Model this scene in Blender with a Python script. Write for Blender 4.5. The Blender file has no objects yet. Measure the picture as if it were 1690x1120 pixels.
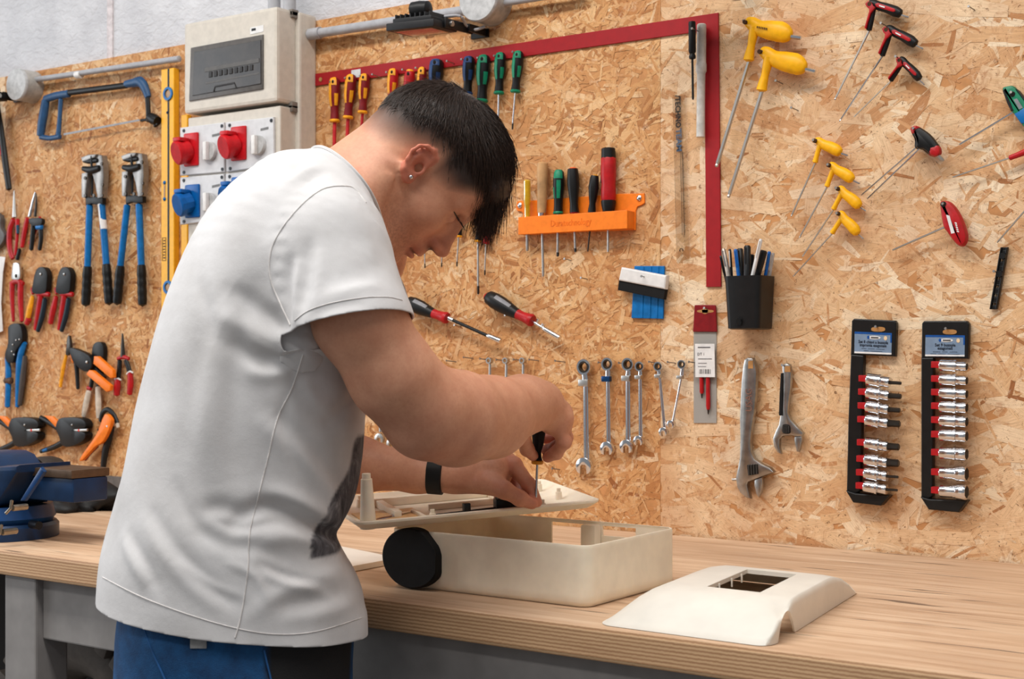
import bpy, bmesh, math, random, time
import numpy as np
from mathutils import Vector, Matrix
random.seed(7); rng = np.random.default_rng(7)
SC = bpy.context.scene
COL = SC.collection
# ------------------------------------------------------------------ camera
FPX, CX, HY = 2347.0, 845.0, 581.0          # focal length in px, centre, horizon row (1690x1120 frame)
TH = math.radians(34.9)
CAM_Y, CAM_Z, BENCH_Z = -2.49, 1.26, 0.90
ct, st = math.cos(TH), math.sin(TH)
cam = bpy.data.cameras.new('camera'); camo = bpy.data.objects.new('camera', cam); COL.objects.link(camo)
camo.location = (0, CAM_Y, CAM_Z); camo.rotation_euler = (math.pi/2, 0, TH)
cam.sensor_width = 36; cam.lens = FPX/1690*36; cam.shift_y = (HY-560)/1690.0
cam.clip_start = 0.05
cam.dof.use_dof = True; cam.dof.focus_distance = 2.3; cam.dof.aperture_fstop = 9.0
SC.camera = camo
# ------------------------------------------------------------------ world and lamps
wd = bpy.data.worlds.new('World'); SC.world = wd; wd.use_nodes = True
wd.node_tree.nodes['Background'].inputs[0].default_value = (0.93, 0.96, 1.0, 1)
wd.node_tree.nodes['Background'].inputs[1].default_value = 0.25
def area(name, loc, target, sx, sy, power, color):
    l = bpy.data.lights.new(name, 'AREA'); l.shape = 'RECTANGLE'; l.size = sx; l.size_y = sy
    l.energy = power; l.color = color
    o = bpy.data.objects.new(name, l); COL.objects.link(o); o.location = loc
    o.rotation_euler = (Vector(target)-Vector(loc)).to_track_quat('-Z', 'Y').to_euler()
    return o
# rows of ceiling lamps and a window on the left side of the workshop
area('ceiling_lamp', (-2.4, -1.75, 3.6), (-2.4, -1.75, 0), 2.2, 0.5, 64, (1.0, 0.97, 0.93))
area('ceiling_lamp', (-0.4, -1.75, 3.6), (-0.4, -1.75, 0), 2.2, 0.5, 54, (1.0, 0.97, 0.93))
area('ceiling_lamp', (-2.0, -3.9, 3.6), (-2.0, -3.9, 0), 3.0, 0.5, 56, (1.0, 0.97, 0.93))
area('window_light', (-6.2, -2.6, 2.2), (-1.8, -0.9, 1.2), 2.6, 2.0, 76, (0.90, 0.95, 1.0))
SC.view_settings.view_transform = 'Standard'; SC.view_settings.look = 'None'
SC.view_settings.exposure = 0.0; SC.view_settings.gamma = 1.0; SC.view_settings.use_curve_mapping = False

# ------------------------------------------------------------------ coordinates
RV = np.array([ct, st, 0.0]); FV = np.array([-st, ct, 0.0]); ZV = np.array([0, 0, 1.0])
CAMP = np.array([0, CAM_Y, CAM_Z])
def dirv(px, py): return FV + (px-CX)/FPX*RV + (HY-py)/FPX*ZV
def atY(px, py, Y):
    d = dirv(px, py); return CAMP + d*((Y-CAM_Y)/d[1])
def atZ(px, py, z):
    d = dirv(px, py); return CAMP + d*((z-CAM_Z)/d[2])
def atD(px, py, D): return CAMP + dirv(px, py)*D
def W(px, py, off=0.0): return atY(px, py, -off)
def mpp(px, off=0.0): return (-off-CAM_Y)/(ct+st*(px-CX)/FPX)/FPX      # metres per px on the wall
def c2w(P):                                                           # camera-frame (r,d,z) -> world
    P = np.atleast_2d(P); return CAMP + P[:, :1]*RV + P[:, 1:2]*FV + P[:, 2:3]*ZV
def PC(px, py, d): return np.array([(px-CX)/FPX*d, d, (HY-py)/FPX*d])
# ------------------------------------------------------------------ materials
def lin(c):
    out = []
    for v in c[:3]:
        v = v/255.0
        out.append(v/12.92 if v <= 0.04045 else ((v+0.055)/1.055)**2.4)
    return (*out, 1.0)
MATS = {}
class NT:
    def __init__(s, name):
        s.m = bpy.data.materials.new(name); s.m.use_nodes = True; s.t = s.m.node_tree
        s.b = s.t.nodes['Principled BSDF']
    def n(s, typ, **kw):
        nd = s.t.nodes.new('ShaderNode'+typ)
        for k, v in kw.items(): setattr(nd, k, v)
        return nd
    def l(s, a, b): s.t.links.new(a, b)
    def tex(s, kind='Object'):
        return s.n('TexCoord').outputs[kind]
    def mapping(s, src, scale=(1,1,1), rot=(0,0,0), loc=(0,0,0)):
        m = s.n('Mapping'); s.l(src, m.inputs[0]); m.inputs['Scale'].default_value = scale
        m.inputs['Rotation'].default_value = rot; m.inputs['Location'].default_value = loc; return m.outputs[0]
    def noise(s, src, scale=5, detail=4, rough=0.5, dist=0.0):
        n = s.n('TexNoise'); s.l(src, n.inputs['Vector']); n.inputs['Scale'].default_value = scale
        n.inputs['Detail'].default_value = detail; n.inputs['Roughness'].default_value = rough
        n.inputs['Distortion'].default_value = dist; return n.outputs[0]
    def ramp(s, src, stops, interp='LINEAR'):
        r = s.n('ValToRGB'); s.l(src, r.inputs[0]); e = r.color_ramp.elements; r.color_ramp.interpolation = interp
        while len(e) < len(stops): e.new(0.5)
        for i, (p, c) in enumerate(stops):
            e[i].position = p; e[i].color = lin(c) if not isinstance(c, float) else (c, c, c, 1)
        return r.outputs[0]
    def mix(s, fac, a, b, mode='MIX'):
        m = s.n('Mix', data_type='RGBA', blend_type=mode)
        for sock, v in ((m.inputs[0], fac), (m.inputs[6], a), (m.inputs[7], b)):
            if hasattr(v, 'is_output'): s.l(v, sock)
            elif isinstance(v, (int, float)): sock.default_value = v
            else: sock.default_value = lin(v) if len(v) == 3 else v
        return m.outputs[2]
    def math(s, op, a, b=0.0, c=None):
        m = s.n('Math', operation=op)
        for i, v in enumerate((a, b, c)):
            if v is None: continue
            if hasattr(v, 'is_output'): s.l(v, m.inputs[i])
            else: m.inputs[i].default_value = v
        return m.outputs[0]
    def bump(s, h, strength=0.3, dist=0.001):
        b = s.n('Bump'); s.l(h, b.inputs['Height']); b.inputs['Strength'].default_value = strength
        b.inputs['Distance'].default_value = dist; s.l(b.outputs[0], s.b.inputs['Normal'])
    def set(s, **kw):
        for k, v in kw.items():
            k = k.replace('_', ' ')
            if hasattr(v, 'is_output'): s.l(v, s.b.inputs[k])
            else: s.b.inputs[k].default_value = v
        return s
def mat(name, rgb, rough=0.5, metal=0.0, var=0.12, scale=60, bump=0.0, sss=0.0, **kw):
    """plain coloured material with procedural colour variation"""
    if name in MATS: return MATS[name]
    m = NT(name); co = m.tex()
    nz = m.noise(co, scale, 3, 0.6)
    d = tuple(max(0, c*(1-var)) for c in rgb); h = tuple(min(255, c*(1+var*0.5)) for c in rgb)
    m.set(Base_Color=m.ramp(nz, [(0.3, d), (0.7, h)]), Metallic=metal)
    m.set(Roughness=m.math('MULTIPLY_ADD', nz, 0.25*rough, rough*0.85))
    if not metal: m.b.inputs['Specular IOR Level'].default_value = 0.32
    if bump: m.bump(m.noise(co, scale*6, 3), bump, 0.001)
    if sss:
        m.set(Subsurface_Weight=sss); m.b.inputs['Subsurface Radius'].default_value = (0.01, 0.006, 0.004)
        m.b.inputs['Subsurface Scale'].default_value = 1.0
    m.set(**kw); MATS[name] = m.m; return m.m
# ------------------------------------------------------------------ objects
ORG = {}
def link(o): COL.objects.link(o); return o
def thing(name, label, cat, loc, group=None):
    o = link(bpy.data.objects.new(name, None)); o.empty_display_size = 0.02
    o.location = tuple(loc); ORG[o.name] = np.array(loc, float)
    o['label'] = label; o['category'] = cat
    if group: o['group'] = group
    return o
def tag(o, label, cat, group=None):
    o['label'] = label; o['category'] = cat
    if group: o['group'] = group
    return o
def struct(o): o['kind'] = 'structure'; return o
def mesh_obj(name, V, F, m, parent=None, smooth=False, label=None, base=None, sharp=None):
    V = np.asarray(V, float).reshape(-1, 3)
    if parent is not None: org = ORG[parent.name]
    else: org = np.array([V[:, 0].mean(), V[:, 1].mean(), V[:, 2].min()]) if base is None else np.array(base, float)
    me = bpy.data.meshes.new(name); me.from_pydata((V-org).tolist(), [], [list(map(int, f)) for f in F])
    if m is not None: me.materials.append(m)
    if smooth:
        me.polygons.foreach_set('use_smooth', [True]*len(me.polygons))
        if sharp is not None: me.set_sharp_from_angle(angle=math.radians(sharp))
    me.update()
    o = link(bpy.data.objects.new(name, me)); ORG[o.name] = org
    if parent is not None: o.parent = parent
    else: o.location = tuple(org)
    if label: o['label'] = label
    return o
class MB:
    """collects shapes for one mesh (world coordinates)"""
    def __init__(s): s.V = []; s.F = []
    def add(s, V, F):
        k = len(s.V); s.V += [tuple(v) for v in V]; s.F += [[i+k for i in f] for f in F]; return s
    def box(s, c, size, ax=None):
        c = np.array(c, float); A = np.eye(3) if ax is None else np.array(ax, float)
        h = np.array(size)/2
        V = [c+A[0]*h[0]*i+A[1]*h[1]*j+A[2]*h[2]*k for i in (-1, 1) for j in (-1, 1) for k in (-1, 1)]
        return s.add(V, [[0,1,3,2],[4,6,7,5],[0,4,5,1],[2,3,7,6],[0,2,6,4],[1,5,7,3]])
    def bbox(s, c, size, bev=0.003, ax=None):
        """box with chamfered edges"""
        c = np.array(c, float); A = np.eye(3) if ax is None else np.array(ax, float); h = np.array(size)/2
        bm = bmesh.new(); bmesh.ops.create_cube(bm, size=1)
        for v in bm.verts: v.co = Vector((v.co.x*size[0], v.co.y*size[1], v.co.z*size[2]))
        bmesh.ops.bevel(bm, geom=bm.edges[:], offset=min(bev, min(size)*0.45), segments=2, affect='EDGES', profile=0.6)
        bm.verts.ensure_lookup_table(); V = [c+A[0]*v.co.x+A[1]*v.co.y+A[2]*v.co.z for v in bm.verts]
        F = [[v.index for v in f.verts] for f in bm.faces]; bm.free(); return s.add(V, F)
    def lathe(s, a, b, prof, seg=16, squash=1.0, nrm=None, flute=0, fl=0.0, cap=True):
        """profile [(t along a-b 0..1, radius m)]"""
        a = np.array(a, float); b = np.array(b, float); T = b-a; L = np.linalg.norm(T); T = T/L
        n0 = np.array(nrm, float) if nrm is not None else (np.array([0, -1.0, 0]) if abs(T[1]) < 0.8 else np.array([0, 0, 1.0]))
        B = np.cross(T, n0); B /= np.linalg.norm(B); N = np.cross(B, T)
        V = []; F = []
        for t, r in prof:
            for k in range(seg):
                an = 2*math.pi*k/seg; rr = r*(1+fl*math.cos(flute*an)) if flute else r
                V.append(a+T*L*t+B*rr*math.cos(an)+N*rr*squash*math.sin(an))
        for i in range(len(prof)-1):
            for k in range(seg):
                q = (k+1) % seg; F.append([i*seg+k, i*seg+q, (i+1)*seg+q, (i+1)*seg+k])
        if cap:
            F.append(list(range(seg))[::-1]); F.append([(len(prof)-1)*seg+k for k in range(seg)])
        return s.add(V, F)
    def cyl(s, a, b, r, seg=14): return s.lathe(a, b, [(0, r), (1, r)], seg)
    def tube(s, pts, rad, seg=10, flat=1.0, nrm=(0, -1, 0), smooth=0):
        P = np.array(pts, float); n = len(P)
        Rr = np.array([rad]*n if np.isscalar(rad) else rad, float)
        if smooth: P, Rr = catmull(P, smooth, Rr)
        n = len(P); N0 = np.array(nrm, float); V = []; F = []
        for i in range(n):
            T = P[min(i+1, n-1)]-P[max(i-1, 0)]; T /= np.linalg.norm(T)+1e-12
            B = np.cross(T, N0); bl = np.linalg.norm(B)
            B = B/bl if bl > 1e-6 else np.array([1.0, 0, 0]); N = np.cross(B, T)
            for k in range(seg):
                an = 2*math.pi*k/seg
                V.append(P[i]+B*Rr[i]*math.cos(an)+N*Rr[i]*flat*math.sin(an))
        for i in range(n-1):
            for k in range(seg):
                q = (k+1) % seg; F.append([i*seg+k, i*seg+q, (i+1)*seg+q, (i+1)*seg+k])
        # rounded ends
        for end, sg in ((0, -1), (n-1, 1)):
            T = P[end]-P[end-sg]; T /= np.linalg.norm(T)+1e-12
            c = len(V); V.append(P[end]+T*Rr[end]*0.55*min(1, flat*1.2))
            for k in range(seg):
                q = (k+1) % seg; f = [end*seg+k, end*seg+q, c]; F.append(f if sg > 0 else f[::-1])
        return s.add(V, F)
    def plate(s, poly, off, th, bev=0.0012, smooth=0, holes=None):
        """outline on the wall plane in px (or (x,z) world when world=True), from off to off+th"""
        P = np.array([[*W(x, y, off+th*0.5)[[0, 2]]] for x, y in poly])
        return s.plate_w(P, off, th, bev, smooth)
    def plate_w(s, P, off, th, bev=0.0012, smooth=0):
        P = np.array(P, float)
        if smooth: P = catmull_closed(P, smooth)
        n = len(P)
        area2 = np.sum(P[:, 0]*np.roll(P[:, 1], -1)-np.roll(P[:, 0], -1)*P[:, 1])
        if area2 < 0: P = P[::-1]
        e = np.roll(P, -1, 0)-P; e /= np.linalg.norm(e, axis=1)[:, None]+1e-12
        nr = np.stack([e[:, 1], -e[:, 0]], 1); nv = nr+np.roll(nr, 1, 0)
        ln = np.linalg.norm(nv, axis=1)[:, None]; nv = nv/(ln+1e-9); nv = nv/np.maximum(0.6, (nv*nr).sum(1))[:, None]
        bev = min(bev, th*0.49)
        lay = [(0.0, bev), (bev, 0), (th-bev, 0), (th-bev*0.3, bev*0.3), (th, bev)] if bev > 0 else [(0, 0), (th, 0)]
        V = []; F = []
        for d, ins in lay:
            Q = P-nv*ins
            V += [(q[0], -(off+d), q[1]) for q in Q]
        for i in range(len(lay)-1):
            for k in range(n):
                q = (k+1) % n; F.append([i*n+k, i*n+q, (i+1)*n+q, (i+1)*n+k])
        F.append(list(range(n))[::-1]); F.append([(len(lay)-1)*n+k for k in range(n)])
        return s.add(V, F)
    def ring(s, c, ax_u, ax_v, r_out, r_in, th_vec, seg=24, a0=0.0, a1=2*math.pi):
        """flat ring (or arc) with thickness, in plane of ax_u, ax_v"""
        c = np.array(c, float); u = np.array(ax_u, float); v = np.array(ax_v, float); t = np.array(th_vec, float)
        full = abs(a1-a0-2*math.pi) < 1e-6; m = seg if full else seg+1; V = []; F = []
        for i in range(m):
            an = a0+(a1-a0)*i/seg; d = u*math.cos(an)+v*math.sin(an)
            V += [c+d*r_in-t/2, c+d*r_out-t/2, c+d*r_out+t/2, c+d*r_in+t/2]
        for i in range(seg):
            j = (i+1) % m
            for k in range(4):
                q = (k+1) % 4; F.append([i*4+k, i*4+q, j*4+q, j*4+k])
        if not full: F += [[0, 1, 2, 3], [(m-1)*4+3, (m-1)*4+2, (m-1)*4+1, (m-1)*4]]
        return s.add(V, F)
    def ball(s, c, r, seg=10, scale=(1, 1, 1)):
        V = []; F = []; n = seg; m = seg//2
        c = np.array(c, float)
        for i in range(1, m):
            p = math.pi*i/m
            for k in range(n):
                a = 2*math.pi*k/n
                V.append(c+np.array([r*scale[0]*math.sin(p)*math.cos(a), r*scale[1]*math.sin(p)*math.sin(a), r*scale[2]*math.cos(p)]))
        t = len(V); V.append(c+np.array([0, 0, r*scale[2]])); V.append(c-np.array([0, 0, r*scale[2]]))
        for i in range(m-2):
            for k in range(n):
                q = (k+1) % n; F.append([i*n+k, (i+1)*n+k, (i+1)*n+q, i*n+q])
        for k in range(n):
            q = (k+1) % n; F.append([t, k, q]); F.append([t+1, (m-2)*n+q, (m-2)*n+k])
        return s.add(V, F)
    def build(s, name, m, parent=None, smooth=True, label=None, sharp=38, base=None):
        return mesh_obj(name, s.V, s.F, m, parent, smooth, label, base, sharp)
def catmull(P, sub, R=None):
    P = np.array(P, float); n = len(P); out = []; ro = []
    for i in range(n-1):
        p0, p1, p2, p3 = P[max(i-1, 0)], P[i], P[i+1], P[min(i+2, n-1)]
        for k in range(sub):
            t = k/sub
            out.append(0.5*((2*p1)+(-p0+p2)*t+(2*p0-5*p1+4*p2-p3)*t*t+(-p0+3*p1-3*p2+p3)*t**3))
            if R is not None: ro.append(R[i]*(1-t)+R[i+1]*t)
    out.append(P[-1])
    if R is not None: ro.append(R[-1]); return np.array(out), np.array(ro)
    return np.array(out)
def catmull_closed(P, sub):
    n = len(P); out = []
    for i in range(n):
        p0, p1, p2, p3 = P[i-1], P[i], P[(i+1) % n], P[(i+2) % n]
        for k in range(sub):
            t = k/sub
            out.append(0.5*((2*p1)+(-p0+p2)*t+(2*p0-5*p1+4*p2-p3)*t*t+(-p0+3*p1-3*p2+p3)*t**3))
    return np.array(out)
def rrect(w, h, r, seg=5):
    """rounded rectangle outline centred at 0, counter-clockwise"""
    r = min(r, w/2-1e-5, h/2-1e-5); out = []
    for cx, cy, a in ((w/2-r, h/2-r, 0), (-w/2+r, h/2-r, 90), (-w/2+r, -h/2+r, 180), (w/2-r, -h/2+r, 270)):
        for k in range(seg+1):
            an = math.radians(a+90*k/seg); out.append((cx+r*math.cos(an), cy+r*math.sin(an)))
    return out
def text_mesh(txt, size, ext=0.0003, bold=0.0):
    cu = bpy.data.curves.new('t', 'FONT'); cu.body = txt; cu.size = size; cu.extrude = ext
    cu.align_x = 'CENTER'; cu.align_y = 'CENTER'; cu.resolution_u = 2; cu.offset = bold*size
    o = bpy.data.objects.new('t', cu); COL.objects.link(o)
    bpy.context.view_layer.update()
    me = o.evaluated_get(bpy.context.evaluated_depsgraph_get()).to_mesh()
    V = np.array([v.co[:] for v in me.vertices]); F = [list(p.vertices) for p in me.polygons]
    bpy.data.objects.remove(o); bpy.data.curves.remove(cu)
    return V, F
def put_text(txt, size, c, ax_x, ax_y, m, parent, name='lettering', squeeze=1.0, ext=0.0003):
    V, F = text_mesh(txt, size, ext)
    if not len(V): return None
    ax_x = np.array(ax_x, float); ax_y = np.array(ax_y, float); ax_x /= np.linalg.norm(ax_x); ax_y /= np.linalg.norm(ax_y)
    N = np.cross(ax_x, ax_y)
    return mesh_obj(name, np.array(c)+V[:, :1]*squeeze*ax_x+V[:, 1:2]*ax_y+V[:, 2:3]*N, F, m, parent)
# ================================================================== materials of the setting
WALLX0, WALLX1, SEAM = -5.2, 1.0, -1.376
OSB_TOP = CAM_Z+0.783
def m_plaster():
    m = NT('white_plaster'); co = m.tex()
    n1 = m.noise(co, 9, 5, 0.6); n2 = m.noise(m.mapping(co, (1, 1, 1.6)), 38, 5, 0.62, 0.6)
    m.set(Base_Color=m.ramp(n1, [(0.3, (196, 196, 200)), (0.7, (216, 216, 219))]), Roughness=0.85)
    m.bump(n2, 0.9, 0.006); return m.m
def m_osb(name, pal, dark):
    """one strand colour per strand (attribute sc), grain along the strand (uv)"""
    m = NT(name); uv = m.n('UVMap', uv_map='UVMap').outputs[0]; at = m.n('Attribute', attribute_name='sc').outputs['Fac']
    co = m.tex()
    base = m.ramp(at, pal)
    g = m.noise(m.mapping(uv, (3.0, 70.0, 1)), 1.0, 4, 0.65, 0.4)
    base = m.mix(0.5, base, m.mix(1.0, base, m.ramp(g, [(0.25, (150, 130, 110)), (0.6, (255, 255, 255))]), 'MULTIPLY'))
    fib = m.noise(m.mapping(co, (1.0, 1, 1.0)), 34, 5, 0.7, 1.6)                    # fine brown fibres between the strands
    base = m.mix(m.ramp(fib, [(0.53, 0.0), (0.70, 0.62)]), base, (158, 98, 52))
    sp = m.noise(m.mapping(co, (1, 1, 1)), 150, 3, 0.7, 1.0)
    base = m.mix(m.ramp(sp, [(0.60, 0.0), (0.70, 0.9)]), base, dark)
    pale = m.noise(m.mapping(co, (1, 1, 1), loc=(3, 0, 7)), 60, 4, 0.65, 0.8)
    base = m.mix(m.ramp(pale, [(0.56, 0.0), (0.72, 0.45)]), base, (246, 220, 186))
    big = m.noise(co, 7, 3, 0.6)
    base = m.mix(m.ramp(big, [(0.34, 0.38), (0.58, 0.0)]), base, (178, 114, 64))
    m.set(Base_Color=base, Roughness=0.62); m.b.inputs['Specular IOR Level'].default_value = 0.25
    m.bump(g, 0.25, 0.0006); return m.m
PAL_R = [(0.0, (160, 104, 62)), (0.18, (206, 152, 104)), (0.45, (228, 186, 140)), (0.75, (238, 204, 164)), (1.0, (246, 224, 192))]
PAL_L = [(0.0, (148, 90, 48)), (0.25, (200, 142, 88)), (0.55, (222, 170, 114)), (0.85, (232, 190, 140)), (1.0, (242, 212, 172))]
M_PL = m_plaster()
M_OSR = m_osb('osb_pale', PAL_R, (96, 58, 30)); M_OSL = m_osb('osb_fine', PAL_L, (88, 50, 24))
M_OSBASE = mat('osb_core', (198, 140, 88), 0.7, scale=30)
# ------------------------------------------------------------------ back wall
w = MB(); w.box(((WALLX0+WALLX1)/2, 0.10, 1.8), (WALLX1-WALLX0, 0.16, 3.6))
wall = struct(w.build('wall_back', M_PL, smooth=False)); wall['label'] = 'white rough plastered wall above the chipboard panels'
wall.location = wall.location
jx = W(183, 60, -0.02)[0]
jm = MB(); jm.box((jx, 0.022, 2.8), (0.022, 0.012, 1.6))
jm.build('wall_joint', mat('joint_filler', (214, 205, 206), 0.8), wall, smooth=False)
def osb_panel(x0, x1, nm, fine, z0=BENCH_Z-0.05, z1=OSB_TOP):
    p = MB(); p.bbox(((x0+x1)/2, 0.009, (z0+z1)/2), (x1-x0-0.0002, 0.018, z1-z0), 0.001)
    po = p.build('osb_board', M_OSBASE, wall, smooth=False, label=nm)
    xa, xb = max(x0, -4.1), min(x1, 0.1); za, zb = BENCH_Z-0.02, z1
    A = (xb-xa)*(zb-za); V = []; F = []; sc = []; uv = []
    def strands(n, l0, l1, w0, w1, spread, lay0, lay1, cshift=0.0):
        for i in range(n):
            cx, cz = random.uniform(xa, xb), random.uniform(za, zb)
            L = random.uniform(l0, l1)*random.uniform(0.6, 1.15); wd = random.uniform(w0, w1)
            an = random.gauss(0, spread); ca, sa = math.cos(an), math.sin(an)
            y = -(0.0001+random.uniform(lay0, lay1))
            h = wd/2; l = L/2
            jt = lambda a: random.uniform(-a, a)
            tp = random.uniform(0.35, 1.0); tq = random.uniform(0.35, 1.0); bw = random.uniform(-0.25, 0.25)*h
            q = [(-l+jt(l*.12), -h*tp), (-l*.45, -h*random.uniform(.75, 1.1)+bw), (l*.45, -h*random.uniform(.75, 1.1)+bw), (l+jt(l*.12), -h*tq),
                 (l*random.uniform(.75, 1.05), h*tq), (l*.4, h*random.uniform(.75, 1.1)+bw), (-l*.5, h*random.uniform(.75, 1.1)+bw), (-l*random.uniform(.75, 1.05), h*tp)]
            k = len(V); c = min(1, max(0, random.betavariate(2.2, 1.9)+cshift)); ou, ov = random.random()*9, random.random()*9
            tilt = random.uniform(-0.0035, 0.0035)
            for a, b in q:
                X = cx+a*ca-b*sa; Z = cz+a*sa+b*ca
                X = min(max(X, xa+0.0002), xb-0.0002); Z = min(max(Z, za), zb-0.001)
                V.append((X, y+a*tilt, Z)); sc.append(c); uv.append((a*10+ou, b*10+ov))
            F.append([k+j for j in range(8)])
    if fine:
        strands(int(A/0.00030*1.7), 0.02, 0.06, 0.003, 0.011, 0.9, 0.0003, 0.0010, -0.02)
        strands(int(A/0.0016*1.2), 0.05, 0.11, 0.010, 0.026, 0.75, 0.0, 0.0008, 0.04)
    else:
        strands(int(A/0.0022*2.6), 0.06, 0.15, 0.014, 0.042, 0.62, 0.0, 0.0008, 0.05)
        strands(int(A/0.0004*0.8), 0.02, 0.07, 0.003, 0.010, 0.8, 0.0003, 0.0009, -0.04)
        strands(int(A/0.0022*0.22), 0.16, 0.30, 0.018, 0.045, 0.30, 0.0004, 0.0009, 0.14)
    o = mesh_obj('wood_strands', V, F, M_OSL if fine else M_OSR, po); o['kind'] = 'stuff'
    me = o.data
    at = me.attributes.new('sc', 'FLOAT', 'POINT'); at.data.foreach_set('value', sc)
    ul = me.uv_layers.new(name='UVMap'); lv = np.zeros(len(me.loops), int); me.loops.foreach_get('vertex_index', lv)
    ul.data.foreach_set('uv', np.array(uv)[lv].ravel())
    return po
osb_panel(SEAM, WALLX1, 'pale wide-strand chipboard panel', False)
osb_panel(-3.49, SEAM, 'darker fine-strand chipboard panel', True)
osb_panel(WALLX0, -3.49, 'chipboard panel', False)
f = MB(); f.box((-2.0, -2.5, -0.05), (9, 7, 0.1))
fl = NT('concrete_floor'); fco = fl.tex()
fl.set(Base_Color=fl.ramp(fl.noise(fco, 3, 6, 0.6), [(0.3, (92, 90, 88)), (0.7, (124, 121, 117))]), Roughness=0.6)
struct(f.build('floor', fl.m, smooth=False))
# ------------------------------------------------------------------ workbench
def m_wood_top():
    m = NT('bench_wood'); co = m.tex()
    g = m.noise(m.mapping(co, (1.1, 16, 16)), 3.0, 6, 0.62, 0.5)
    big = m.noise(m.mapping(co, (0.9, 3.2, 3)), 2.2, 4, 0.6, 0.6)
    base = m.ramp(g, [(0.25, (176, 138, 106)), (0.5, (210, 176, 144)), (0.75, (226, 198, 168))])
    base = m.mix(m.ramp(big, [(0.42, 0.0), (0.72, 0.42)]), base, (146, 104, 72))
    st = m.noise(m.mapping(co, (4.2, 46, 40), loc=(3, 1, 0)), 1.0, 3, 0.5, 0.3)      # dark streak stains along the grain
    base = m.mix(m.ramp(st, [(0.635, 0.0), (0.69, 0.75)]), base, (74, 58, 48))
    sep = m.n('SeparateXYZ'); m.l(co, sep.inputs[0])
    geo = m.n('NewGeometry'); sn = m.n('SeparateXYZ'); m.l(geo.outputs['Normal'], sn.inputs[0])
    edge = m.math('LESS_THAN', sn.outputs[2], 0.6)
    lay = m.n('TexWave', bands_direction='Z'); m.l(m.mapping(co, (1, 1, 1)), lay.inputs['Vector'])
    lay.inputs['Scale'].default_value = 62; lay.inputs['Distortion'].default_value = 1.2; lay.inputs['Detail'].default_value = 3
    lay.inputs['Detail Scale'].default_value = 3
    ply = m.ramp(lay.outputs['Fac'], [(0.1, (172, 130, 94)), (0.6, (208, 168, 126)), (0.9, (214, 176, 136))])
    ply = m.mix(m.ramp(g, [(0.3, 0.4), (0.6, 0.0)]), ply, (140, 98, 66))
    m.set(Base_Color=m.mix(edge, base, ply), Roughness=0.55); m.bump(g, 0.2, 0.001); return m.m
BY0 = -0.90
M_STEEL = mat('grey_painted_steel', (142, 138, 136), 0.5, scale=14, var=0.08)
bench = thing('workbench', 'long workbench with thick wooden top on a grey painted steel frame', 'workbench', (-2.0, -0.45, 0))
b = MB(); b.bbox((-2.1, (BY0-0.006)/2, BENCH_Z-0.0225), (5.6, -BY0-0.006, 0.045), 0.006)
b.build('worktop', m_wood_top(), bench, smooth=False, label='worn light wooden worktop with layered front edge')
def leg_at(x, y): 
    l = MB(); l.bbox((x, y, (BENCH_Z-0.045)/2), (0.09, 0.07, BENCH_Z-0.045), 0.004); l.build('leg', M_STEEL, bench, smooth=False)
lx = atY(33, 1040, BY0+0.01)[0]
for x in (lx, 0.35): 
    leg_at(x, BY0+0.045); leg_at(x, -0.09)
for y in (BY0+0.045, -0.09):
    a = MB(); a.bbox(((lx+0.35)/2, y, BENCH_Z-0.045-0.055), (0.35-lx-0.09, 0.04, 0.11), 0.003); a.build('apron', M_STEEL, bench, smooth=False)
for x in (lx, 0.35):
    a = MB(); a.bbox((x, BY0/2, BENCH_Z-0.045-0.055), (0.05, 0.70, 0.11), 0.003); a.build('side_rail', M_STEEL, bench, smooth=False)
a = MB(); a.bbox(((lx+0.35)/2, BY0/2, 0.20), (0.35-lx-0.02, 0.72, 0.025), 0.003); a.build('lower_shelf', mat('shelf_board', (120, 96, 76), 0.6), bench, smooth=False)
# ================================================================== signed-distance modelling of the figure
def smin(a, b, k):
    h = np.clip(0.5+0.5*(b-a)/k, 0, 1); return b*(1-h)+a*h-k*h*(1-h)
def smax(a, b, k): return -smin(-a, -b, k)
def s_cone(p, a, b, ra, rb):
    a = np.asarray(a, float); b = np.asarray(b, float); ba = b-a; pa = p-a
    t = np.clip(pa@ba/(ba@ba), 0, 1); return np.linalg.norm(pa-t[:, None]*ba, axis=1)-(ra+(rb-ra)*t)
def s_chain(p, pts, rad, k=0.0):
    d = None
    for i in range(len(pts)-1):
        e = s_cone(p, pts[i], pts[i+1], rad[i], rad[i+1]); d = e if d is None else (smin(d, e, k) if k else np.minimum(d, e))
    return d
def s_ell(p, c, r, ax=None):
    q = p-np.asarray(c, float)
    if ax is not None: q = q@np.asarray(ax, float).T
    r = np.asarray(r, float); k0 = np.linalg.norm(q/r, axis=1); k1 = np.linalg.norm(q/(r*r), axis=1)
    return k0*(k0-1)/np.maximum(k1, 1e-9)
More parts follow.
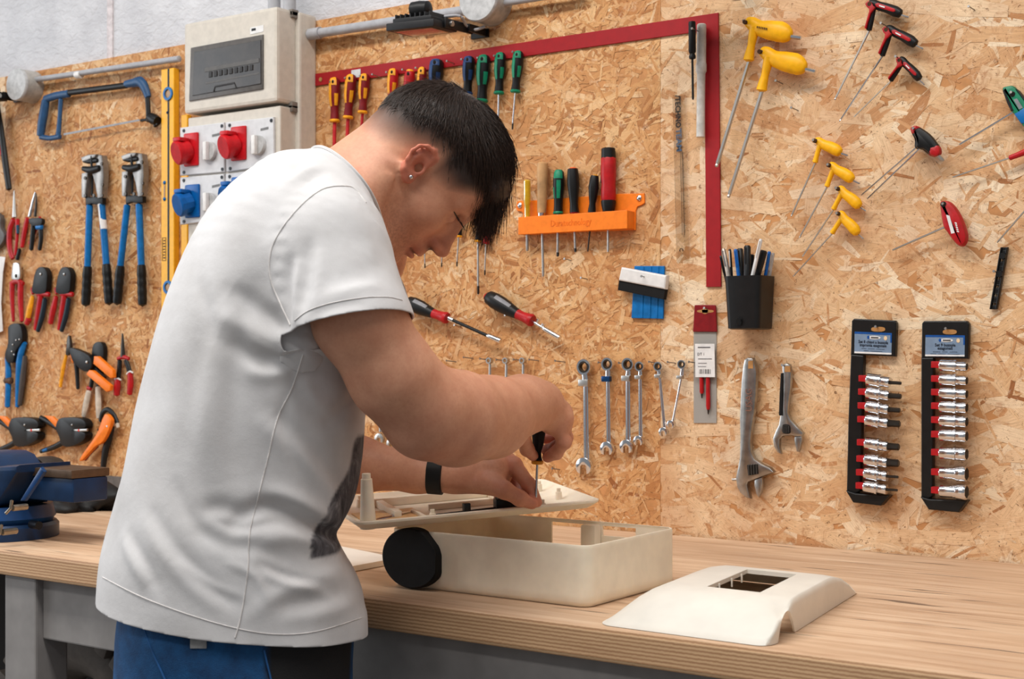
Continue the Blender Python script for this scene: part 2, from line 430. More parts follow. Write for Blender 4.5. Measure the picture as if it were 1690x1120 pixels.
def s_sweep(p, C, A, B, ra, rb, cap=0.6, pw=2.0):
    """elliptical sections swept along a spine: centres C, front axis A, side axis B, half sizes ra, rb"""
    C = np.asarray(C, float); A = np.asarray(A, float); B = np.asarray(B, float); rb = np.asarray(rb, float)
    rf, rk = (np.asarray(ra[0], float), np.asarray(ra[1], float)) if isinstance(ra, tuple) else (np.asarray(ra, float),)*2
    M = len(C); best = None
    ci = np.argmin((C*C).sum(1)[None]-2*(p@C.T), 1) if M > 5 else None
    for k in (range(-2, 2) if M > 5 else range(M-1)):
        i = np.clip(ci+k, 0, M-2) if M > 5 else np.full(len(p), k)
        c0 = C[i]; ba = C[i+1]-c0; L2 = (ba*ba).sum(1); pa = p-c0; tr = (pa*ba).sum(1)/L2; t = np.clip(tr, 0, 1); t1 = t[:, None]
        q = pa-t1*ba; da = (q*(A[i]*(1-t1)+A[i+1]*t1)).sum(1); db = (q*(B[i]*(1-t1)+B[i+1]*t1)).sum(1); dt = (tr-t)*np.sqrt(L2)
        ra_ = np.where(da > 0, rf[i]*(1-t)+rf[i+1]*t, rk[i]*(1-t)+rk[i+1]*t); rb_ = rb[i]*(1-t)+rb[i+1]*t; mr = np.minimum(ra_, rb_)
        kk = ((np.abs(da)/ra_)**pw+(np.abs(db)/rb_)**pw+(np.abs(dt)/(mr*cap))**pw)**(1/pw)
        g = np.sqrt((da/ra_**2)**2+(db/rb_**2)**2+(dt/(mr*cap)**2)**2)
        e = np.where(kk < 0.3, -mr*0.7, kk*(kk-1)/np.maximum(g, 1e-6))
        best = e if best is None else np.minimum(best, e)
    return best
def nets(fn, lo, hi, h, blk=4):
    """surface nets over a sparse band; returns vertices, quads"""
    lo = np.asarray(lo, float); n = (np.ceil((np.asarray(hi)-lo)/h/blk).astype(int))*blk+1
    nb = (n-1)//blk
    g = np.stack(np.meshgrid(*[np.arange(k) for k in nb], indexing='ij'), -1).reshape(-1, 3)
    cen = lo+(g*blk+blk/2)*h
    dc = fn(cen); act = np.abs(dc) < blk*h*1.25
    V = np.ones(n, np.float32)
    for ax in [0]:
        ins = (dc < 0)
        B = ins.reshape(nb)
        V[:-1, :-1, :-1] = np.where(np.repeat(np.repeat(np.repeat(B, blk, 0), blk, 1), blk, 2), -1, 1)
    o = np.stack(np.meshgrid(*[np.arange(blk+1)]*3, indexing='ij'), -1).reshape(-1, 3)
    idx = (g[act][:, None, :]*blk+o[None]).reshape(-1, 3)
    fl = np.unique(np.ravel_multi_index(idx.T, n)); I = np.stack(np.unravel_index(fl, n), 1)
    vals = np.empty(len(fl), np.float32)
    for s in range(0, len(fl), 400000): vals[s:s+400000] = fn(lo+I[s:s+400000]*h)
    V.ravel()[fl] = vals
    oc = np.stack(np.meshgrid(*[np.arange(blk)]*3, indexing='ij'), -1).reshape(-1, 3)
    cells = (g[act][:, None, :]*blk+oc[None]).reshape(-1, 3)
    cor = np.array([[i, j, k] for i in (0, 1) for j in (0, 1) for k in (0, 1)])
    cv = np.stack([V[cells[:, 0]+c[0], cells[:, 1]+c[1], cells[:, 2]+c[2]] for c in cor], 1)
    ng = (cv < 0).sum(1); m = (ng > 0) & (ng < 8); cells = cells[m]; cv = cv[m]
    acc = np.zeros((len(cells), 3)); cnt = np.zeros(len(cells))
    for i in range(8):
        for j in range(i+1, 8):
            if np.abs(cor[i]-cor[j]).sum() != 1: continue
            a, b = cv[:, i], cv[:, j]; x = (a < 0) != (b < 0); t = np.where(x, a/np.where(x, a-b, 1), 0)
            acc += np.where(x[:, None], cor[i]+t[:, None]*(cor[j]-cor[i]), 0); cnt += x
    P = lo+(cells+acc/cnt[:, None])*h
    cid = {}; key = np.ravel_multi_index(cells.T, n)
    lut = np.full(int(np.prod(n)), -1, np.int32); lut[key] = np.arange(len(cells))
    F = []
    for ax in range(3):
        u, v = [(1, 2), (2, 0), (0, 1)][ax]
        e = np.zeros(3, int); e[ax] = 1
        c0 = cells; a = V[c0[:, 0], c0[:, 1], c0[:, 2]]; b = V[c0[:, 0]+e[0], c0[:, 1]+e[1], c0[:, 2]+e[2]]
        x = ((a < 0) != (b < 0)) & (c0[:, u] > 0) & (c0[:, v] > 0); c = c0[x]; s = (a[x] < 0)
        du = np.zeros(3, int); du[u] = 1; dv = np.zeros(3, int); dv[v] = 1
        q = np.stack([lut[np.ravel_multi_index((c-w_).T, n)] for w_ in (0*du, du, du+dv, dv)], 1)
        q[~s] = q[~s][:, ::-1]
        F.append(q[(q >= 0).all(1)])
    return P, np.concatenate(F)
def relax(P, F, it=2, lam=0.5):
    e = np.concatenate([F[:, [0, 1]], F[:, [1, 2]], F[:, [2, 3]], F[:, [3, 0]]])
    for _ in range(it):
        s = np.zeros_like(P); c = np.zeros(len(P))
        for k in range(3):
            s[:, k] = np.bincount(e[:, 0], P[e[:, 1], k], len(P))+np.bincount(e[:, 1], P[e[:, 0], k], len(P))
        c = np.bincount(e[:, 0], minlength=len(P))+np.bincount(e[:, 1], minlength=len(P))
        P = P*(1-lam)+lam*s/np.maximum(c, 1)[:, None]
    return P
def project(fn, P, it=3, eps=0.0008, mx=0.004):
    for _ in range(it):
        d = fn(P); g = np.stack([fn(P+np.eye(3)[k]*eps)-d for k in range(3)], 1)/eps
        st = np.clip(d, -mx, mx)/np.maximum((g*g).sum(1), 0.25); P = P-g*st[:, None]
    return P
def march(fn, px, py, d0=1.5, d1=2.8):
    """first hit of the camera ray through a pixel with a distance field (camera frame)"""
    px = np.atleast_1d(np.asarray(px, float)); py = np.atleast_1d(np.asarray(py, float)); d = np.full(len(px), d0)
    dr = np.stack([(px-CX)/FPX, np.ones(len(px)), (HY-py)/FPX], 1)
    for _ in range(90):
        d = d+np.clip(fn(dr*d[:, None]), -0.02, 0.05)*0.7
    return dr*d[:, None]
def field_mesh(name, P, F, m, parent, attrs=None, smooth=True):
    Wp = c2w(P)-ORG[parent.name]
    me = bpy.data.meshes.new(name); me.vertices.add(len(P)); me.vertices.foreach_set('co', Wp.ravel())
    F = np.asarray(F); me.loops.add(F.size); me.loops.foreach_set('vertex_index', F.ravel().astype(np.int32))
    me.polygons.add(len(F)); me.polygons.foreach_set('loop_start', np.arange(len(F), dtype=np.int32)*F.shape[1])
    me.polygons.foreach_set('use_smooth', [smooth]*len(F)); me.update(calc_edges=True); me.validate()
    me.materials.append(m)
    for k, v in (attrs or {}).items():
        at = me.attributes.new(k, 'FLOAT', 'POINT'); at.data.foreach_set('value', np.asarray(v, np.float32))
    o = link(bpy.data.objects.new(name, me)); o.parent = parent; ORG[o.name] = ORG[parent.name]
    return o
# ================================================================== the person
T0 = time.time()
person = thing('person', 'person in a white t-shirt and blue work trousers leaning over the bench with a screwdriver', 'person',
               (*c2w(PC(385, 1000, 1.97))[0][:2], 0.0))
unit = lambda v: np.asarray(v, float)/np.linalg.norm(v)
# --- skeleton, camera frame (px, py, distance)
SH_R = PC(553, 400, 1.875); EL_R = PC(712, 684, 1.89); WR_R = PC(884, 668, 2.125)
SH_L = PC(610, 420, 2.215); EL_L = PC(500, 752, 2.27); WR_L = PC(742, 784, 2.225)
FWD = unit([1.0, 0.22, 0]); SIDE = unit([0.22, -1.0, 0])          # facing right and a little away; SIDE points to the camera
# ---------------- torso (shirt) stations: back px, front px, depth, half width
ST = [  # (back px,py) (front px,py) depth  halfwidth
    ((158, 1085), (603, 1140), 1.965, 0.174),
    ((163, 1003), (601, 1060), 1.965, 0.172), ((168, 960), (599, 1020), 1.968, 0.172), ((172, 915), (588, 955), 1.970, 0.170), ((189, 842), (558, 876), 1.972, 0.167), ((200, 795), (578, 838), 1.975, 0.165),
    ((214, 740), (592, 790), 1.98, 0.165), ((240, 620), (605, 680), 1.99, 0.172),
    ((272, 505), (606, 580), 2.00, 0.180), ((320, 395), (615, 490), 2.015, 0.186), ((388, 312), (612, 430), 2.03, 0.180),
    ((452, 277), (604, 400), 2.045, 0.146), ((510, 266), (628, 388), 2.06, 0.092), ((556, 246), (656, 374), 2.07, 0.070)]
bk_ = np.array([PC(*b_, d) for b_, f_, d, h in ST]); fr0 = np.array([PC(*f_, d) for b_, f_, d, h in ST]); cen = (bk_+fr0)/2
tpar = np.concatenate([[0], np.cumsum(np.linalg.norm(np.diff(cen, axis=0), axis=1))]); tpar /= tpar[-1]
tc = np.stack([np.polyval(np.polyfit(tpar, cen[:, k], 4), tpar) for k in range(3)], 1)             # smooth spine
tA, tB, trf, trk, trb = [], [], [], [], []
for i_ in range(len(ST)):
    a = unit(unit(fr0[i_]-bk_[i_])+np.array([0, 0.18, 0])); tA.append(a); trf.append((fr0[i_]-tc[i_])@a); trk.append((tc[i_]-bk_[i_])@a)
    s_ = SIDE-a*(SIDE@a); tB.append(unit(s_)); trb.append(ST[i_][3])
def dens(seq, n=5): return catmull(np.array(seq, float).reshape(len(seq), -1), n)
tc, tA, tB = dens(tc), dens(tA), dens(tB); trf, trk, trb = dens(trf)[:, 0], dens(trk)[:, 0], dens(trb)[:, 0]
tra = (trf+trk)/2
def f_torso(p): return s_sweep(p, tc, tA, tB, (trf, trk), trb, 0.20, 2.25)
CUFF_R = PC(582, 546, 1.84); CUFF_L = PC(585, 560, 2.25)
# ---------------- head frame
HO = PC(694, 276, 2.10)
Fw = unit([0.54, 0.10, -0.84]); Up = np.array([0.84, 0.0, 0.54]); Up = unit(Up-Fw*(Up@Fw)); Sd = np.cross(Fw, Up)
if Sd[1] > 0: Sd = -Sd
HM = np.stack([Fw, Up, Sd])                    # rows: forward, up, right side (towards the camera)
def hl(p): return (p-HO)@HM.T                  # to head coordinates
def hw(f, u, s): return HO+Fw*f+Up*u+Sd*s
def f_skull(q):
    d = s_ell(q, (-0.004, 0.040, 0), (0.096, 0.088, 0.076))
    d = smin(d, s_ell(q, (-0.035, 0.022, 0), (0.066, 0.070, 0.070)), 0.03)
    return d
def f_head(p, ears=True):
    q = hl(p); qa = q.copy(); qa[:, 2] = np.abs(q[:, 2])
    d = f_skull(q)
    d = smin(d, s_ell(qa, (0.050, 0.035, 0), (0.052, 0.052, 0.066)), 0.03)                       # forehead
    d = smin(d, s_ell(qa, (0.045, -0.035, 0.0), (0.052, 0.068, 0.058)), 0.03)                     # mid face
    d = smin(d, s_ell(qa, (0.055, -0.028, 0.040), (0.030, 0.028, 0.024)), 0.02)                   # cheekbone
    d = smin(d, s_cone(qa, (0.008, -0.055, 0.050), (0.066, -0.104, 0.020), 0.018, 0.018), 0.028)  # jaw
    d = smin(d, s_ell(q, (0.050, -0.075, 0), (0.040, 0.036, 0.045)), 0.02)
    d = smin(d, s_ell(q, (0.078, -0.109, 0), (0.022, 0.020, 0.026)), 0.018)                       # chin
    d = smin(d, s_cone(qa, (0.094, 0.022, 0.010), (0.078, 0.020, 0.048), 0.009, 0.008), 0.014)    # brow
    d = smax(d, -s_ell(qa, (0.101, -0.001, 0.033), (0.019, 0.013, 0.019)), 0.014)                 # eye socket
    d = smin(d, s_ell(qa, (0.080, -0.003, 0.033), (0.0125, 0.0125, 0.0135)), 0.004)               # closed lid
    d = smin(d, s_cone(q, (0.096, 0.010, 0), (0.117, -0.036, 0), 0.0075, 0.0095), 0.010)          # nose ridge
    d = smin(d, s_cone(q, (0.082, 0.008, 0), (0.095, -0.046, 0), 0.010, 0.015), 0.012)
    d = smin(d, s_ell(q, (0.118, -0.040, 0), (0.0125, 0.0105, 0.0125)), 0.008)                    # nose tip
    d = smin(d, s_ell(qa, (0.107, -0.043, 0.0125), (0.011, 0.009, 0.0075)), 0.006)                # nostril wing
    d = smax(d, -s_ell(qa, (0.111, -0.0535, 0.0085), (0.0055, 0.0045, 0.0026)), 0.002)
    d = smin(d, s_ell(q, (0.088, -0.066, 0), (0.022, 0.014, 0.024)), 0.010)                       # upper lip base
    d = smin(d, s_ell(q, (0.101, -0.0705, 0), (0.0085, 0.0058, 0.021)), 0.005)
    d = smin(d, s_ell(q, (0.098, -0.0825, 0), (0.0088, 0.0062, 0.018)), 0.005)
    d = smax(d, -s_ell(q, (0.108, -0.0765, 0), (0.0085, 0.0017, 0.026)), 0.002)                    # mouth line
    d = smax(d, -s_ell(q, (0.107, -0.0925, 0), (0.009, 0.005, 0.02)), 0.006)
    if ears:
        e = (qa-np.array([0.004, 0.000, 0.072]))/0.82; an = math.radians(-14)                           # ear frame: x back, y up
        x = -(e[:, 0]*math.cos(an)-e[:, 1]*math.sin(an)); y = e[:, 0]*math.sin(an)+e[:, 1]*math.cos(an)
        z = e[:, 2]-0.30*np.clip(x, -0.01, 0.05)-0.004
        E = np.stack([x, y, z], 1)
        disc = s_ell(E, (0.010, 0.002, 0.002), (0.020, 0.031, 0.0055))
        rim = [(-0.006, 0.012, 0.002), (-0.006, 0.026, 0.005), (0.004, 0.034, 0.008), (0.016, 0.033, 0.010), (0.026, 0.024, 0.0105), (0.0295, 0.010, 0.010), (0.026, -0.006, 0.009), (0.017, -0.020, 0.007), (0.006, -0.027, 0.004)]
        hel = s_chain(E, rim, [0.0030, 0.0037, 0.0042, 0.0042, 0.0042, 0.0042, 0.0040, 0.0045, 0.0058], 0.003)
        lob = s_ell(E, (0.002, -0.027, 0.003), (0.009, 0.010, 0.005))
        anti = s_chain(E, [(0.014, 0.020, 0.006), (0.019, 0.006, 0.008), (0.015, -0.008, 0.007), (0.008, -0.015, 0.006)], [0.003, 0.0032, 0.0034, 0.004], 0.003)
        trag = s_ell(E, (-0.004, -0.006, 0.005), (0.006, 0.0075, 0.004))
        ear = smin(smin(smin(disc, hel, 0.003), smin(lob, trag, 0.004), 0.004), anti, 0.003)
        ear = smax(ear, -s_ell(E, (0.006, -0.001, 0.011), (0.0105, 0.0155, 0.0115)), 0.002)
        ear = smax(ear, -s_chain(E, [(0.004, 0.024, 0.010), (0.018, 0.024, 0.0125), (0.0235, 0.008, 0.012)], [0.0046]*3), 0.002)
        if ears == 'only': return ear*0.82
        d = smin(d, ear*0.82, 0.004)
        d = smax(d, -s_ell(E, (0.003, -0.004, 0.004), (0.0068, 0.0095, 0.012))*0.82, 0.002)
    return d
NK0 = PC(560, 345, 2.055); NK1 = hw(-0.030, -0.035, 0)
def f_neck(p):
    d = s_cone(p, NK0, NK1, 0.068, 0.058)
    d = smin(d, s_cone(p, PC(515, 338, 2.045), hw(-0.058, -0.012, 0), 0.046, 0.036), 0.03)       # nape
    d = smin(d, s_cone(p, PC(600, 385, 2.07), hw(0.035, -0.082, 0), 0.045, 0.030), 0.03)         # throat
    mus = s_cone(p, PC(560, 375, 1.99), hw(-0.030, -0.030, 0.05), 0.028, 0.022)                   # neck muscle
    return smin(d, mus, 0.03)
# ---------------- hands. Each finger: joint points (camera frame) and radii
SCREW_TIP = PC(884, 833, 2.195); SCREW_TOP = PC(890, 690, 2.185)
def P3(l): return [PC(*a) for a in l]
HAND_R = dict(
    palm=[(P3([(886, 664, 2.125), (918, 690, 2.150)]), (0.027, 0.027)), (P3([(893, 657, 2.150), (922, 682, 2.185)]), (0.024, 0.022)),
          (P3([(896, 676, 2.155), (921, 697, 2.175)]), (0.024, 0.022)), (P3([(880, 676, 2.120), (876, 698, 2.130)]), (0.018, 0.0145))],
    fing=[(P3([(920, 698, 2.140), (931, 729, 2.147), (918, 747, 2.165), (904, 754, 2.180)]), (0.0118, 0.0108, 0.0098, 0.0088)),     # index
          (P3([(925, 693, 2.165), (934, 722, 2.180), (917, 738, 2.195), (901, 742, 2.205)]), (0.0115, 0.0104, 0.0095, 0.0088)),      # middle
          (P3([(926, 688, 2.185), (931, 712, 2.205), (915, 722, 2.218), (902, 724, 2.222)]), (0.0110, 0.0100, 0.0092, 0.0085)),      # ring
          (P3([(922, 682, 2.205), (925, 700, 2.225), (911, 708, 2.232), (902, 710, 2.234)]), (0.0100, 0.0090, 0.0082, 0.0076)),      # little
          (P3([(874, 688, 2.122), (862, 718, 2.142), (870, 741, 2.170), (880, 752, 2.186)]), (0.0150, 0.0122, 0.0104, 0.0085))])      # thumb
HAND_L = dict(
    palm=[(P3([(748, 784, 2.225), (812, 776, 2.215)]), (0.025, 0.028)), (P3([(752, 778, 2.235), (838, 763, 2.240)]), (0.023, 0.0165)),
          (P3([(760, 786, 2.235), (822, 785, 2.235)]), (0.022, 0.021)), (P3([(768, 796, 2.215), (818, 800, 2.190)]), (0.016, 0.0165))],
    fing=[(P3([(838, 764, 2.225), (848, 767, 2.222), (873, 800, 2.205), (886, 828, 2.200)]), (0.0150, 0.0128, 0.0110, 0.0085)),     # index
          (P3([(838, 770, 2.250), (858, 782, 2.262), (868, 806, 2.250), (866, 826, 2.235)]), (0.0125, 0.0112, 0.0100, 0.0085)),
          (P3([(832, 778, 2.268), (850, 792, 2.282), (852, 812, 2.265), (840, 824, 2.250)]), (0.0118, 0.0105, 0.0095, 0.0085)),
          (P3([(822, 786, 2.280), (838, 800, 2.292), (834, 816, 2.275), (822, 822, 2.262)]), (0.0105, 0.0095, 0.0086, 0.0076)),
          (P3([(800, 794, 2.195), (832, 808, 2.178), (858, 822, 2.183), (878, 831, 2.188)]), (0.0170, 0.0135, 0.0118, 0.0088))])
def f_hand(p, H):
    d = None
    for (a, b), (ra, rb) in H['palm']:
        e = s_cone(p, a, b, ra, rb); d = e if d is None else smin(d, e, 0.012)
    fd = None
    for pts, rad in H['fing']:
        e = s_chain(p, pts, rad, 0.004)
        for j in (1, 2):                                     # knuckle swelling
            e = smin(e, np.linalg.norm(p-pts[j], axis=1)-rad[j]*1.03, 0.004)
        d = smin(d, e, 0.0055) if d is not None else e
    return d
def f_arms(p):
    # near (right) arm
    d = s_chain(p, [SH_R, PC(560, 450, 1.862), PC(592, 526, 1.842), PC(650, 622, 1.86), PC(700, 672, 1.888)], [0.050, 0.050, 0.0575, 0.056, 0.055], 0.02)
    d = smin(d, s_chain(p, [PC(700, 680, 1.888), PC(752, 690, 1.94), PC(810, 688, 2.02), PC(862, 668, 2.10), PC(896, 664, 2.135)], [0.051, 0.056, 0.049, 0.035, 0.029], 0.045), 0.03)
    d = smin(d, s_ell(p, PC(700, 712, 1.888), (0.034, 0.03, 0.028)), 0.03)
    # far (left) arm
    e = s_chain(p, [SH_L, EL_L], [0.058, 0.046], 0.02)
    e = smin(e, s_chain(p, [EL_L, PC(590, 766, 2.255), PC(690, 780, 2.232), PC(745, 784, 2.225)], [0.044, 0.042, 0.0285, 0.026], 0.02), 0.03)
    return d, e
HR0, HR1 = PC(840, 600, 2.0), PC(960, 790, 2.3)
def near(p, c, R): return np.linalg.norm(p-c, axis=1) < R
def lazy(p, c, R, fn):
    """evaluate fn only near c, elsewhere a safe distance"""
    r = np.linalg.norm(p-c, axis=1); m = r < R; out = r-R*0.62
    if m.any(): out[m] = fn(p[m])
    return out
CC = PC(470, 520, 2.02); CN = PC(620, 320, 2.06); CA = PC(700, 560, 1.97); CB = PC(620, 620, 2.25); CR = PC(905, 705, 2.16); CL = PC(815, 790, 2.225); CH = hw(0.0, 0.0, 0)
def f_core(p):
    return s_sweep(p, tc[33:61:4], tA[33:61:4], tB[33:61:4], (trf[33:61:4]*0.82, trk[33:61:4]*0.86), trb[33:61:4]*0.84, 0.3, 2.2)
def f_body(p):
    ar = lazy(p, CA, 0.34, lambda x: f_arms(x)[0]); al = lazy(p, CB, 0.40, lambda x: f_arms(x)[1])
    ar = smin(ar, lazy(p, CR, 0.13, lambda x: f_hand(x, HAND_R)), 0.014)
    al = smin(al, lazy(p, CL, 0.15, lambda x: f_hand(x, HAND_L)), 0.014)
    d = smin(lazy(p, CC, 0.36, f_core), lazy(p, CN, 0.24, f_neck), 0.03)
    d = smin(d, lazy(p, CH, 0.22, f_head), 0.022)
    d = smin(d, ar, 0.02); d = np.minimum(d, np.where(near(p, SH_L, 0.2), smin(d, al, 0.03), al))
    return d
print('t', time.time()-T0)
P, F = nets(f_body, (-0.345, 1.74, -0.30), (0.115, 2.45, 0.425), 0.0025)
print('nets', time.time()-T0); P = relax(P, F, 1, 0.35)
q = hl(P); inhead = np.linalg.norm(q-np.array([0, 0, 0]), axis=1) < 0.19
f_, u_, s_ = q[:, 0], q[:, 1], q[:, 2]
# short hair: lower limit of the clipped hair depends on position around the head
low = np.interp(f_, [-0.12, -0.06, -0.03, 0.005, 0.02, 0.05, 0.075, 0.10], [-0.055, -0.036, -0.006, 0.024, 0.000, 0.010, 0.036, 0.062])
hm = np.clip((u_-low)/np.interp(f_, [-0.05, 0.02, 0.06], [0.075, 0.05, 0.03]), 0, 1)*inhead
eard = np.linalg.norm(np.stack([f_+0.012, (u_-0.006)*0.75], 1), axis=1)
isear = inhead.copy(); isear[inhead] = (f_head(P[inhead], 'only') < 0.0035) & (np.abs(s_[inhead]) > 0.074)
hm[isear] = 0
red = np.zeros(len(P)); red[isear] = 0.9
for H in (HAND_R, HAND_L):
    for pts, rad in H['fing']:
        for j in (0, 1, 2, 3): red += 0.55*np.exp(-(np.linalg.norm(P-pts[j], axis=1)/0.016)**2)
red += 0.5*np.exp(-(np.linalg.norm(P-PC(705, 735, 1.90), axis=1)/0.05)**2)
red += inhead*0.45*np.exp(-(np.linalg.norm(np.stack([f_-0.11, u_+0.042], 1), axis=1)/0.025)**2)
red += inhead*0.8*np.exp(-((f_-0.10)/0.012)**2-((u_+0.0765)/0.011)**2)
stub = inhead*np.exp(-((f_-0.055)/0.05)**2-((u_+0.09)/0.035)**2)
dark = inhead*np.exp(-((f_-0.110)/0.007)**2-((u_+0.0535)/0.005)**2)*1.0 + inhead*np.exp(-((u_+0.0765)/0.0022)**2)*(f_ > 0.085)*(np.abs(s_) < 0.024)*0.7  # shade of the nostrils and mouth crease, put into the skin colour
def m_skin():
    m = NT('skin'); co = m.tex()
    A = lambda n: m.n('Attribute', attribute_name=n).outputs['Fac']
    n1 = m.noise(co, 26, 4, 0.6); n2 = m.noise(co, 260, 3, 0.6)
    base = m.ramp(n1, [(0.3, (196, 136, 107)), (0.7, (215, 159, 128))])
    base = m.mix(m.ramp(n2, [(0.45, 0.0), (0.75, 0.25)]), base, (178, 112, 86))
    base = m.mix(m.math('MULTIPLY', A('red'), 0.7), base, (196, 104, 84))
    base = m.mix(m.math('MULTIPLY', A('stub'), m.ramp(n2, [(0.35, 0.1), (0.7, 0.55)])), base, (128, 88, 70))
    fine = m.noise(m.mapping(co, (1, 1, 1)), 520, 2, 0.7)
    th = m.math('SUBTRACT', 1.12, A('hm')); hair = m.ramp(m.math('SUBTRACT', fine, m.math('MULTIPLY', th, 0.62)), [(0.0, 0.0), (0.12, 1.0)])
    hair2 = m.math('MAXIMUM', m.math('MULTIPLY', m.math('MULTIPLY', hair, 0.5), m.math('ADD', A('hm'), 0.25)), m.math('MULTIPLY', m.math('SUBTRACT', 1.0, m.math('POWER', m.math('SUBTRACT', 1.0, A('hm')), 2.2)), 0.98))
    base = m.mix(hair2, base, (33, 24, 20))
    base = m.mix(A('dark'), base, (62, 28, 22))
    m.set(Base_Color=base, Roughness=0.52, Subsurface_Weight=0.12)
    m.b.inputs['Subsurface Radius'].default_value = (0.008, 0.003, 0.002); m.b.inputs['Subsurface Scale'].default_value = 1.0
    m.b.inputs['Specular IOR Level'].default_value = 0.4
    m.bump(n2, 0.22, 0.0006); return m.m
body = field_mesh('body', P, F, m_skin(), person, dict(hm=hm, red=np.clip(red, 0, 1), stub=stub, dark=np.clip(dark, 0, 1)))
body['label'] = 'bare head, neck, arms and hands'
print('body', len(P), time.time()-T0)
# ---------------- hair
def rows_unit(v): return v/np.maximum(np.linalg.norm(v, axis=1)[:, None], 1e-9)
def skull_n(q, e=0.001):
    d = f_skull(q); return d, rows_unit(np.stack([f_skull(q+np.eye(3)[k]*e)-d for k in range(3)], 1))
def hair_low(f): return np.interp(f, [-0.12, -0.06, -0.03, 0.005, 0.02, 0.05, 0.075, 0.10], [0.012, 0.036, 0.050, 0.056, 0.048, 0.034, 0.046, 0.062])
sst = lambda x, a, b: (lambda t: t*t*(3-2*t))(np.clip((x-a)/(b-a), 0, 1))
def f_cap(q):
    lift = -0.004+0.006*sst(q[:, 1]-hair_low(q[:, 0]), 0.0, 0.030)+0.009*sst(q[:, 0], -0.02, 0.07)*sst(q[:, 1], 0.05, 0.09)
    d = f_skull(q)-lift
    fr = s_ell(q, (0.086, 0.072, 0), (0.024, 0.026, 0.056))
    return smin(d, fr, 0.02)
capP, capF = nets(f_cap, (-0.14, -0.06, -0.12), (0.15, 0.17, 0.12), 0.004)
capP = relax(capP, capF, 1, 0.5)
keep = (capP[:, 1]-hair_low(capP[:, 0]) > -0.006)
fm = keep[capF].all(1); capF = capF[fm]
NS = 7600
dr = rows_unit(rng.normal(size=(NS*3, 3))); rt = np.array([-0.004, 0.04, 0])+dr*0.16
for _ in range(25):
    d, n = skull_n(rt); rt = rt-n*np.clip(d, -0.03, 0.03)[:, None]
ok = rt[:, 1] > hair_low(rt[:, 0])+rng.uniform(-0.016, 0.006, len(rt)); rt = rt[ok][:NS]
WH = np.array([-0.045, 0.118, 0.012]); grav = HM@np.array([0, 0, -1.0])
fr = rt[:, 0]; up = rt[:, 1]
Ln = 0.014+0.020*sst(up-hair_low(fr), 0, 0.04)+0.032*sst(up, 0.06, 0.10)*sst(fr, -0.06, 0.02)+0.045*sst(fr, 0.0, 0.07)*sst(up, 0.04, 0.075)
Ln *= rng.uniform(0.75, 1.12, len(rt)); lay = rng.uniform(0.2, 1.0, len(rt))
SEG = 10; pos = rt.copy(); pts = [pos.copy()]; vel = None
jit = rng.normal(0, 0.16, rt.shape); sway = rng.normal(0, 0.10, rt.shape)
for s_i in range(1, SEG+1):
    t = s_i/SEG; d, n = skull_n(pos)
    rad_ = pos-WH; rad_ = rows_unit(rad_-n*(rad_*n).sum(1)[:, None])
    sw = np.cross(n, rad_)*0.35
    gt = grav-n*(n@grav)[:, None]
    free = sst(pos[:, 0], 0.075, 0.105)[:, None]
    v = rows_unit((rad_+sw+0.9*gt+jit+sway*t*2)*(1-free)+free*(grav*1.6+rad_*0.35+jit*0.6+sway*t*2))
    vel = v if vel is None else rows_unit(vel*0.55+v*0.45)
    pos = pos+vel*(Ln/SEG)[:, None]
    d, n = skull_n(pos); lift = (0.0025+0.0035*lay+(0.003+0.015*lay)*sst(up, 0.05, 0.10)*sst(fr, -0.05, 0.05))*np.minimum(1, t*2.2)
    pos = pos+n*np.clip(lift-d, 0, 0.02)[:, None]
    pts.append(pos.copy())
pts = np.stack(pts, 1); n_st = len(pts); K = SEG+1
rad = np.linspace(1.0, 0.25, K)[None, :, None]*rng.uniform(0.0003, 0.00065, n_st)[:, None, None]
tan = np.gradient(pts, axis=1); tan /= np.linalg.norm(tan, axis=2)[..., None]+1e-9
ref = np.array([0.3, 0.2, 0.93]); bb = np.cross(tan, ref); bb /= np.linalg.norm(bb, axis=2)[..., None]+1e-9; cc = np.cross(tan, bb)
ringv = np.stack([pts+rad*(bb*math.cos(a)+cc*math.sin(a)) for a in (0, 2.094, 4.189)], 2).reshape(-1, 3)
ii = (np.arange(n_st)[:, None, None]*K+np.arange(SEG)[None, :, None])*3; kk = np.arange(3)[None, None, :]; k2 = (kk+1) % 3
hq = np.stack([ii+kk, ii+k2, ii+3+k2, ii+3+kk], -1).reshape(-1, 4)
hv = np.concatenate([capP, ringv]); hf = np.concatenate([capF, hq+len(capP)])
hvc = HO+hv@HM
mh = NT('dark_hair'); hco = mh.tex(); hn = mh.noise(hco, 220, 3, 0.6)
mh.set(Base_Color=mh.ramp(hn, [(0.3, (26, 18, 15)), (0.7, (62, 44, 34))]), Roughness=0.42); mh.b.inputs['Specular IOR Level'].default_value = 0.35
hair = field_mesh('hair', hvc, hf, mh.m, person); hair['label'] = 'dark brown hair, short at the sides, long fringe'
# eyelid line, eyebrow
lash = MB(); ep = march(f_body, [749, 753, 757, 761, 763], [349, 356, 363, 368, 372]); lash.tube(c2w(ep), [0.0006, 0.0013, 0.0016, 0.0014, 0.0006], 6, smooth=3)
for i in range(9):
    e0 = ep[1]+(ep[4]-ep[1])*i/8; lash.tube(c2w([e0, e0+np.array([0.003, 0, -0.006]), e0+np.array([0.0075, 0, -0.0085])]), [0.0005, 0.0004, 0.0001], 4)
lash.build('eyelashes', mh.m, person)
stud = MB(); sp = march(f_body, [679], [292])[0]; stud.ball(c2w(sp)[0]+np.array([0.0, -0.0012, 0]), 0.0036, 12)
stud.build('ear_stud', mat('polished_silver', (225, 225, 230), 0.12, 1.0), person, label='small silver ear stud')
print('hair', time.time()-T0)
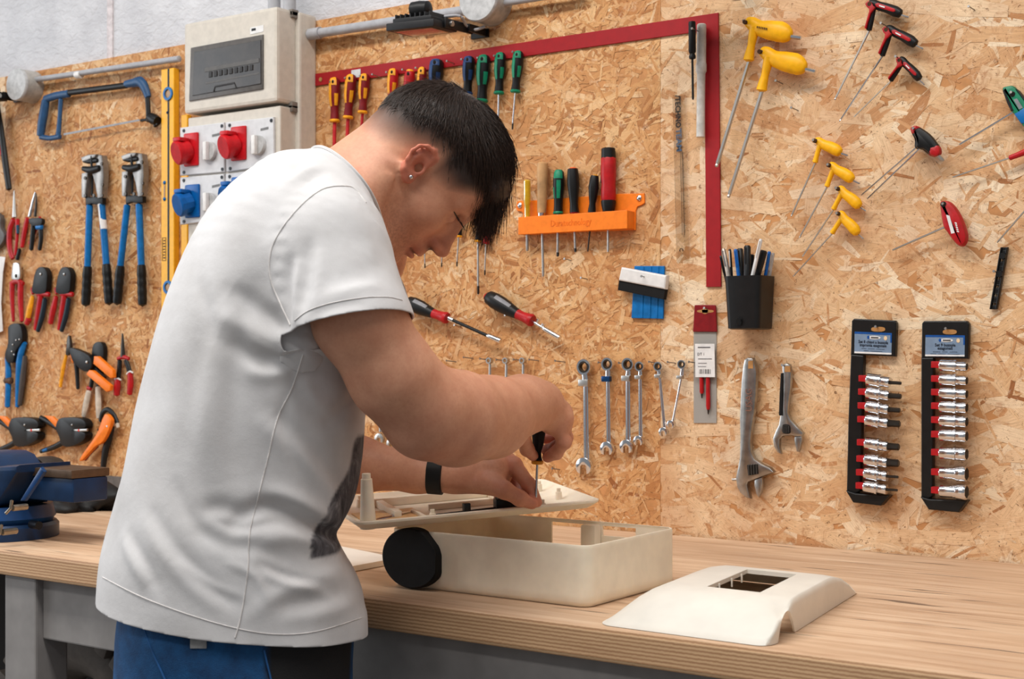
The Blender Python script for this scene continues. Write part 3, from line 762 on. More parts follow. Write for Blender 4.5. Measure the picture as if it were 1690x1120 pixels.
# ---------------- t-shirt
def plane_of(pts, inside):
    a, b, cc_ = [np.array(x) for x in pts]; n = unit(np.cross(b-a, cc_-a))
    return (a, -n) if (np.array(inside)-a)@n > 0 else (a, n)
CUT_R = [PC(487, 557, 1.84), PC(676, 521, 1.84), PC(590, 515, 1.768)]; CUT_L = [CUFF_L, CUFF_L+np.array([0.05, 0, 0.005]), CUFF_L+np.array([0, 0.05, -0.01])]
PR_ = plane_of(CUT_R, SH_R); PL_ = plane_of(CUT_L, SH_L)
def f_slv(p): return np.maximum(s_chain(p, [PC(520, 375, 1.95), PC(546, 415, 1.885), CUFF_R, CUFF_R+(CUFF_R-SH_R)*0.5], [0.075, 0.077, 0.080, 0.083], 0.01), (p-PR_[0])@PR_[1]-0.012)
def f_slvL(p): return np.maximum(s_chain(p, [PC(575, 385, 2.15), PC(600, 430, 2.20), CUFF_L, CUFF_L+(CUFF_L-SH_L)*0.5], [0.074, 0.074, 0.072, 0.073], 0.01), (p-PL_[0])@PL_[1]-0.012)
def f_shirt(p): return smin(smin(f_torso(p), f_slv(p), 0.04), f_slvL(p), 0.035)
P, F = nets(f_shirt, (-0.62, 1.72, -0.455), (-0.09, 2.36, 0.32), 0.0044)
print('shirtnets', time.time()-T0); P = relax(P, F, 4, 0.5)
def cut(P, F, pts, sel, inside):
    """cut the selected faces by the plane through three points, removing the side away from 'inside'"""
    a, b, c = [np.array(x) for x in pts]; n = unit(np.cross(b-a, c-a))
    if (np.array(inside)-a)@n > 0: n = -n
    bm = bmesh.new(); vs = [bm.verts.new(v) for v in P]; fs = []
    for f in F:
        try: fs.append(bm.faces.new([vs[i] for i in f]))
        except ValueError: pass
    bm.verts.ensure_lookup_table(); bm.faces.index_update(); S = sel(P)
    g = [f for f in bm.faces if all(S[v.index] for v in f.verts)] if False else None
    bm.verts.index_update()
    gf = [f for f in bm.faces if all(S[v.index] for v in f.verts)]
    ge = list({e for f in gf for e in f.edges}); gv = list({v for f in gf for v in f.verts})
    bmesh.ops.bisect_plane(bm, geom=gv+ge+gf, dist=1e-5, plane_co=Vector(a), plane_no=Vector(n), clear_outer=True)
    # drop anything loose that is left beyond the cut
    bm.verts.index_update(); Pn = np.array([v.co[:] for v in bm.verts]); Fn = [[v.index for v in f.verts] for f in bm.faces]
    bm.free(); return Pn, Fn
P, F = cut(P, F, [PC(163, 980, 1.965), PC(600, 1042, 1.965), PC(430, 1071, 1.79)], lambda p: np.ones(len(p), bool), PC(400, 600, 1.97))
sl = lambda p: (f_slv(p) < f_torso(p)-0.002) & (((p-SH_R)@unit(CUFF_R-SH_R)) > 0.04)
P, F = cut(P, F, CUT_R, sl, SH_R)
sl2 = lambda p: (f_slvL(p) < f_torso(p)-0.004) & (((p-SH_L)@unit(CUFF_L-SH_L)) > 0.05)
P, F = cut(P, F, CUT_L, sl2, SH_L)
nk = lambda p: p[:, 2] > 0.02
P, F = cut(P, F, [PC(520, 263, 2.06), PC(641, 404, 2.07), PC(602, 322, 1.985)], nk, PC(400, 600, 1.97))
HCn = march(f_torso, [500], [568])[0]; f_in = lambda p: f_torso(p)+0.006-0.017*np.exp(-(np.linalg.norm(p-HCn, axis=1)/0.045)**2)
Pi, Fi = nets(f_in, PC(520, 575, 1.90)-np.array([0.11, 0.13, 0.10]), PC(520, 575, 1.90)+np.array([0.11, 0.13, 0.10]), 0.006)
ki = np.linalg.norm(Pi-HCn, axis=1) < 0.040; Fi = [f for f in Fi if ki[list(f)].all()]
# keep the largest connected piece
par = list(range(len(P)))
def find(x):
    while par[x] != x: par[x] = par[par[x]]; x = par[x]
    return x
for f in F:
    r0 = find(f[0])
    for v in f[1:]: par[find(v)] = r0
rt_ = np.array([find(f[0]) for f in F]); big = np.bincount(rt_).argmax(); F = [f for f, r in zip(F, rt_) if r == big]
used = np.unique(np.concatenate([np.array(f) for f in F])); remap = np.full(len(P), -1); remap[used] = np.arange(len(used))
P = P[used]; F = [[int(remap[i]) for i in f] for f in F]
print('cuts', time.time()-T0)
# folds: pixel polylines on the near side, width and depth in metres
FOLDS = [
 ([(478, 545), (440, 520), (405, 492), (380, 480)], 0.013, -0.006), ([(482, 570), (440, 560), (395, 535), (360, 520)], 0.012, 0.005),
 ([(486, 585), (450, 592), (410, 580), (370, 565)], 0.011, -0.006), ([(480, 610), (440, 618), (400, 612)], 0.012, 0.004),
 ([(418, 470), (400, 540), (388, 620), (385, 700), (392, 780)], 0.016, -0.005), ([(370, 520), (350, 620), (345, 720), (352, 800)], 0.018, 0.004),
 ([(330, 560), (312, 660), (300, 760)], 0.02, -0.003),
 ([(548, 886), (520, 868), (480, 846), (440, 836), (405, 848), (385, 870)], 0.012, -0.011), ([(555, 868), (520, 845), (480, 824), (440, 812)], 0.013, 0.007),
 ([(550, 905), (510, 893), (470, 885), (430, 892)], 0.014, 0.007), ([(400, 850), (370, 838), (335, 840)], 0.012, -0.006),
 ([(330, 880), (380, 900), (430, 905), (480, 930)], 0.011, -0.004), ([(240, 860), (270, 910), (320, 970), (370, 1010)], 0.012, 0.004), ([(255, 850), (290, 905), (345, 965), (395, 1000)], 0.011, -0.004),
 ([(205, 890), (225, 930), (245, 965)], 0.011, 0.004), ([(215, 885), (240, 930), (262, 975)], 0.010, -0.004),
 ([(560, 940), (520, 960), (470, 975), (420, 1010)], 0.012, 0.004), ([(575, 975), (520, 990), (460, 1005)], 0.012, -0.004), ([(580, 1000), (530, 1012), (470, 1018)], 0.012, 0.003),
 ([(440, 700), (480, 735), (530, 790), (560, 840)], 0.015, 0.005), ([(450, 680), (500, 730), (560, 800)], 0.014, -0.004),
 ([(590, 640), (560, 680), (530, 700)], 0.014, -0.004), ([(510, 400), (505, 450), (498, 510)], 0.010, -0.004), ([(530, 420), (525, 470), (515, 520)], 0.010, 0.003),
 ([(492, 440), (488, 490), (486, 540)], 0.009, 0.004), ([(480, 430), (474, 480), (478, 530)], 0.010, -0.006), ([(560, 330), (600, 380), (620, 440)], 0.014, 0.002), ([(640, 430), (600, 450), (560, 460)], 0.016, -0.002),
 ([(420, 300), (440, 360), (448, 400)], 0.02, -0.003), ([(300, 930), (350, 965), (400, 985)], 0.006, 0.0025), ([(430, 930), (480, 952), (540, 962)], 0.006, -0.003), ([(440, 950), (490, 968), (550, 985)], 0.006, 0.0025),
 ([(410, 560), (435, 575), (470, 585)], 0.006, 0.003), ([(400, 590), (430, 603), (465, 605)], 0.006, -0.003), ([(360, 860), (395, 872), (430, 868)], 0.006, -0.003), ([(420, 868), (460, 862), (505, 872)], 0.007, -0.003), ([(380, 930), (420, 950), (440, 990)], 0.006, 0.0025),
 ([(600, 500), (560, 505), (520, 520)], 0.007, -0.002), ([(620, 470), (575, 478), (530, 492)], 0.008, 0.002), ([(330, 470), (345, 520), (350, 570)], 0.012, -0.003), ([(290, 800), (310, 850), (350, 890)], 0.010, -0.003), ([(500, 620), (520, 660), (560, 690)], 0.010, 0.003), ([(470, 660), (470, 720), (500, 780)], 0.009, -0.003), ([(520, 275), (500, 285), (480, 300)], 0.008, 0.003), ([(535, 285), (515, 295), (500, 310)], 0.008, -0.003)]
me_ = bpy.data.meshes.new('tmp'); me_.from_pydata(P.tolist(), [], F); me_.update()
Nn = np.array([v.normal[:] for v in me_.vertices]); bpy.data.meshes.remove(me_)
if ((P-np.array([-0.36, 1.98, -0.05]))*Nn).sum(1).mean() < 0: Nn = -Nn; F = [f[::-1] for f in F]
disp = np.zeros(len(P))
allp = [q_ for pl, _, _ in FOLDS for q_ in pl]; hit_ = march(f_shirt, [a for a, b in allp], [b for a, b in allp]); k0_ = 0
for pl, wd_, amp in FOLDS:
    pl3 = catmull(hit_[k0_:k0_+len(pl)], 4); k0_ += len(pl); L = len(pl3)
    best = np.full(len(P), 9.0); bt = np.zeros(len(P))
    for i in range(L-1):
        ba = pl3[i+1]-pl3[i]; t = np.clip((P-pl3[i])@ba/(ba@ba), 0, 1); dd = np.linalg.norm(P-pl3[i]-t[:, None]*ba, axis=1)
        m_ = dd < best; best[m_] = dd[m_]; bt[m_] = (i+t[m_])/(L-1)
    disp += amp*np.exp(-(best/wd_)**2)*np.sin(np.pi*np.clip(bt*0.85+0.1, 0, 1))**0.7
disp += 0.0020*np.sin(P[:, 2]*26+P[:, 0]*25+np.sin(P[:, 1]*21)*2)*np.sin(P[:, 0]*31-P[:, 2]*11)*np.clip((0.05-P[:, 2])*8, 0.25, 1)
hemd = np.clip((P[:, 2]+0.33)*-1, 0, 0.05); disp += 0.05*hemd*np.sin(P[:, 0]*45+P[:, 1]*38)
P = P+Nn*disp[:, None]
P = np.concatenate([P, Pi]); F = F+[[int(i)+len(P)-len(Pi) for i in f] for f in Fi]
# printed patch on the front, low on the belly
ci = np.argmin(((P[:, None, :]-tc[None])**2).sum(2), 1); fr_ = ((P-tc[ci])*tA[ci]).sum(1)/trf[ci]
thr = np.interp(P[:, 2], [-0.28, -0.24, -0.17, -0.11], [0.66, 0.70, 0.82, 0.92])
prt = np.clip((fr_-thr+0.02*np.sin(P[:, 2]*90))*40, 0, 1)*np.clip((P[:, 2]+0.272)*200, 0, 1)*np.clip((-0.112-P[:, 2])*200, 0, 1)
mt = NT('white_cotton'); tco = mt.tex()
fab = mt.noise(tco, 900, 2, 0.5); sm = mt.noise(tco, 12, 4, 0.6)
base = mt.ramp(sm, [(0.3, (198, 196, 196)), (0.7, (213, 212, 213))])
dirt = mt.noise(mt.mapping(tco, (1, 1, 1), loc=(2, 5, 1)), 7, 5, 0.65)
base = mt.mix(mt.ramp(dirt, [(0.55, 0.0), (0.75, 0.22)]), base, (176, 172, 168))
pr = mt.n('Attribute', attribute_name='prt').outputs['Fac']
pn = mt.ramp(mt.noise(mt.mapping(tco, (1, 1, 0.5)), 40, 5, 0.7, 1.0), [(0.35, (40, 38, 42)), (0.55, (92, 90, 94)), (0.7, (150, 148, 150))])
base = mt.mix(pr, base, pn)
mt.set(Base_Color=base, Roughness=0.9); mt.b.inputs['Specular IOR Level'].default_value = 0.1
try: mt.b.inputs['Sheen Weight'].default_value = 0.15
except Exception: pass
mt.bump(mt.math('ADD', mt.math('MULTIPLY', fab, 0.35), mt.noise(tco, 90, 4, 0.6)), 0.18, 0.002)
shirt = mesh_obj('t_shirt', c2w(P), F, mt.m, person, smooth=True, label='white crew-neck short-sleeved t-shirt with dark front print')
at = shirt.data.attributes.new('prt', 'FLOAT', 'POINT'); at.data.foreach_set('value', prt.astype(np.float32))
sd_ = shirt.modifiers.new('cloth_thickness', 'SOLIDIFY'); sd_.thickness = 0.0022; sd_.offset = -1
sb_ = shirt.modifiers.new('smooth', 'SUBSURF'); sb_.levels = 1; sb_.render_levels = 1
from mathutils.bvhtree import BVHTree
bvh = BVHTree.FromPolygons([Vector(v) for v in P], F)
def on_shirt(pl, sub=6, out=0.0003):
    res = []
    for x, y in catmull(np.array(pl, float), sub):
        d = Vector(((x-CX)/FPX, 1, (HY-y)/FPX)); h = bvh.ray_cast(Vector((0, 0, 0)), d.normalized())
        if h[0] is not None: res.append(np.array(h[0])-np.array(d.normalized())*out)
    return c2w(np.array(res))
mseam = mat('seam_thread', (214, 210, 208), 0.9)
for nm, pl, r in [('side_seam', [(500, 585), (482, 640), (458, 690), (441, 760), (426, 820), (412, 880), (409, 940), (399, 1010), (388, 1052)], 0.0010),
              ('sleeve_seam', [(604, 334), (588, 314), (571, 307), (530, 313), (489, 347), (456, 392), (445, 427), (447, 463), (462, 500), (479, 536)], 0.0011),
              ('hem_stitching', [(169, 952), (230, 983), (300, 1010), (380, 1034), (450, 1046), (520, 1042), (597, 1019)], 0.0007),
              ('cuff_stitching', [(486, 529), (510, 512), (550, 499), (600, 491), (640, 490), (664, 495)], 0.0007)]:
    pp = on_shirt(pl); s_m = MB(); s_m.tube(pp, r, 6, nrm=tuple(-FV)); s_m.build(nm, mseam, shirt)
# ribbed neck band along the collar edge
bm_ = {}
for f in F:
    for i in range(len(f)):
        e = (min(f[i], f[i-1]), max(f[i], f[i-1])); bm_[e] = bm_.get(e, 0)+1
bd = [e for e, c in bm_.items() if c == 1]; adj = {}
for a, b in bd: adj.setdefault(a, []).append(b); adj.setdefault(b, []).append(a)
loops = []; seen = set()
for s0 in adj:
    if s0 in seen: continue
    lp = [s0]; seen.add(s0); cur = s0
    while True:
        nx = [x for x in adj[cur] if x not in seen]
        if not nx: break
        cur = nx[0]; seen.add(cur); lp.append(cur)
    loops.append(lp)
col = max((l for l in loops if len(l) > 40), key=lambda l: P[l][:, 2].mean())
cl = P[col]; cl = np.array([cl[(np.arange(-4, 5)+i) % len(cl)].mean(0) for i in range(0, len(cl), 3)]); cl = np.concatenate([cl, cl[:2]])
nb_ = MB(); nb_.tube(c2w(cl), 0.0055, 8, flat=0.55, nrm=tuple(unit(c2w(NK1)[0]-c2w(NK0)[0]))); nb_.build('neck_band', mt.m, shirt)
print('shirt', time.time()-T0)
# ---------------- trousers
HIPC = PC(392, 1040, 1.968)
def f_trs(p):
    d = s_sweep(p, [HIPC+np.array([0, 0, 0.05]), HIPC-np.array([0.004, 0, 0.06]), HIPC-np.array([0.004, 0, 0.14])], [FWD]*3, [SIDE]*3, [0.158, 0.163, 0.150], [0.160, 0.164, 0.160], 0.4, 2.3)
    for sg, fo in ((1, 0.02), (-1, -0.02)):
        h_ = HIPC+SIDE*0.082*sg-np.array([0, 0, 0.12]); k_ = np.array([*(h_[:2]+FWD[:2]*(0.03+fo)), -0.78]); a_ = np.array([*(h_[:2]+FWD[:2]*(-0.01+fo)), -1.185])
        d = smin(d, s_chain(p, [h_, k_, a_], [0.088, 0.068, 0.062], 0.03), 0.03)
    return d
P2, F2 = nets(f_trs, (-0.66, 1.65, -1.25), (-0.10, 2.28, -0.24), 0.0075)
P2 = relax(P2, F2, 2, 0.5)
u2 = ((P2-HIPC)@FWD)/0.163; P2 = P2+0.003*np.sin(P2[:, 2:3]*60+P2[:, :1]*30)*np.array([[0.5, -0.8, 0]])
blk_ = np.clip((u2-0.20)*60, 0, 1)*np.clip((0.93-u2)*60, 0, 1)
mtr = NT('work_trouser_cloth'); rco = mtr.tex(); bn = mtr.noise(rco, 30, 5, 0.65); wv = mtr.noise(rco, 700, 2)
bb_ = mtr.mix(mtr.n('Attribute', attribute_name='blk').outputs['Fac'], mtr.ramp(bn, [(0.3, (8, 54, 96)), (0.7, (20, 86, 140))]), (24, 23, 25))
mtr.set(Base_Color=bb_, Roughness=0.85); mtr.bump(mtr.math('ADD', wv, mtr.noise(rco, 28, 4)), 0.35, 0.003)
trs = field_mesh('trousers', P2, F2, mtr.m, person, dict(blk=blk_)); trs['label'] = 'blue work trousers with black side panels'
def on_trs(pl, sub=4, out=0.001):
    a = catmull(np.array(pl, float), sub); h = march(f_trs, a[:, 0], a[:, 1], 1.4, 2.4); return c2w(h*(1-out/2.0))
mst = mat('blue_thread', (40, 92, 150), 0.8)
for nm, pl in [('pocket_seam', [(232, 1018), (262, 1034), (300, 1046), (345, 1055)]), ('panel_seam', [(436, 1072), (441, 1095), (447, 1120), (452, 1150)]), ('back_seam', [(236, 1030), (250, 1070), (272, 1120), (285, 1150)])]:
    s_m = MB(); s_m.tube(on_trs(pl), 0.0012, 6, nrm=tuple(-FV)); s_m.build(nm, mst, trs)
tg = on_trs([(328, 1058)], 1)[0] if False else c2w(march(f_trs, [328], [1060]))[0]
t_ = MB(); t_.bbox(tg-FV*0.002, (0.021, 0.002, 0.014), 0.0008, [RV, FV, ZV]); t_.build('pocket_tag', mat('grey_webbing', (160, 160, 160), 0.8), trs)
# shoes on the floor
for sg, fo in ((1, 0.02), (-1, -0.02)):
    a_ = HIPC+SIDE*0.082*sg+FWD*(-0.01+fo); a_ = np.array([a_[0], a_[1], -1.26]); w0 = c2w(a_)[0]; fx = FWD[0]*RV+FWD[1]*FV; sx_ = np.cross(ZV, fx)
    sh = MB(); prof = [(-0.09, 0.028, 0.05), (-0.06, 0.038, 0.085), (0.0, 0.040, 0.10), (0.06, 0.042, 0.075), (0.12, 0.046, 0.055), (0.17, 0.038, 0.045), (0.195, 0.02, 0.03)]
    V = []; Fc = []
    for x, hw_, hh in prof:
        for k in range(12):
            an = math.pi*k/11; V.append(w0+fx*x+sx_*hw_*math.cos(an)+ZV*(0.002+hh*math.sin(an)**0.7))
    for i in range(len(prof)-1):
        for k in range(11): Fc.append([i*12+k, i*12+k+1, (i+1)*12+k+1, (i+1)*12+k])
        Fc.append([i*12+11, i*12, (i+1)*12, (i+1)*12+11])
    Fc += [list(range(12))[::-1], [(len(prof)-1)*12+k for k in range(12)]]
    sh.add(V, Fc); sh.build('shoe', mat('black_leather', (30, 28, 27), 0.5), person)
print('clothes', time.time()-T0)
# ---------------- wrist watch on the far arm
wt = thing('wristwatch', 'black wristwatch with a wide strap on the left wrist', 'watch', c2w(PC(720, 783, 2.228))[0])
wc = PC(720, 783, 2.228); wa = unit(PC(745, 784, 2.225)-PC(690, 780, 2.232)); B1 = unit(np.cross(wa, [0, 1, 0])); B2 = np.cross(wa, B1)
V = []; Fc = []; sg_ = 40
for i in range(sg_):
    an = 2*math.pi*i/sg_; dvec = B1*math.cos(an)+B2*math.sin(an); r0 = 0.012
    rr = np.linspace(0.012, 0.05, 60); e = f_arms(wc+dvec*rr[:, None])[1]; r0 = rr[np.argmax(e > 0)]
    for xx, ro in ((-0.0125, 0.0005), (-0.011, 0.0035), (0.011, 0.0035), (0.0125, 0.0005), (0.0, -0.003)): V.append(wc+wa*xx+dvec*(r0+ro))
for i in range(sg_):
    j = (i+1) % sg_
    for k in range(5): q_ = (k+1) % 5; Fc.append([i*5+k, i*5+q_, j*5+q_, j*5+k])
s_m = MB(); s_m.add(c2w(np.array(V)), Fc); s_m.build('strap', mat('black_rubber', (14, 14, 15), 0.55), wt, sharp=50)
cs = c2w(wc+np.array([0.004, 0.030, 0.012]))[0]; s_m = MB(); s_m.bbox(cs, (0.030, 0.012, 0.034), 0.004, [RV, FV, ZV]); s_m.build('watch_case', mat('black_plastic', (20, 20, 21), 0.35), wt)
# ================================================================== things on the workbench
M_WHITE = mat('cream_printed_plastic', (240, 226, 204), 0.42, var=0.05, scale=16, sss=0.15)
M_WHITE2 = mat('white_printed_plastic', (246, 241, 230), 0.45, var=0.03, scale=16, Transmission_Weight=0.2)
M_BLK = mat('black_plastic', (12, 12, 13), 0.4, Specular_IOR_Level=0.3)
def grid_shell(path, levels, inset, skip, th, closed=True):
    """wall along a plan path (x,y) with height levels, thickness th inwards; skip(i,j) leaves a cell open"""
    P = np.array(path); n = len(P); V = []; F = []
    e = np.roll(P, -1, 0)-P; e /= np.linalg.norm(e, axis=1)[:, None]; nr = np.stack([-e[:, 1], e[:, 0]], 1); nv = nr+np.roll(nr, 1, 0); nv /= np.linalg.norm(nv, axis=1)[:, None]
    m = len(levels)
    for side in (0, 1):
        for j, z in enumerate(levels):
            for i in range(n):
                q = P[i]+nv[i]*(inset[j]+side*th); V.append((q[0], q[1], z))
    id_ = lambda s, j, i: s*m*n+j*n+(i % n)
    on = lambda i, j: 0 <= j < m-1 and not skip(i % n, j)
    for j in range(m-1):
        for i in range(n):
            if not on(i, j): continue
            F.append([id_(0, j, i), id_(0, j, i+1), id_(0, j+1, i+1), id_(0, j+1, i)]); F.append([id_(1, j, i), id_(1, j+1, i), id_(1, j+1, i+1), id_(1, j, i+1)])
            for (di, dj, a, b) in ((0, -1, (j, i), (j, i+1)), (0, 1, (j+1, i+1), (j+1, i)), (-1, 0, (j+1, i), (j, i)), (1, 0, (j, i+1), (j+1, i+1))):
                if not on(i+di, j+dj): F.append([id_(0, *a), id_(1, *a), id_(1, *b), id_(0, *b)][::-1])
    return V, F
# ---- open box
bx0, bx1, by0, by1, bh = -1.416, -1.052, -0.795, -0.533, 0.088
cxm, cym = (bx0+bx1)/2, (by0+by1)/2
box = thing('plastic_enclosure', 'open cream plastic box standing on the bench under the lid', 'plastic box', (cxm, cym, BENCH_Z))
def fx(px, py): return atY(px, py, by1)[0]
xs_open = sorted([fx(912, 875), fx(969, 875)]); xs_slot = sorted([fx(996, 866), fx(1051, 866)])
path = []
rr = 0.022; Wd, Dp = bx1-bx0, by1-by0
base_path = [(x+cxm, y+cym) for x, y in rrect(Wd, Dp, rr, 6)]
# insert split points on the far side (y = by1)
out = []
for i, p in enumerate(base_path):
    out.append(p); q = base_path[(i+1) % len(base_path)]
    if abs(p[1]-by1) < 1e-6 and abs(q[1]-by1) < 1e-6 and abs(p[0]-q[0]) > 0.1:
        for x in sorted(xs_open+xs_slot, reverse=True): out.append((x, by1))
mid = lambda i: ((out[i][0]+out[(i+1) % len(out)][0])/2, (out[i][1]+out[(i+1) % len(out)][1])/2)
lev = [BENCH_Z+0.0005, BENCH_Z+0.004, BENCH_Z+0.008, BENCH_Z+0.018, BENCH_Z+0.066, BENCH_Z+0.082, BENCH_Z+bh-0.002, BENCH_Z+bh]
ins = [0.006, 0.002, 0.0, 0, 0, 0, 0, 0.0008]
def skp(i, j):
    x, y = mid(i)
    if abs(y-by1) > 1e-5: return False
    if xs_open[0] < x < xs_open[1]: return j in (3, 4)
    if xs_slot[0] < x < xs_slot[1]: return j == 4
    return False
V, F = grid_shell(out, lev, ins, skp, 0.0034)
b = MB(); b.add(V, F)
fb = [(x+cxm, y+cym, BENCH_Z+0.0012) for x, y in rrect(Wd-0.012, Dp-0.012, rr-0.006, 6)]; ft = [(x+cxm, y+cym, BENCH_Z+0.005) for x, y in rrect(Wd-0.008, Dp-0.008, rr-0.004, 6)]
b.add(fb, [list(range(len(fb)))[::-1]]); b.add(ft, [list(range(len(ft)))])
b.build('body', M_WHITE, box, sharp=50)
pil = MB(); xa, xb = xs_open[1], xs_slot[0]
pil.bbox(((xa+xb)/2, by1-0.014, BENCH_Z+0.045), (abs(xb-xa)*0.9, 0.020, 0.078), 0.004); pil.build('corner_post', M_WHITE, box)
rib = MB(); rib.bbox((bx0+0.12, by0+0.12, BENCH_Z+0.03), (0.004, 0.20, 0.05), 0.001); rib.build('inner_rib', M_WHITE, box)
dc = atY(683, 920, by0-0.006); dsk = MB(); prof = []
seg = 8
dsk.lathe(dc+np.array([0, 0.007, 0]), dc+np.array([0, -0.010, 0]), [(0, 0.046), (0.85, 0.046), (1.0, 0.0435)], 44)
dpo = dsk.build('speaker_cover', mat('matt_black_foam', (12, 12, 13), 0.8), box, label='round black foam cover', sharp=30)
V = np.array([v.co[:] for v in dpo.data.vertices]); lc = dc-ORG[dpo.name]
for v in dpo.data.vertices:     # flattened right side with two flats
    v.co.x = lc[0]+(v.co.x-lc[0])*1.22; dx = v.co.x-lc[0]; dz = v.co.z-lc[2]
    if dx > 0.049: v.co.x = lc[0]+0.049
    if dx+dz > 0.064: 
        k = (dx+dz-0.064)/2; v.co.x -= k; v.co.z -= k
# ---- inverted lid lying across the box
LA, LB, LCn = c2w(PC(588, 868, 2.10))[0], c2w(PC(994, 829, 2.237))[0], c2w(PC(888, 794, 2.470))[0]
lift_ = np.array([0, 0, 0.004]); LA, LB, LCn = LA+lift_, LB+lift_, LCn+lift_
ux = LB-LA; LL = np.linalg.norm(ux); ux /= LL; vy = LCn-LB; vy -= ux*(vy@ux); LWd = np.linalg.norm(vy); vy /= LWd; nz = np.cross(ux, vy)
def LP(a, b_, c): return LA+ux*a*LL+vy*b_*LWd+nz*c
lid = thing('upturned_tray', 'cream plastic lid turned upside down across the open box, inside up', 'plastic lid', LP(0.5, 0.5, -0.018))
V = []; F = []
ringsL = [(0.000, 0.0000, 0.018), (0.004, 0.0012, 0.018), (0.006, 0.0000, 0.018), (0.0075, -0.003, 0.018), (0.020, -0.0115, 0.016), (0.034, -0.0140, 0.014)]
outer = [(0.0, -0.003, 0.018), (0.012, -0.0125, 0.017), (0.030, -0.0165, 0.016)]
def rl(ins_, z, r):
    return [LA+ux*(x+LL/2)+vy*(y+LWd/2)+nz*z for x, y in rrect(LL-2*ins_, LWd-2*ins_, max(r, 0.004), 6)]
rgs = [rl(*o) for o in outer[::-1]]+[rl(*o) for o in ringsL]; n = len(rgs[0])
for r_ in rgs: V += r_
for j in range(len(rgs)-1):
    for i in range(n): F.append([j*n+i, j*n+(i+1) % n, (j+1)*n+(i+1) % n, (j+1)*n+i])
F.append(list(range(n))[::-1]); F.append([(len(rgs)-1)*n+i for i in range(n)])
l_ = MB(); l_.add(V, F); l_.build('tray', M_WHITE, lid, sharp=40)
ps = MB(); pb = LP(0.062, 0.105, -0.014); ps.lathe(pb, pb+nz*0.083, [(0, 0.0125), (0.25, 0.0115), (0.9, 0.0085), (0.905, 0.0068), (1.0, 0.0064)], 18); ps.build('screw_post', M_WHITE, lid)
for a, b_, sx, sy, sz in ((0.45, 0.80, 0.60, 0.010, 0.014), (0.22, 0.55, 0.012, 0.45, 0.012), (0.55, 0.50, 0.35, 0.006, 0.010), (0.30, 0.30, 0.006, 0.30, 0.008), (0.70, 0.62, 0.008, 0.35, 0.012)):
    r_ = MB(); r_.bbox(LP(a, b_, -0.014+sz/2), (sx*LL if sx > 0.05 else sx, sy*LWd if sy > 0.05 else sy, sz), 0.002, [ux, vy, nz]); r_.build('rib', M_WHITE, lid)
for a, b_ in ((0.32, 0.12), (0.77, 0.10), (0.80, 0.30), (0.93, 0.45), (0.93, 0.80), (0.15, 0.85)):
    s_ = MB(); c = LP(a, b_, -0.014); s_.lathe(c, c+nz*0.019, [(0, 0.006), (0.7, 0.005), (0.72, 0.0035), (1, 0.0035)], 12); s_.build('boss', M_WHITE, lid)
fl_ = MB(); fl_.bbox(LP(0.20, 0.42, -0.0125), (0.10, 0.09, 0.003), 0.001, [ux, vy, nz]); fl_.build('cover_film', mat('beige_film', (214, 170, 118), 0.4), lid)
# things lying in the lid
rod = thing('linkage_rod', 'thin dark rod with two black clips lying inside the upturned lid', 'rod', LP(0.5, 0.2, -0.012))
r0, r1 = LP(0.34, 0.15, -0.006), LP(0.70, 0.155, -0.003)
m_ = MB(); m_.cyl(r0, r1, 0.0022, 10); m_.build('shaft', mat('dark_steel', (70, 66, 62), 0.35, 0.8), rod)
m_ = MB(); m_.bbox(LP(0.465, 0.152, 0.000), (0.011, 0.012, 0.017), 0.002, [ux, vy, nz]); m_.build('clip', M_BLK, rod)
m_ = MB(); m_.bbox(LP(0.625, 0.155, 0.001), (0.034, 0.016, 0.019), 0.002, [ux, vy, nz])
for k in range(4): m_.box(LP(0.625, 0.155, -0.001)+ux*(-0.012+k*0.008)+nz*0.0115, (0.003, 0.016, 0.003), [ux, vy, nz])
m_.build('clip', M_BLK, rod)
m_ = MB(); m_.plate_w(np.array([(0, 0), (1, 0), (1, 1)]), 0, 0.1) if False else None
bl = MB(); p0, p1 = LP(0.125, 0.30, -0.0115), LP(0.30, 0.44, -0.0085)
bl.lathe(p0, p1, [(0, 0.002), (0.1, 0.007), (0.6, 0.007), (1.0, 0.001)], 12, squash=0.3, nrm=nz)
tag(bl.build('metal_strip', mat('bright_steel', (200, 202, 206), 0.2, 1.0)), 'short bright metal strip lying in the upturned lid', 'metal strip')
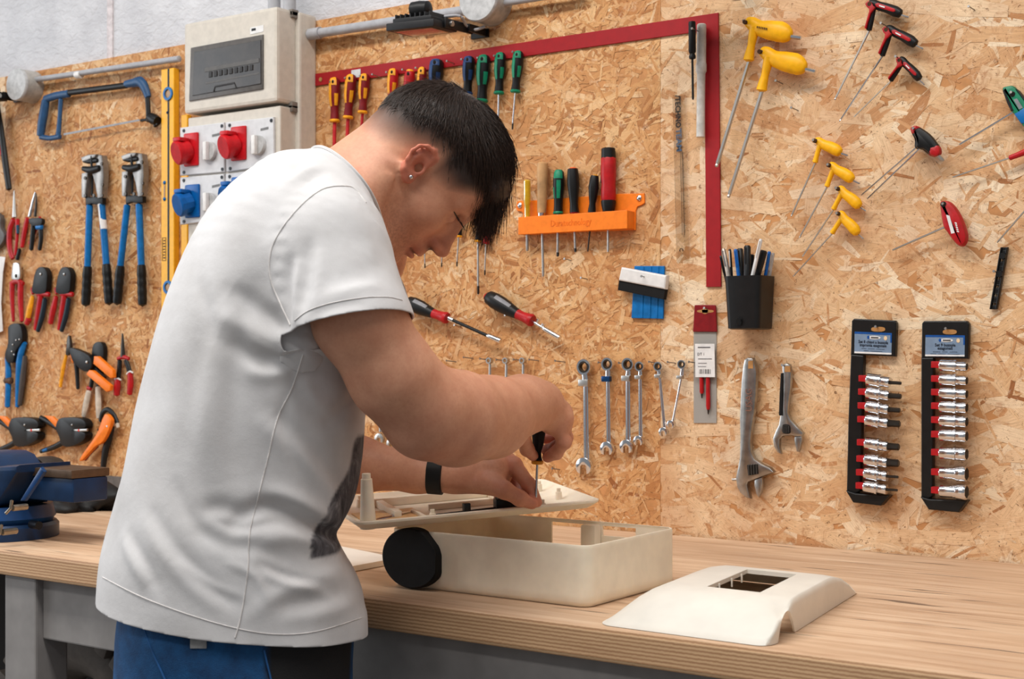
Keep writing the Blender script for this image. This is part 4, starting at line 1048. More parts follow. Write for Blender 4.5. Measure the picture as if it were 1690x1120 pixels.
# ---- cover with a window, right
FLc, FRc, BRc, BLc = np.array([-0.985, -0.885]), np.array([-0.732, -0.890]), np.array([-0.792, -0.456]), np.array([-1.040, -0.448])
us = [0, .03, .07, .12, .18, .24, .30, .36, .42, .5, .58, .66, .74, .82, .88, .92, .945, .965, .98, .992, 1.0, 1.0, 1.0, 1.0]
wallz = {20: 0.82, 21: 0.55, 22: 0.28, 23: 0.0}
vs = [0, .02, .045, .07, .09, .11, .13, .15, .17, .19, .22, .26, .30, .36, .42, .47, .52, .57, .59, .62, .66, .72, .8, .9, 1.0]
Hc = 0.047; ss = lambda x: x*x*(3-2*x)
def cover_pt(iu, v, th=0.0):
    u = us[iu]; cu, cv_ = u, v
    rc = 0.10                                                  # rounded plan corners
    p = (FLc*(1-u)+FRc*u)*(1-v)+(BLc*(1-u)+BRc*u)*v
    a = (1-(1-min(1, u/0.34))**2.2) if u < 0.9 else 1.0
    b_ = (1-(1-min(1, v/0.24))**2.2) if v < 0.5 else (1.0 if v < 0.60 else 1-(min(1, (v-0.60)/0.40))**2.2)
    z = Hc*(a*b_)*(1-0.06*max(0, (u-0.9)/0.1)**2)
    if iu in wallz: z *= wallz[iu]
    if u > 0.9: z = max(z, 0.034*max(0, 1-((v-0.155)/0.075)**2)**0.5*min(1, (u-0.9)/0.06) if abs(v-0.155) < 0.075 else 0) if iu in wallz else z-0.010*math.exp(-((v-0.155)/0.05)**2)*((u-0.9)/0.1)
    # round the front corners in plan
    for (uu, cc) in ((u, 0), (1-u, 1)):
        if uu < 0.09 and v < 0.07:
            du, dv = 1-uu/0.09, 1-v/0.07; rad_ = math.hypot(du, dv)
            if rad_ > 1: 
                du, dv = du/rad_, dv/rad_; uu2 = (1-du)*0.09; u2 = uu2 if cc == 0 else 1-uu2; v2 = (1-dv)*0.07
                p = (FLc*(1-u2)+FRc*u2)*(1-v2)+(BLc*(1-u2)+BRc*u2)*v2
    return np.array([p[0], p[1], BENCH_Z+max(0.0008, z-th)])
wq = [atZ(x, y, BENCH_Z+Hc)[:2] for x, y in ((1165, 968), (1258, 977), (1316, 946), (1230, 939))]; wcn = np.mean(wq, 0)
def uv_of(p):   # invert the plan quad roughly
    u, v = 0.5, 0.5
    for _ in range(20):
        q0 = (FLc*(1-u)+FRc*u)*(1-v)+(BLc*(1-u)+BRc*u)*v; du = (-FLc*(1-v)+FRc*(1-v)-BLc*v+BRc*v); dv = (-FLc*(1-u)-FRc*u+BLc*(1-u)+BRc*u)
        st_ = np.linalg.solve(np.stack([du, dv], 1), p-q0); u += st_[0]; v += st_[1]
    return u, v
wu = [uv_of(np.array(q)) for q in wq]; u0, u1 = np.mean([wu[0][0], wu[3][0]]), np.mean([wu[1][0], wu[2][0]]); v0, v1 = np.mean([wu[0][1], wu[1][1]]), np.mean([wu[2][1], wu[3][1]])
iu0 = min(range(len(us)), key=lambda i: abs(us[i]-u0)); iu1 = min(range(20), key=lambda i: abs(us[i]-u1)); us[iu0], us[iu1] = u0, u1
iv0 = min(range(len(vs)), key=lambda i: abs(vs[i]-v0)); iv1 = min(range(len(vs)), key=lambda i: abs(vs[i]-v1)); vs[iv0], vs[iv1] = v0, v1
V = []; F = []; nu, nv_ = len(us), len(vs)
for lay_ in (0, 0.0028):
    for j in range(nv_):
        for i in range(nu): V.append(cover_pt(i, vs[j], lay_) - (np.array([0.0026, 0, 0]) if lay_ and i in wallz else 0))
ID = lambda s, j, i: s*nu*nv_+j*nu+i
on = lambda i, j: 0 <= i < nu-1 and 0 <= j < nv_-1 and not (iu0 <= i < iu1 and iv0 <= j < iv1)
for j in range(nv_-1):
    for i in range(nu-1):
        if not on(i, j): continue
        F.append([ID(0, j, i), ID(0, j, i+1), ID(0, j+1, i+1), ID(0, j+1, i)]); F.append([ID(1, j, i), ID(1, j+1, i), ID(1, j+1, i+1), ID(1, j, i+1)])
        for di, dj, a, b_ in ((0, -1, (j, i), (j, i+1)), (0, 1, (j+1, i+1), (j+1, i)), (-1, 0, (j+1, i), (j, i)), (1, 0, (j, i+1), (j+1, i+1))):
            if not on(i+di, j+dj): F.append([ID(0, *a), ID(1, *a), ID(1, *b_), ID(0, *b_)][::-1])
cv = MB(); cv.add(V, F); co_ = thing('enclosure_cover', 'smooth white plastic cover with a rectangular window lying flat on the bench', 'plastic cover', (-0.88, -0.67, BENCH_Z))
cv.build('shell', M_WHITE2, co_, sharp=70)
wn = [cover_pt(i, vs[j]) for i, j in ((iu0, iv0), (iu1, iv0), (iu1, iv1), (iu0, iv1))]
fr_m = MB()
for k in range(4):
    a, b_ = wn[k]-np.array([0, 0, 0.003]), wn[(k+1) % 4]-np.array([0, 0, 0.003]); d_ = unit(b_-a)
    fr_m.box((a+b_)/2, (np.linalg.norm(b_-a)+0.002, 0.0022, 0.006), [d_, np.cross(ZV, d_), ZV])
fr_m.build('window_rim', M_WHITE2, co_, smooth=False)
for k in (0.25, 0.55, 0.8):
    c = wn[0]*(1-k)+wn[3]*k; t_ = MB(); t_.cyl(c+np.array([0.004, 0, -0.002]), c+np.array([0.004, 0, -0.014]), 0.0014, 8); t_.build('clip_pin', M_WHITE2, co_)
# ---- flat white plate behind the box, left
pq = [atZ(x, y, BENCH_Z) for x, y in ((548, 907), (634, 925), (634, 934), (560, 948), (500, 930))]
pl_ = MB(); cxy = np.mean(pq, 0); V = [q+ZV*z for z in (0.001, 0.010) for q in pq]; n = len(pq)
pl_.add(V, [list(range(n))[::-1], [n+i for i in range(n)]]+[[i, (i+1) % n, n+(i+1) % n, n+i] for i in range(n)])
tag(pl_.build('plastic_plate', M_WHITE2, smooth=False), 'flat white plate lying on the bench beside the box, half behind the t-shirt', 'plate')
# ---- papers behind the lid
pp = [atZ(x, y, BENCH_Z+0.001) for x, y in ((560, 812), (690, 806), (700, 838), (560, 850))]
pm_ = MB(); n = 4; V = [q+ZV*z for z in (0.0, 0.002) for q in pp]; pm_.add(V, [[3, 2, 1, 0], [4, 5, 6, 7]]+[[i, (i+1) % 4, 4+(i+1) % 4, 4+i] for i in range(4)])
tag(pm_.build('paper_sheet', mat('bluish_paper', (222, 228, 236), 0.7)), 'pale sheet of paper on the bench behind the upturned lid', 'paper')
# ---- screwdriver in the right hand
sd = thing('screwdriver', 'small black-handled screwdriver with an amber collar held upright in the right hand', 'screwdriver', c2w(SCREW_TIP)[0])
A0, A1 = c2w(SCREW_TIP)[0], c2w(SCREW_TOP)[0]
ax_ = unit(A1-A0); LN = np.linalg.norm(A1-A0); T_ = lambda t: A0+ax_*LN*t
m_ = MB(); m_.lathe(A0, T_(0.5), [(0, 0.0010), (0.08, 0.0022), (0.28, 0.0022), (0.30, 0.0019), (1, 0.0019)], 12); m_.build('blade', mat('chrome_steel', (190, 190, 192), 0.2, 1.0), sd)
m_ = MB(); m_.lathe(T_(0.475), T_(0.52), [(0, 0.0085), (0.2, 0.0095), (0.8, 0.0095), (1, 0.0075)], 20); m_.build('collar', mat('amber_plastic', (216, 140, 24), 0.35), sd)
m_ = MB(); m_.lathe(T_(0.52), T_(1.10), [(0, 0.0078), (0.06, 0.0062), (0.16, 0.0052), (0.3, 0.0085), (0.55, 0.0108), (0.85, 0.0105), (0.96, 0.008), (1, 0.003)], 20, flute=6, fl=0.06); m_.build('handle', mat('black_grip', (16, 16, 17), 0.45), sd)
# ---- bench vise, left
M_VB = mat('dark_blue_enamel', (16, 44, 78), 0.38, scale=20, var=0.2); M_VB2 = mat('blue_enamel_edge', (22, 62, 112), 0.35, scale=20, var=0.2)
VY = -0.775; X60 = atY(60, 880, VY)[0]
vise = thing('bench_vise', 'dark blue cast-iron bench vise bolted near the left end of the bench', 'vise', (X60-0.10, VY, BENCH_Z))
BCx = X60-0.108
o = MB(); o.lathe((BCx, VY, BENCH_Z+0.0005), (BCx, VY, BENCH_Z+0.030), [(0, 0.108), (0.8, 0.108), (1, 0.103)], 44); o.build('base_plate', M_VB, vise)
o = MB(); o.lathe((BCx, VY, BENCH_Z+0.030), (BCx, VY, BENCH_Z+0.064), [(0, 0.094), (0.3, 0.102), (1, 0.096)], 44); o.build('swivel', M_VB2, vise)
o = MB(); o.plate([(-70, 832), (36, 832), (44, 824), (75, 776), (75, 764), (26, 767), (16, 752), (2, 745), (-30, 744), (-70, 752)], -VY-0.065, 0.13, 0.008); o.build('fixed_jaw', M_VB, vise)
o = MB(); o.plate([(36, 826), (44, 826), (76, 778), (70, 770)], -VY+0.060, 0.010, 0.003); o.build('web', M_VB2, vise)
o = MB(); o.plate([(-60, 772), (24, 770), (24, 826), (-60, 828)], -VY+0.060, 0.006, 0.004); o.build('side_rib', M_VB2, vise) if False else None
xa_, xb_ = atY(30, 800, VY+0.01)[0], atY(143, 800, VY+0.01)[0]; za_, zb2 = atY(143, 828, VY+0.01)[2], atY(143, 788, VY+0.01)[2]
o = MB(); o.bbox(((xa_+xb_)/2, VY+0.02, (za_+zb2)/2), (xb_-xa_, 0.08, zb2-za_), 0.005); o.build('slide', M_VB, vise)
o = MB(); o.bbox(((xa_+xb_)/2, VY+0.02, zb2+0.008), (xb_-xa_, 0.088, 0.016), 0.003); o.build('slide_plate', mat('worn_steel', (98, 78, 62), 0.45, 0.6), vise)
o = MB(); cc_ = atY(74, 784, VY+0.08); o.lathe(cc_+np.array([0, 0.03, 0]), cc_-np.array([0, 0.02, 0]), [(0, 0.034), (0.3, 0.038), (0.8, 0.038), (1, 0.034)], 30); o.build('anvil_boss', mat('bare_iron', (66, 58, 52), 0.5, 0.6), vise)
for px, py in ((21, 838), (4, 878)):
    o = MB(); c = atY(px, py, VY-0.100); o.cyl(c, c+np.array([0, 0.03, 0]), 0.006, 10); o.tube([c+np.array([0, -0.002, 0.014]), c+np.array([0, -0.004, 0]), c+np.array([-0.014, -0.004, -0.010])], 0.003, 8); o.build('lock_handle', mat('plated_steel', (170, 158, 140), 0.3, 0.9), vise)
o = MB(); c = atY(63, 866, VY-0.02); o.cyl(c-np.array([0.02, 0, 0]), c+np.array([0.008, -0.004, 0]), 0.008, 12); o.build('bolt', mat('dark_bolt', (20, 22, 28), 0.4, 0.5), vise)
# ---- black cloth bag heaped behind the vise
bg = thing('tool_bag', 'crumpled black bag lying on the bench behind the blue vise', 'bag', (*atZ(125, 838, BENCH_Z)[:2], BENCH_Z))
ctr = atY(100, 850, -0.36); ctr[2] = BENCH_Z
V = []; F = []; na, nr_ = 40, 9
for j in range(nr_+1):
    ph = j/nr_
    for i in range(na):
        a = 2*math.pi*i/na; r = math.cos(ph*math.pi/2)**0.6; nzz = 1+0.18*math.sin(5*a+ph*4)+0.1*math.sin(11*a-ph*9)
        V.append((ctr[0]+0.20*r*nzz*math.cos(a), ctr[1]+0.10*r*nzz*math.sin(a), BENCH_Z+0.001+0.058*math.sin(ph*math.pi/2)**0.8*(1+0.22*math.sin(3*a+1)+0.12*math.sin(9*a))))
for j in range(nr_):
    for i in range(na): F.append([j*na+i, j*na+(i+1) % na, (j+1)*na+(i+1) % na, (j+1)*na+i])
F.append(list(range(na))[::-1]); F.append([nr_*na+i for i in range(na)])
mesh_obj('cloth', V, F, mat('black_nylon', (22, 20, 20), 0.6, scale=40, bump=0.4), bg, smooth=True)
o = MB(); o.tube([ctr+np.array(p) for p in ((-0.12, -0.09, 0.05), (-0.02, -0.11, 0.075), (0.10, -0.10, 0.072), (0.17, -0.06, 0.03))], 0.006, 8, smooth=4); o.build('strap', mat('black_strap', (40, 37, 36), 0.7), bg)
# dark metal strip along the back of the bench, left
o = MB(); xa, xb = -3.3, W(420, 830)[0]; o.bbox(((xa+xb)/2, -0.006, BENCH_Z+0.016), (xb-xa, 0.008, 0.032), 0.002)
s_ = struct(o.build('trim_1', mat('grey_edge_strip', (96, 90, 86), 0.6), smooth=False)); s_['label'] = 'grey edge strip at the back of the bench'
# ---- under the bench: tyre, and an added dark board standing in for the shade
o = MB(); o.bbox((-2.0, -0.045, 0.45), (4.4, 0.02, 0.72), 0.002); o.build('shade_board', mat('shade_board_dark', (44, 40, 38), 0.7), bench, smooth=False)
tyc = atY(150, 1168, -0.62); ty = thing('tyre', 'black ribbed rubber tyre standing on the shelf under the bench', 'tyre', (tyc[0], -0.60, 0.2125))
tr_c = np.array([tyc[0], -0.60, 0.2125+0.262])
o = MB(); V = []; F = []; ns, nt = 56, 14
for i in range(ns):
    a = 2*math.pi*i/ns
    for k in range(nt):
        b_ = 2*math.pi*k/nt; rr_ = 0.19+0.062*math.cos(b_); V.append(tr_c+np.array([rr_*math.cos(a), 0.075*math.sin(b_), rr_*math.sin(a)]))
for i in range(ns):
    for k in range(nt): F.append([i*nt+k, i*nt+(k+1) % nt, ((i+1) % ns)*nt+(k+1) % nt, ((i+1) % ns)*nt+k])
o.add(V, F); M_TY = mat('tyre_rubber', (100, 92, 86), 0.75, scale=40); o.build('carcass', M_TY, ty)
for i in range(28):
    a = 2*math.pi*i/28; d_ = np.array([math.cos(a), 0, math.sin(a)]); t_ = np.array([-math.sin(a), 0, math.cos(a)])
    o = MB(); o.bbox(tr_c+d_*0.236, (0.040, 0.155, 0.034), 0.004, [d_, np.array([0, 1.0, 0]), t_]); o.build('tread_block', M_TY, ty)
# ================================================================== things on the wall
def cropmap(x0, y0, s): return lambda *pts: [(x0+x/s, y0+y/s) for x, y in pts]
def wt(name, label, cat, px, py, off=0.01, group=None): return thing(name, label, cat, W(px, py, off), group)
def arc(mb, a, b, prof, a0, a1, seg=8, dr=0.0006):
    """part of a surface of revolution slightly proud of the body (degrees: 0 left, 90 away from the wall, 180 right)"""
    a = np.array(a, float); b = np.array(b, float); T = b-a; L = np.linalg.norm(T); T = T/L
    B = np.cross(T, [0, -1.0, 0]); B /= np.linalg.norm(B); N = np.cross(B, T); V = []; F = []; n = seg+1
    for sh in (dr, -dr*2):
        for t, r in prof:
            for k in range(n):
                an = math.radians(a0+(a1-a0)*k/seg); V.append(a+T*L*t+(B*math.cos(an)+N*math.sin(an))*(r+sh))
    m = len(prof); I = lambda s, i, k: s*m*n+i*n+k
    for i in range(m-1):
        for k in range(seg):
            F.append([I(0, i, k), I(0, i, k+1), I(0, i+1, k+1), I(0, i+1, k)]); F.append([I(1, i, k), I(1, i+1, k), I(1, i+1, k+1), I(1, i, k+1)])
        F.append([I(0, i, 0), I(0, i+1, 0), I(1, i+1, 0), I(1, i, 0)]); F.append([I(0, i, seg), I(1, i, seg), I(1, i+1, seg), I(0, i+1, seg)])
    for k in range(seg): F.append([I(0, 0, k), I(1, 0, k), I(1, 0, k+1), I(0, 0, k+1)]); F.append([I(0, m-1, k), I(0, m-1, k+1), I(1, m-1, k+1), I(1, m-1, k)])
    return mb.add(V, F)
M_CHR = mat('chrome', (222, 223, 226), 0.16, 1.0, var=0.02, scale=8); M_SAT = mat('satin_steel', (196, 194, 190), 0.36, 1.0, var=0.02, scale=8); M_DST = mat('dark_steel', (70, 66, 62), 0.35, 0.8)
M_RED = mat('red_grip', (178, 22, 28), 0.42); M_DRED = mat('deep_red_grip', (122, 18, 24), 0.45); M_YEL = mat('yellow_grip', (248, 180, 10), 0.42, var=0.06); M_AMB = mat('amber_grip', (238, 160, 28), 0.42)
M_GRN = mat('green_grip', (14, 128, 92), 0.42); M_BLU = mat('blue_grip', (0, 104, 172), 0.42); M_NAVY = mat('navy_grip', (28, 62, 112), 0.45); M_ORG = mat('orange_plastic', (246, 128, 30), 0.42, var=0.06)
M_BLK2 = mat('black_grip', (11, 11, 12), 0.5, Specular_IOR_Level=0.3); M_GRY = mat('grey_conduit', (168, 168, 172), 0.45, var=0.06); M_WHT = mat('white_plastic', (226, 224, 222), 0.4, var=0.05)
M_NAIL = mat('nail_steel', (150, 146, 142), 0.35, 0.9)
def nail(px, py, label, off=0.022, r=0.0011, dz=-0.003, dx=0.004, group=None):
    t = W(px, py, off); b_ = np.array([t[0]+dx, 0.004, t[2]+dz]); o = MB(); o.cyl(b_, t, r, 8); o.lathe(t, t+unit(t-b_)*0.0012, [(0, r*2.3), (1, r*2.1)], 10)
    ob = o.build('nail', M_NAIL); tag(ob, label, 'nail', group or 'nails in the chipboard wall'); return ob
def tubeW(mb, pts, rpx, off, seg=10, flat=0.8, smooth=4):
    """tube along px points at a distance from the wall; radii in px"""
    P = [W(x, y, off) for x, y in pts]; R = [rpx]*len(pts) if np.isscalar(rpx) else rpx
    return mb.tube(P, [r*mpp(x, off) for r, (x, y) in zip(R, pts)], seg, flat, smooth=smooth)
def latheW(mb, a, b, prof, off, seg=18, **k):
    s = mpp((a[0]+b[0])/2, off); return mb.lathe(W(*a, off), W(*b, off), [(t, r*s) for t, r in prof], seg, **k)
def arcW(mb, a, b, prof, off, a0, a1, dr=0.0006):
    s = mpp((a[0]+b[0])/2, off); return arc(mb, W(*a, off), W(*b, off), [(t, r*s) for t, r in prof], a0, a1, dr=dr)
# ------------------------------------------------------------------ conduits, junction boxes
def off_for(px, X):
    u = (px-CX)/FPX; Zc = X/(-st+ct*u); return -CAM_Y-Zc*(ct+st*u)
def pipe(name, label, p0, p1, rpx, off):
    t = wt(name, label, 'conduit', *p0, off); o = MB(); tubeW(o, [p0, p1], rpx, off, 16, 1.0, 0); o.build('tube', M_GRY, t); return t
pa = pipe('conduit_pipe', 'grey conduit pipe running from the left round box to the fuse box', (48, 133), (296, 97), [4.4, 5.2], 0.022)
o = MB(); latheW(o, (126, 124), (134, 123), [(0, 6.2), (1, 6.2)], 0.022); o.build('clamp', M_WHT, pa)
pb_ = pipe('conduit_pipe', 'thick grey conduit pipe right of the fuse box', (512, 57), (790, 14), [7.6, 8.4], 0.026)
o = MB(); latheW(o, (511, 57), (529, 54), [(0, 9.4), (1, 9.6)], 0.026); o.build('coupler', M_GRY, pb_)
pc = pipe('conduit_pipe', 'grey conduit pipe leaving the upper round box towards the right', (812, 8), (960, -16), [6.0, 6.4], 0.024)
def jbox(label, px, py, rpx):
    off = 0.060; t = wt('junction_box', label, 'junction box', px, py, 0.0); c = W(px, py, off); r = rpx*mpp(px, off)
    o = MB(); o.lathe((c[0], -0.0005, c[2]), (c[0], -off+0.006, c[2]), [(0, r*1.02), (1, r)], 36); o.build('body', mat('grey_box_plastic', (178, 174, 168), 0.5), t)
    o = MB(); o.lathe((c[0], -off+0.008, c[2]), (c[0], -off, c[2]), [(0, r*1.03), (0.6, r*1.03), (1, r*0.98)], 36); o.build('cover', mat('grey_cover_plastic', (190, 190, 190), 0.45), t)
jbox('round grey junction box at the far left end of the conduit', 26, 139, 26)
jbox('round grey junction box at the top above the red square', 788, -4, 38)
# ------------------------------------------------------------------ floodlights
def flood(label, px, py, off=0.15):
    c = W(px, py, off); t = thing('floodlight', label, 'floodlight', c); ax = [unit([1, 0.10, -0.02]), unit([-0.10, 1, 0.06]), None]; ax[2] = np.cross(ax[0], ax[1])
    A = np.array(ax); g = lambda x, y, z: c+A[0]*x+A[1]*y+A[2]*z
    o = MB(); o.bbox(g(0, 0, 0), (0.118, 0.094, 0.016), 0.003, A); b_ = o.build('housing', mat('black_cast_metal', (34, 34, 36), 0.5), t)
    o = MB(); o.box(g(0, 0, -0.0085), (0.092, 0.070, 0.0015), A); o.build('glass_pane', mat('lamp_glass', (196, 160, 120), 0.1, Transmission_Weight=0.3), t)
    o = MB(); o.bbox(g(0, 0, 0.012), (0.096, 0.076, 0.012), 0.003, A)
    for k in range(8): o.box(g(-0.042+k*0.012, 0, 0.021), (0.003, 0.070, 0.010), A)
    o.build('heat_sink', mat('black_cast_metal', (34, 34, 36), 0.5), t)
    o = MB(); o.lathe(g(-0.018, -0.012, 0.036), g(0.030, -0.012, 0.036), [(0, 0.008), (0.1, 0.017), (0.5, 0.018), (0.9, 0.016), (1, 0.008)], 18); o.build('driver_box', M_BLK2, t)
    o = MB(); o.bbox(g(0.063, 0.045, 0.004), (0.006, 0.11, 0.020), 0.002, A); o.box((c[0]+0.062, -0.035, c[2]+0.008), (0.006, 0.068, 0.016)); o.box((c[0]+0.045, -0.004, c[2]+0.008), (0.045, 0.006, 0.018)); o.build('bracket', M_BLK2, t)
    o = MB(); o.cyl(g(0.066, 0.01, 0.004), g(0.071, 0.01, 0.004), 0.006, 10); o.build('bolt', M_SAT, t); return t, g
f1, g1 = flood('black floodlight pointing down, wired to the upper round box', 696, 46)
o = MB(); o.tube([g1(0.03, 0.02, 0.022), g1(0.075, 0.03, 0.022), W(770, 43, 0.07), W(783, 49, 0.05), W(800, 44, 0.035)], 0.0032, 10, smooth=6); o.build('cable', M_GRY, f1)
flood('black floodlight cut by the left edge of the picture', -34, 162, 0.10)
flood('black floodlight just showing at the top edge above the red square', 1140, -24, 0.13)
# ------------------------------------------------------------------ hacksaw
C = cropmap(0, 0, 4.0); M_HS = mat('hacksaw_blue', (40, 78, 118), 0.45)
hs = wt('hacksaw', 'hacksaw with blue frame and black tube hanging under the left conduit', 'hacksaw', 40, 190, 0.02)
o = MB(); tubeW(o, C((302, 662), (290, 740), (275, 830), (268, 895)), [7.5, 8.5, 8.2, 7], 0.02, 12, 0.8); tubeW(o, C((300, 655), (370, 632), (455, 618)), [6.5, 6.5, 6.5], 0.02, 12, 0.8); tubeW(o, C((402, 655), (394, 780), (385, 890)), [4.5, 4.2, 5.2], 0.02); tubeW(o, C((268, 903), (330, 912), (396, 900)), [4.5, 4.2, 4.8], 0.02); o.build('handle', M_HS, hs)
o = MB(); tubeW(o, C((450, 612), (640, 588), (840, 562)), 5.2, 0.02); tubeW(o, C((973, 640), (978, 720), (980, 800)), 4.6, 0.02); o.build('frame_tube', M_BLK2, hs)
o = MB(); tubeW(o, C((830, 556), (885, 546), (925, 540), (955, 575), (978, 642)), [6.2, 7.5, 9, 8, 6], 0.02); o.build('corner_grip', M_HS, hs)
o = MB(); o.plate(C((420, 880), (920, 786), (922, 798), (422, 893)), 0.018, 0.0012, 0); o.build('blade', mat('saw_blade_steel', (150, 150, 152), 0.6, 0.5), hs, smooth=False)
o = MB(); latheW(o, *C((985, 770), (1040, 800)), [(0, 7), (0.5, 9.5), (1, 8)], 0.022); tubeW(o, C((1020, 800), (1030, 832)), 4.5, 0.022); tubeW(o, C((930, 795), (975, 788)), 2.4, 0.02); o.build('wing_nut', M_BLK2, hs)
# ------------------------------------------------------------------ spirit levels
def level(label, pl, pf, pr, y0, y1, full=True):
    X1 = W(pr, 300)[0]; off = max(0.012, off_for(pf, X1)); X0 = atY(pl, 300, -off)[0]; zt = atY(pl, y0, -off)[2]; zb = atY(pl, y1, -off)[2]; xc = (X0+X1)/2
    t = thing('spirit_level', label, 'spirit level', (xc, -off/2, zb)); M_LV = mat('level_yellow', (240, 176, 36), 0.4, var=0.05)
    o = MB(); o.bbox((xc, -off/2-0.001, (zt+zb)/2), (X1-X0, off-0.002, zt-zb), 0.002); o.build('rail', M_LV, t, smooth=False)
    if full:
        xg = X0+(X1-X0)*0.58; o = MB(); o.box((xg, -off-0.0003, (zt+zb)/2), (0.006, 0.0012, zt-zb-0.002)); o.build('groove', mat('dark_groove', (24, 34, 44), 0.5), t, smooth=False)
        for py, rect in ((155, 0), (474, 0)):
            z = atY(276, py, -off)[2]; o = MB(); o.ring((xg, -off-0.002, z), (1, 0, 0), (0, 0, 1), 0.017, 0.011, (0, -0.004, 0), 28); o.build('vial_ring', M_BLU, t)
            o = MB(); o.lathe((xg, -off+0.001, z), (xg, -off-0.001, z), [(0, 0.0112), (1, 0.0112)], 20); o.build('vial', mat('vial_glass', (150, 110, 60), 0.15), t)
        z = atY(270, 315, -off)[2]
        for dz in (-0.021, 0.021): o = MB(); o.ball((X0+(X1-X0)*0.28, -off, z+dz), 0.005, 10); o.build('vial_end', M_BLU, t)
        o = MB(); o.box((X0+(X1-X0)*0.28, -off-0.0005, z), (0.005, 0.001, 0.036)); o.build('vial', mat('vial_glass', (150, 110, 60), 0.15), t)
        z = atY(274, 186, -off)[2]; o = MB(); o.ball((xg-0.003, -off, z), 0.004, 10); o.build('pin', mat('navy_pin', (16, 40, 72), 0.4), t)
        z = atY(272, 411, -off)[2]; xl = X0+(X1-X0)*0.24; o = MB()
        for dx, dz, sx, sz in ((-0.0065, 0, 0.0016, 0.058), (0.0065, 0, 0.0016, 0.058), (0, 0.029, 0.0145, 0.0014), (0, -0.029, 0.0145, 0.0014)): o.box((xl+dx, -off-0.0003, z+dz), (sx, 0.0008, sz))
        for k in range(7): o.box((xl+0.0004*(-1)**k, -off-0.0003, z-0.022+k*0.0073), (0.007, 0.0008, 0.0032))
        o.build('maker_plate', mat('brown_ink', (84, 52, 22), 0.6), t, smooth=False)
level('long yellow spirit level hanging left of the fuse box', 266, 287, 297, 115, 640)
level('yellow spirit level mostly hidden behind the socket panel', 299, 309, 317, 190, 470, False)
# ------------------------------------------------------------------ fuse box with sockets
XR = W(523, 100)[0]; FO = off_for(457, XR-0.012); XL = atY(298, 100, -FO)[0]
M_BX = mat('beige_enclosure', (206, 198, 186), 0.45, var=0.04); M_PN = mat('pale_grey_panel', (208, 208, 210), 0.42, var=0.04)
fz = lambda px, py, off=None: atY(px, py, -(FO if off is None else off))[2]
zt = W(523, 27)[2]; zb = BENCH_Z+0.22
fb_ = thing('fuse_box', 'beige wall-mounted fuse box with clear window and red and blue sockets', 'fuse box', ((XL+XR)/2, -FO/2, zb))
o = MB(); o.bbox(((XL+XR)/2+0.004, -0.03, (zt+zb)/2), (XR-XL-0.008, 0.058, zt-zb), 0.006); o.build('back_housing', M_BX, fb_, smooth=False)
zc0 = fz(457, 168); zc1 = fz(441, 14)
o = MB(); o.bbox(((XL+XR)/2, -(FO+0.055)/2, (zc1+zc0)/2+0.002), (XR-XL-0.024, FO-0.055, zc1-zc0), 0.008); o.build('upper_cover', M_BX, fb_, smooth=False)
zs1 = fz(454, 190, FO-0.012); FO2 = FO-0.012
o = MB(); o.bbox(((XL+XR)/2, -(FO2+0.05)/2, (zc0+zb)/2-0.002), (XR-XL-0.026, FO2-0.05, zc0-zb-0.008), 0.004); o.build('lower_cover', M_BX, fb_, smooth=False)
def quadbox(mb, pts, off, th, bev=0.001): return mb.plate(pts, off, th, bev)
wq_ = [(316, 79), (435, 57), (435, 147), (313, 167)]
o = MB(); quadbox(o, wq_, FO-0.002, 0.006, 0.002); dw = o.build('window_frame', mat('smoked_frame', (92, 88, 85), 0.45), fb_)
o = MB(); quadbox(o, [(321, 86), (431, 66), (431, 138), (318, 158)], FO+0.003, 0.003, 0.0005); o.build('window_pane', mat('smoked_glass', (52, 47, 44), 0.22, var=0.3, scale=25, Specular_IOR_Level=0.3), dw, smooth=False)
for k in range(9):
    x = 345+k*8.4; y = 119-(x-345)*0.17; o = MB(); o.plate([(x, y), (x+5, y-1), (x+5, y+8), (x, y+9)], FO+0.005, 0.003, 0.0005); o.build('breaker', mat('breaker_grey', (44, 42, 42), 0.5), dw, smooth=False)
o = MB(); o.plate([(338, 112), (428, 96), (428, 103), (338, 119)], FO+0.005, 0.0022, 0.0004); o.plate([(340, 136), (428, 119), (428, 122), (340, 139)], FO+0.005, 0.0014, 0.0003); o.build('breaker_rail', mat('rail_grey', (92, 90, 88), 0.5), dw, smooth=False)
o = MB(); tubeW(o, [(353, 151), (355, 143), (387, 137), (390, 145)], 1.6, FO+0.006, 8, 0.8, 0); o.build('window_latch', mat('breaker_grey', (44, 42, 42), 0.5), dw)
o = MB(); o.plate([(413, 46), (435, 41), (435, 52), (413, 57)], FO, 0.0008, 0); o.build('sticker', M_WHT, fb_, smooth=False)
o = MB(); o.plate([(415, 47.5), (422, 46), (422, 50), (415, 51.5)], FO+0.0008, 0.0004, 0); o.build('sticker_print', M_BLK2, fb_, smooth=False)
for px, py in ((478, 24), (475, 176), (487, 25), (487, 180)):
    o = MB(); c = atY(px, py, -0.062); o.bbox((XR-0.012, -0.066, c[2]), (0.012, 0.022, 0.016), 0.002); o.build('hinge', mat('hinge_grey', (120, 112, 104), 0.5), fb_)
for dx in (0.0, 0.05):
    o = MB(); o.cyl((XR-0.09+dx, -0.05, zt-0.003), (XR-0.09+dx, -0.05, zt+0.35), 0.015, 14); o.build('supply_pipe', M_GRY, fb_)
M_REDS = mat('socket_red', (196, 20, 30), 0.38); M_BLUS = mat('socket_blue', (0, 88, 160), 0.38)
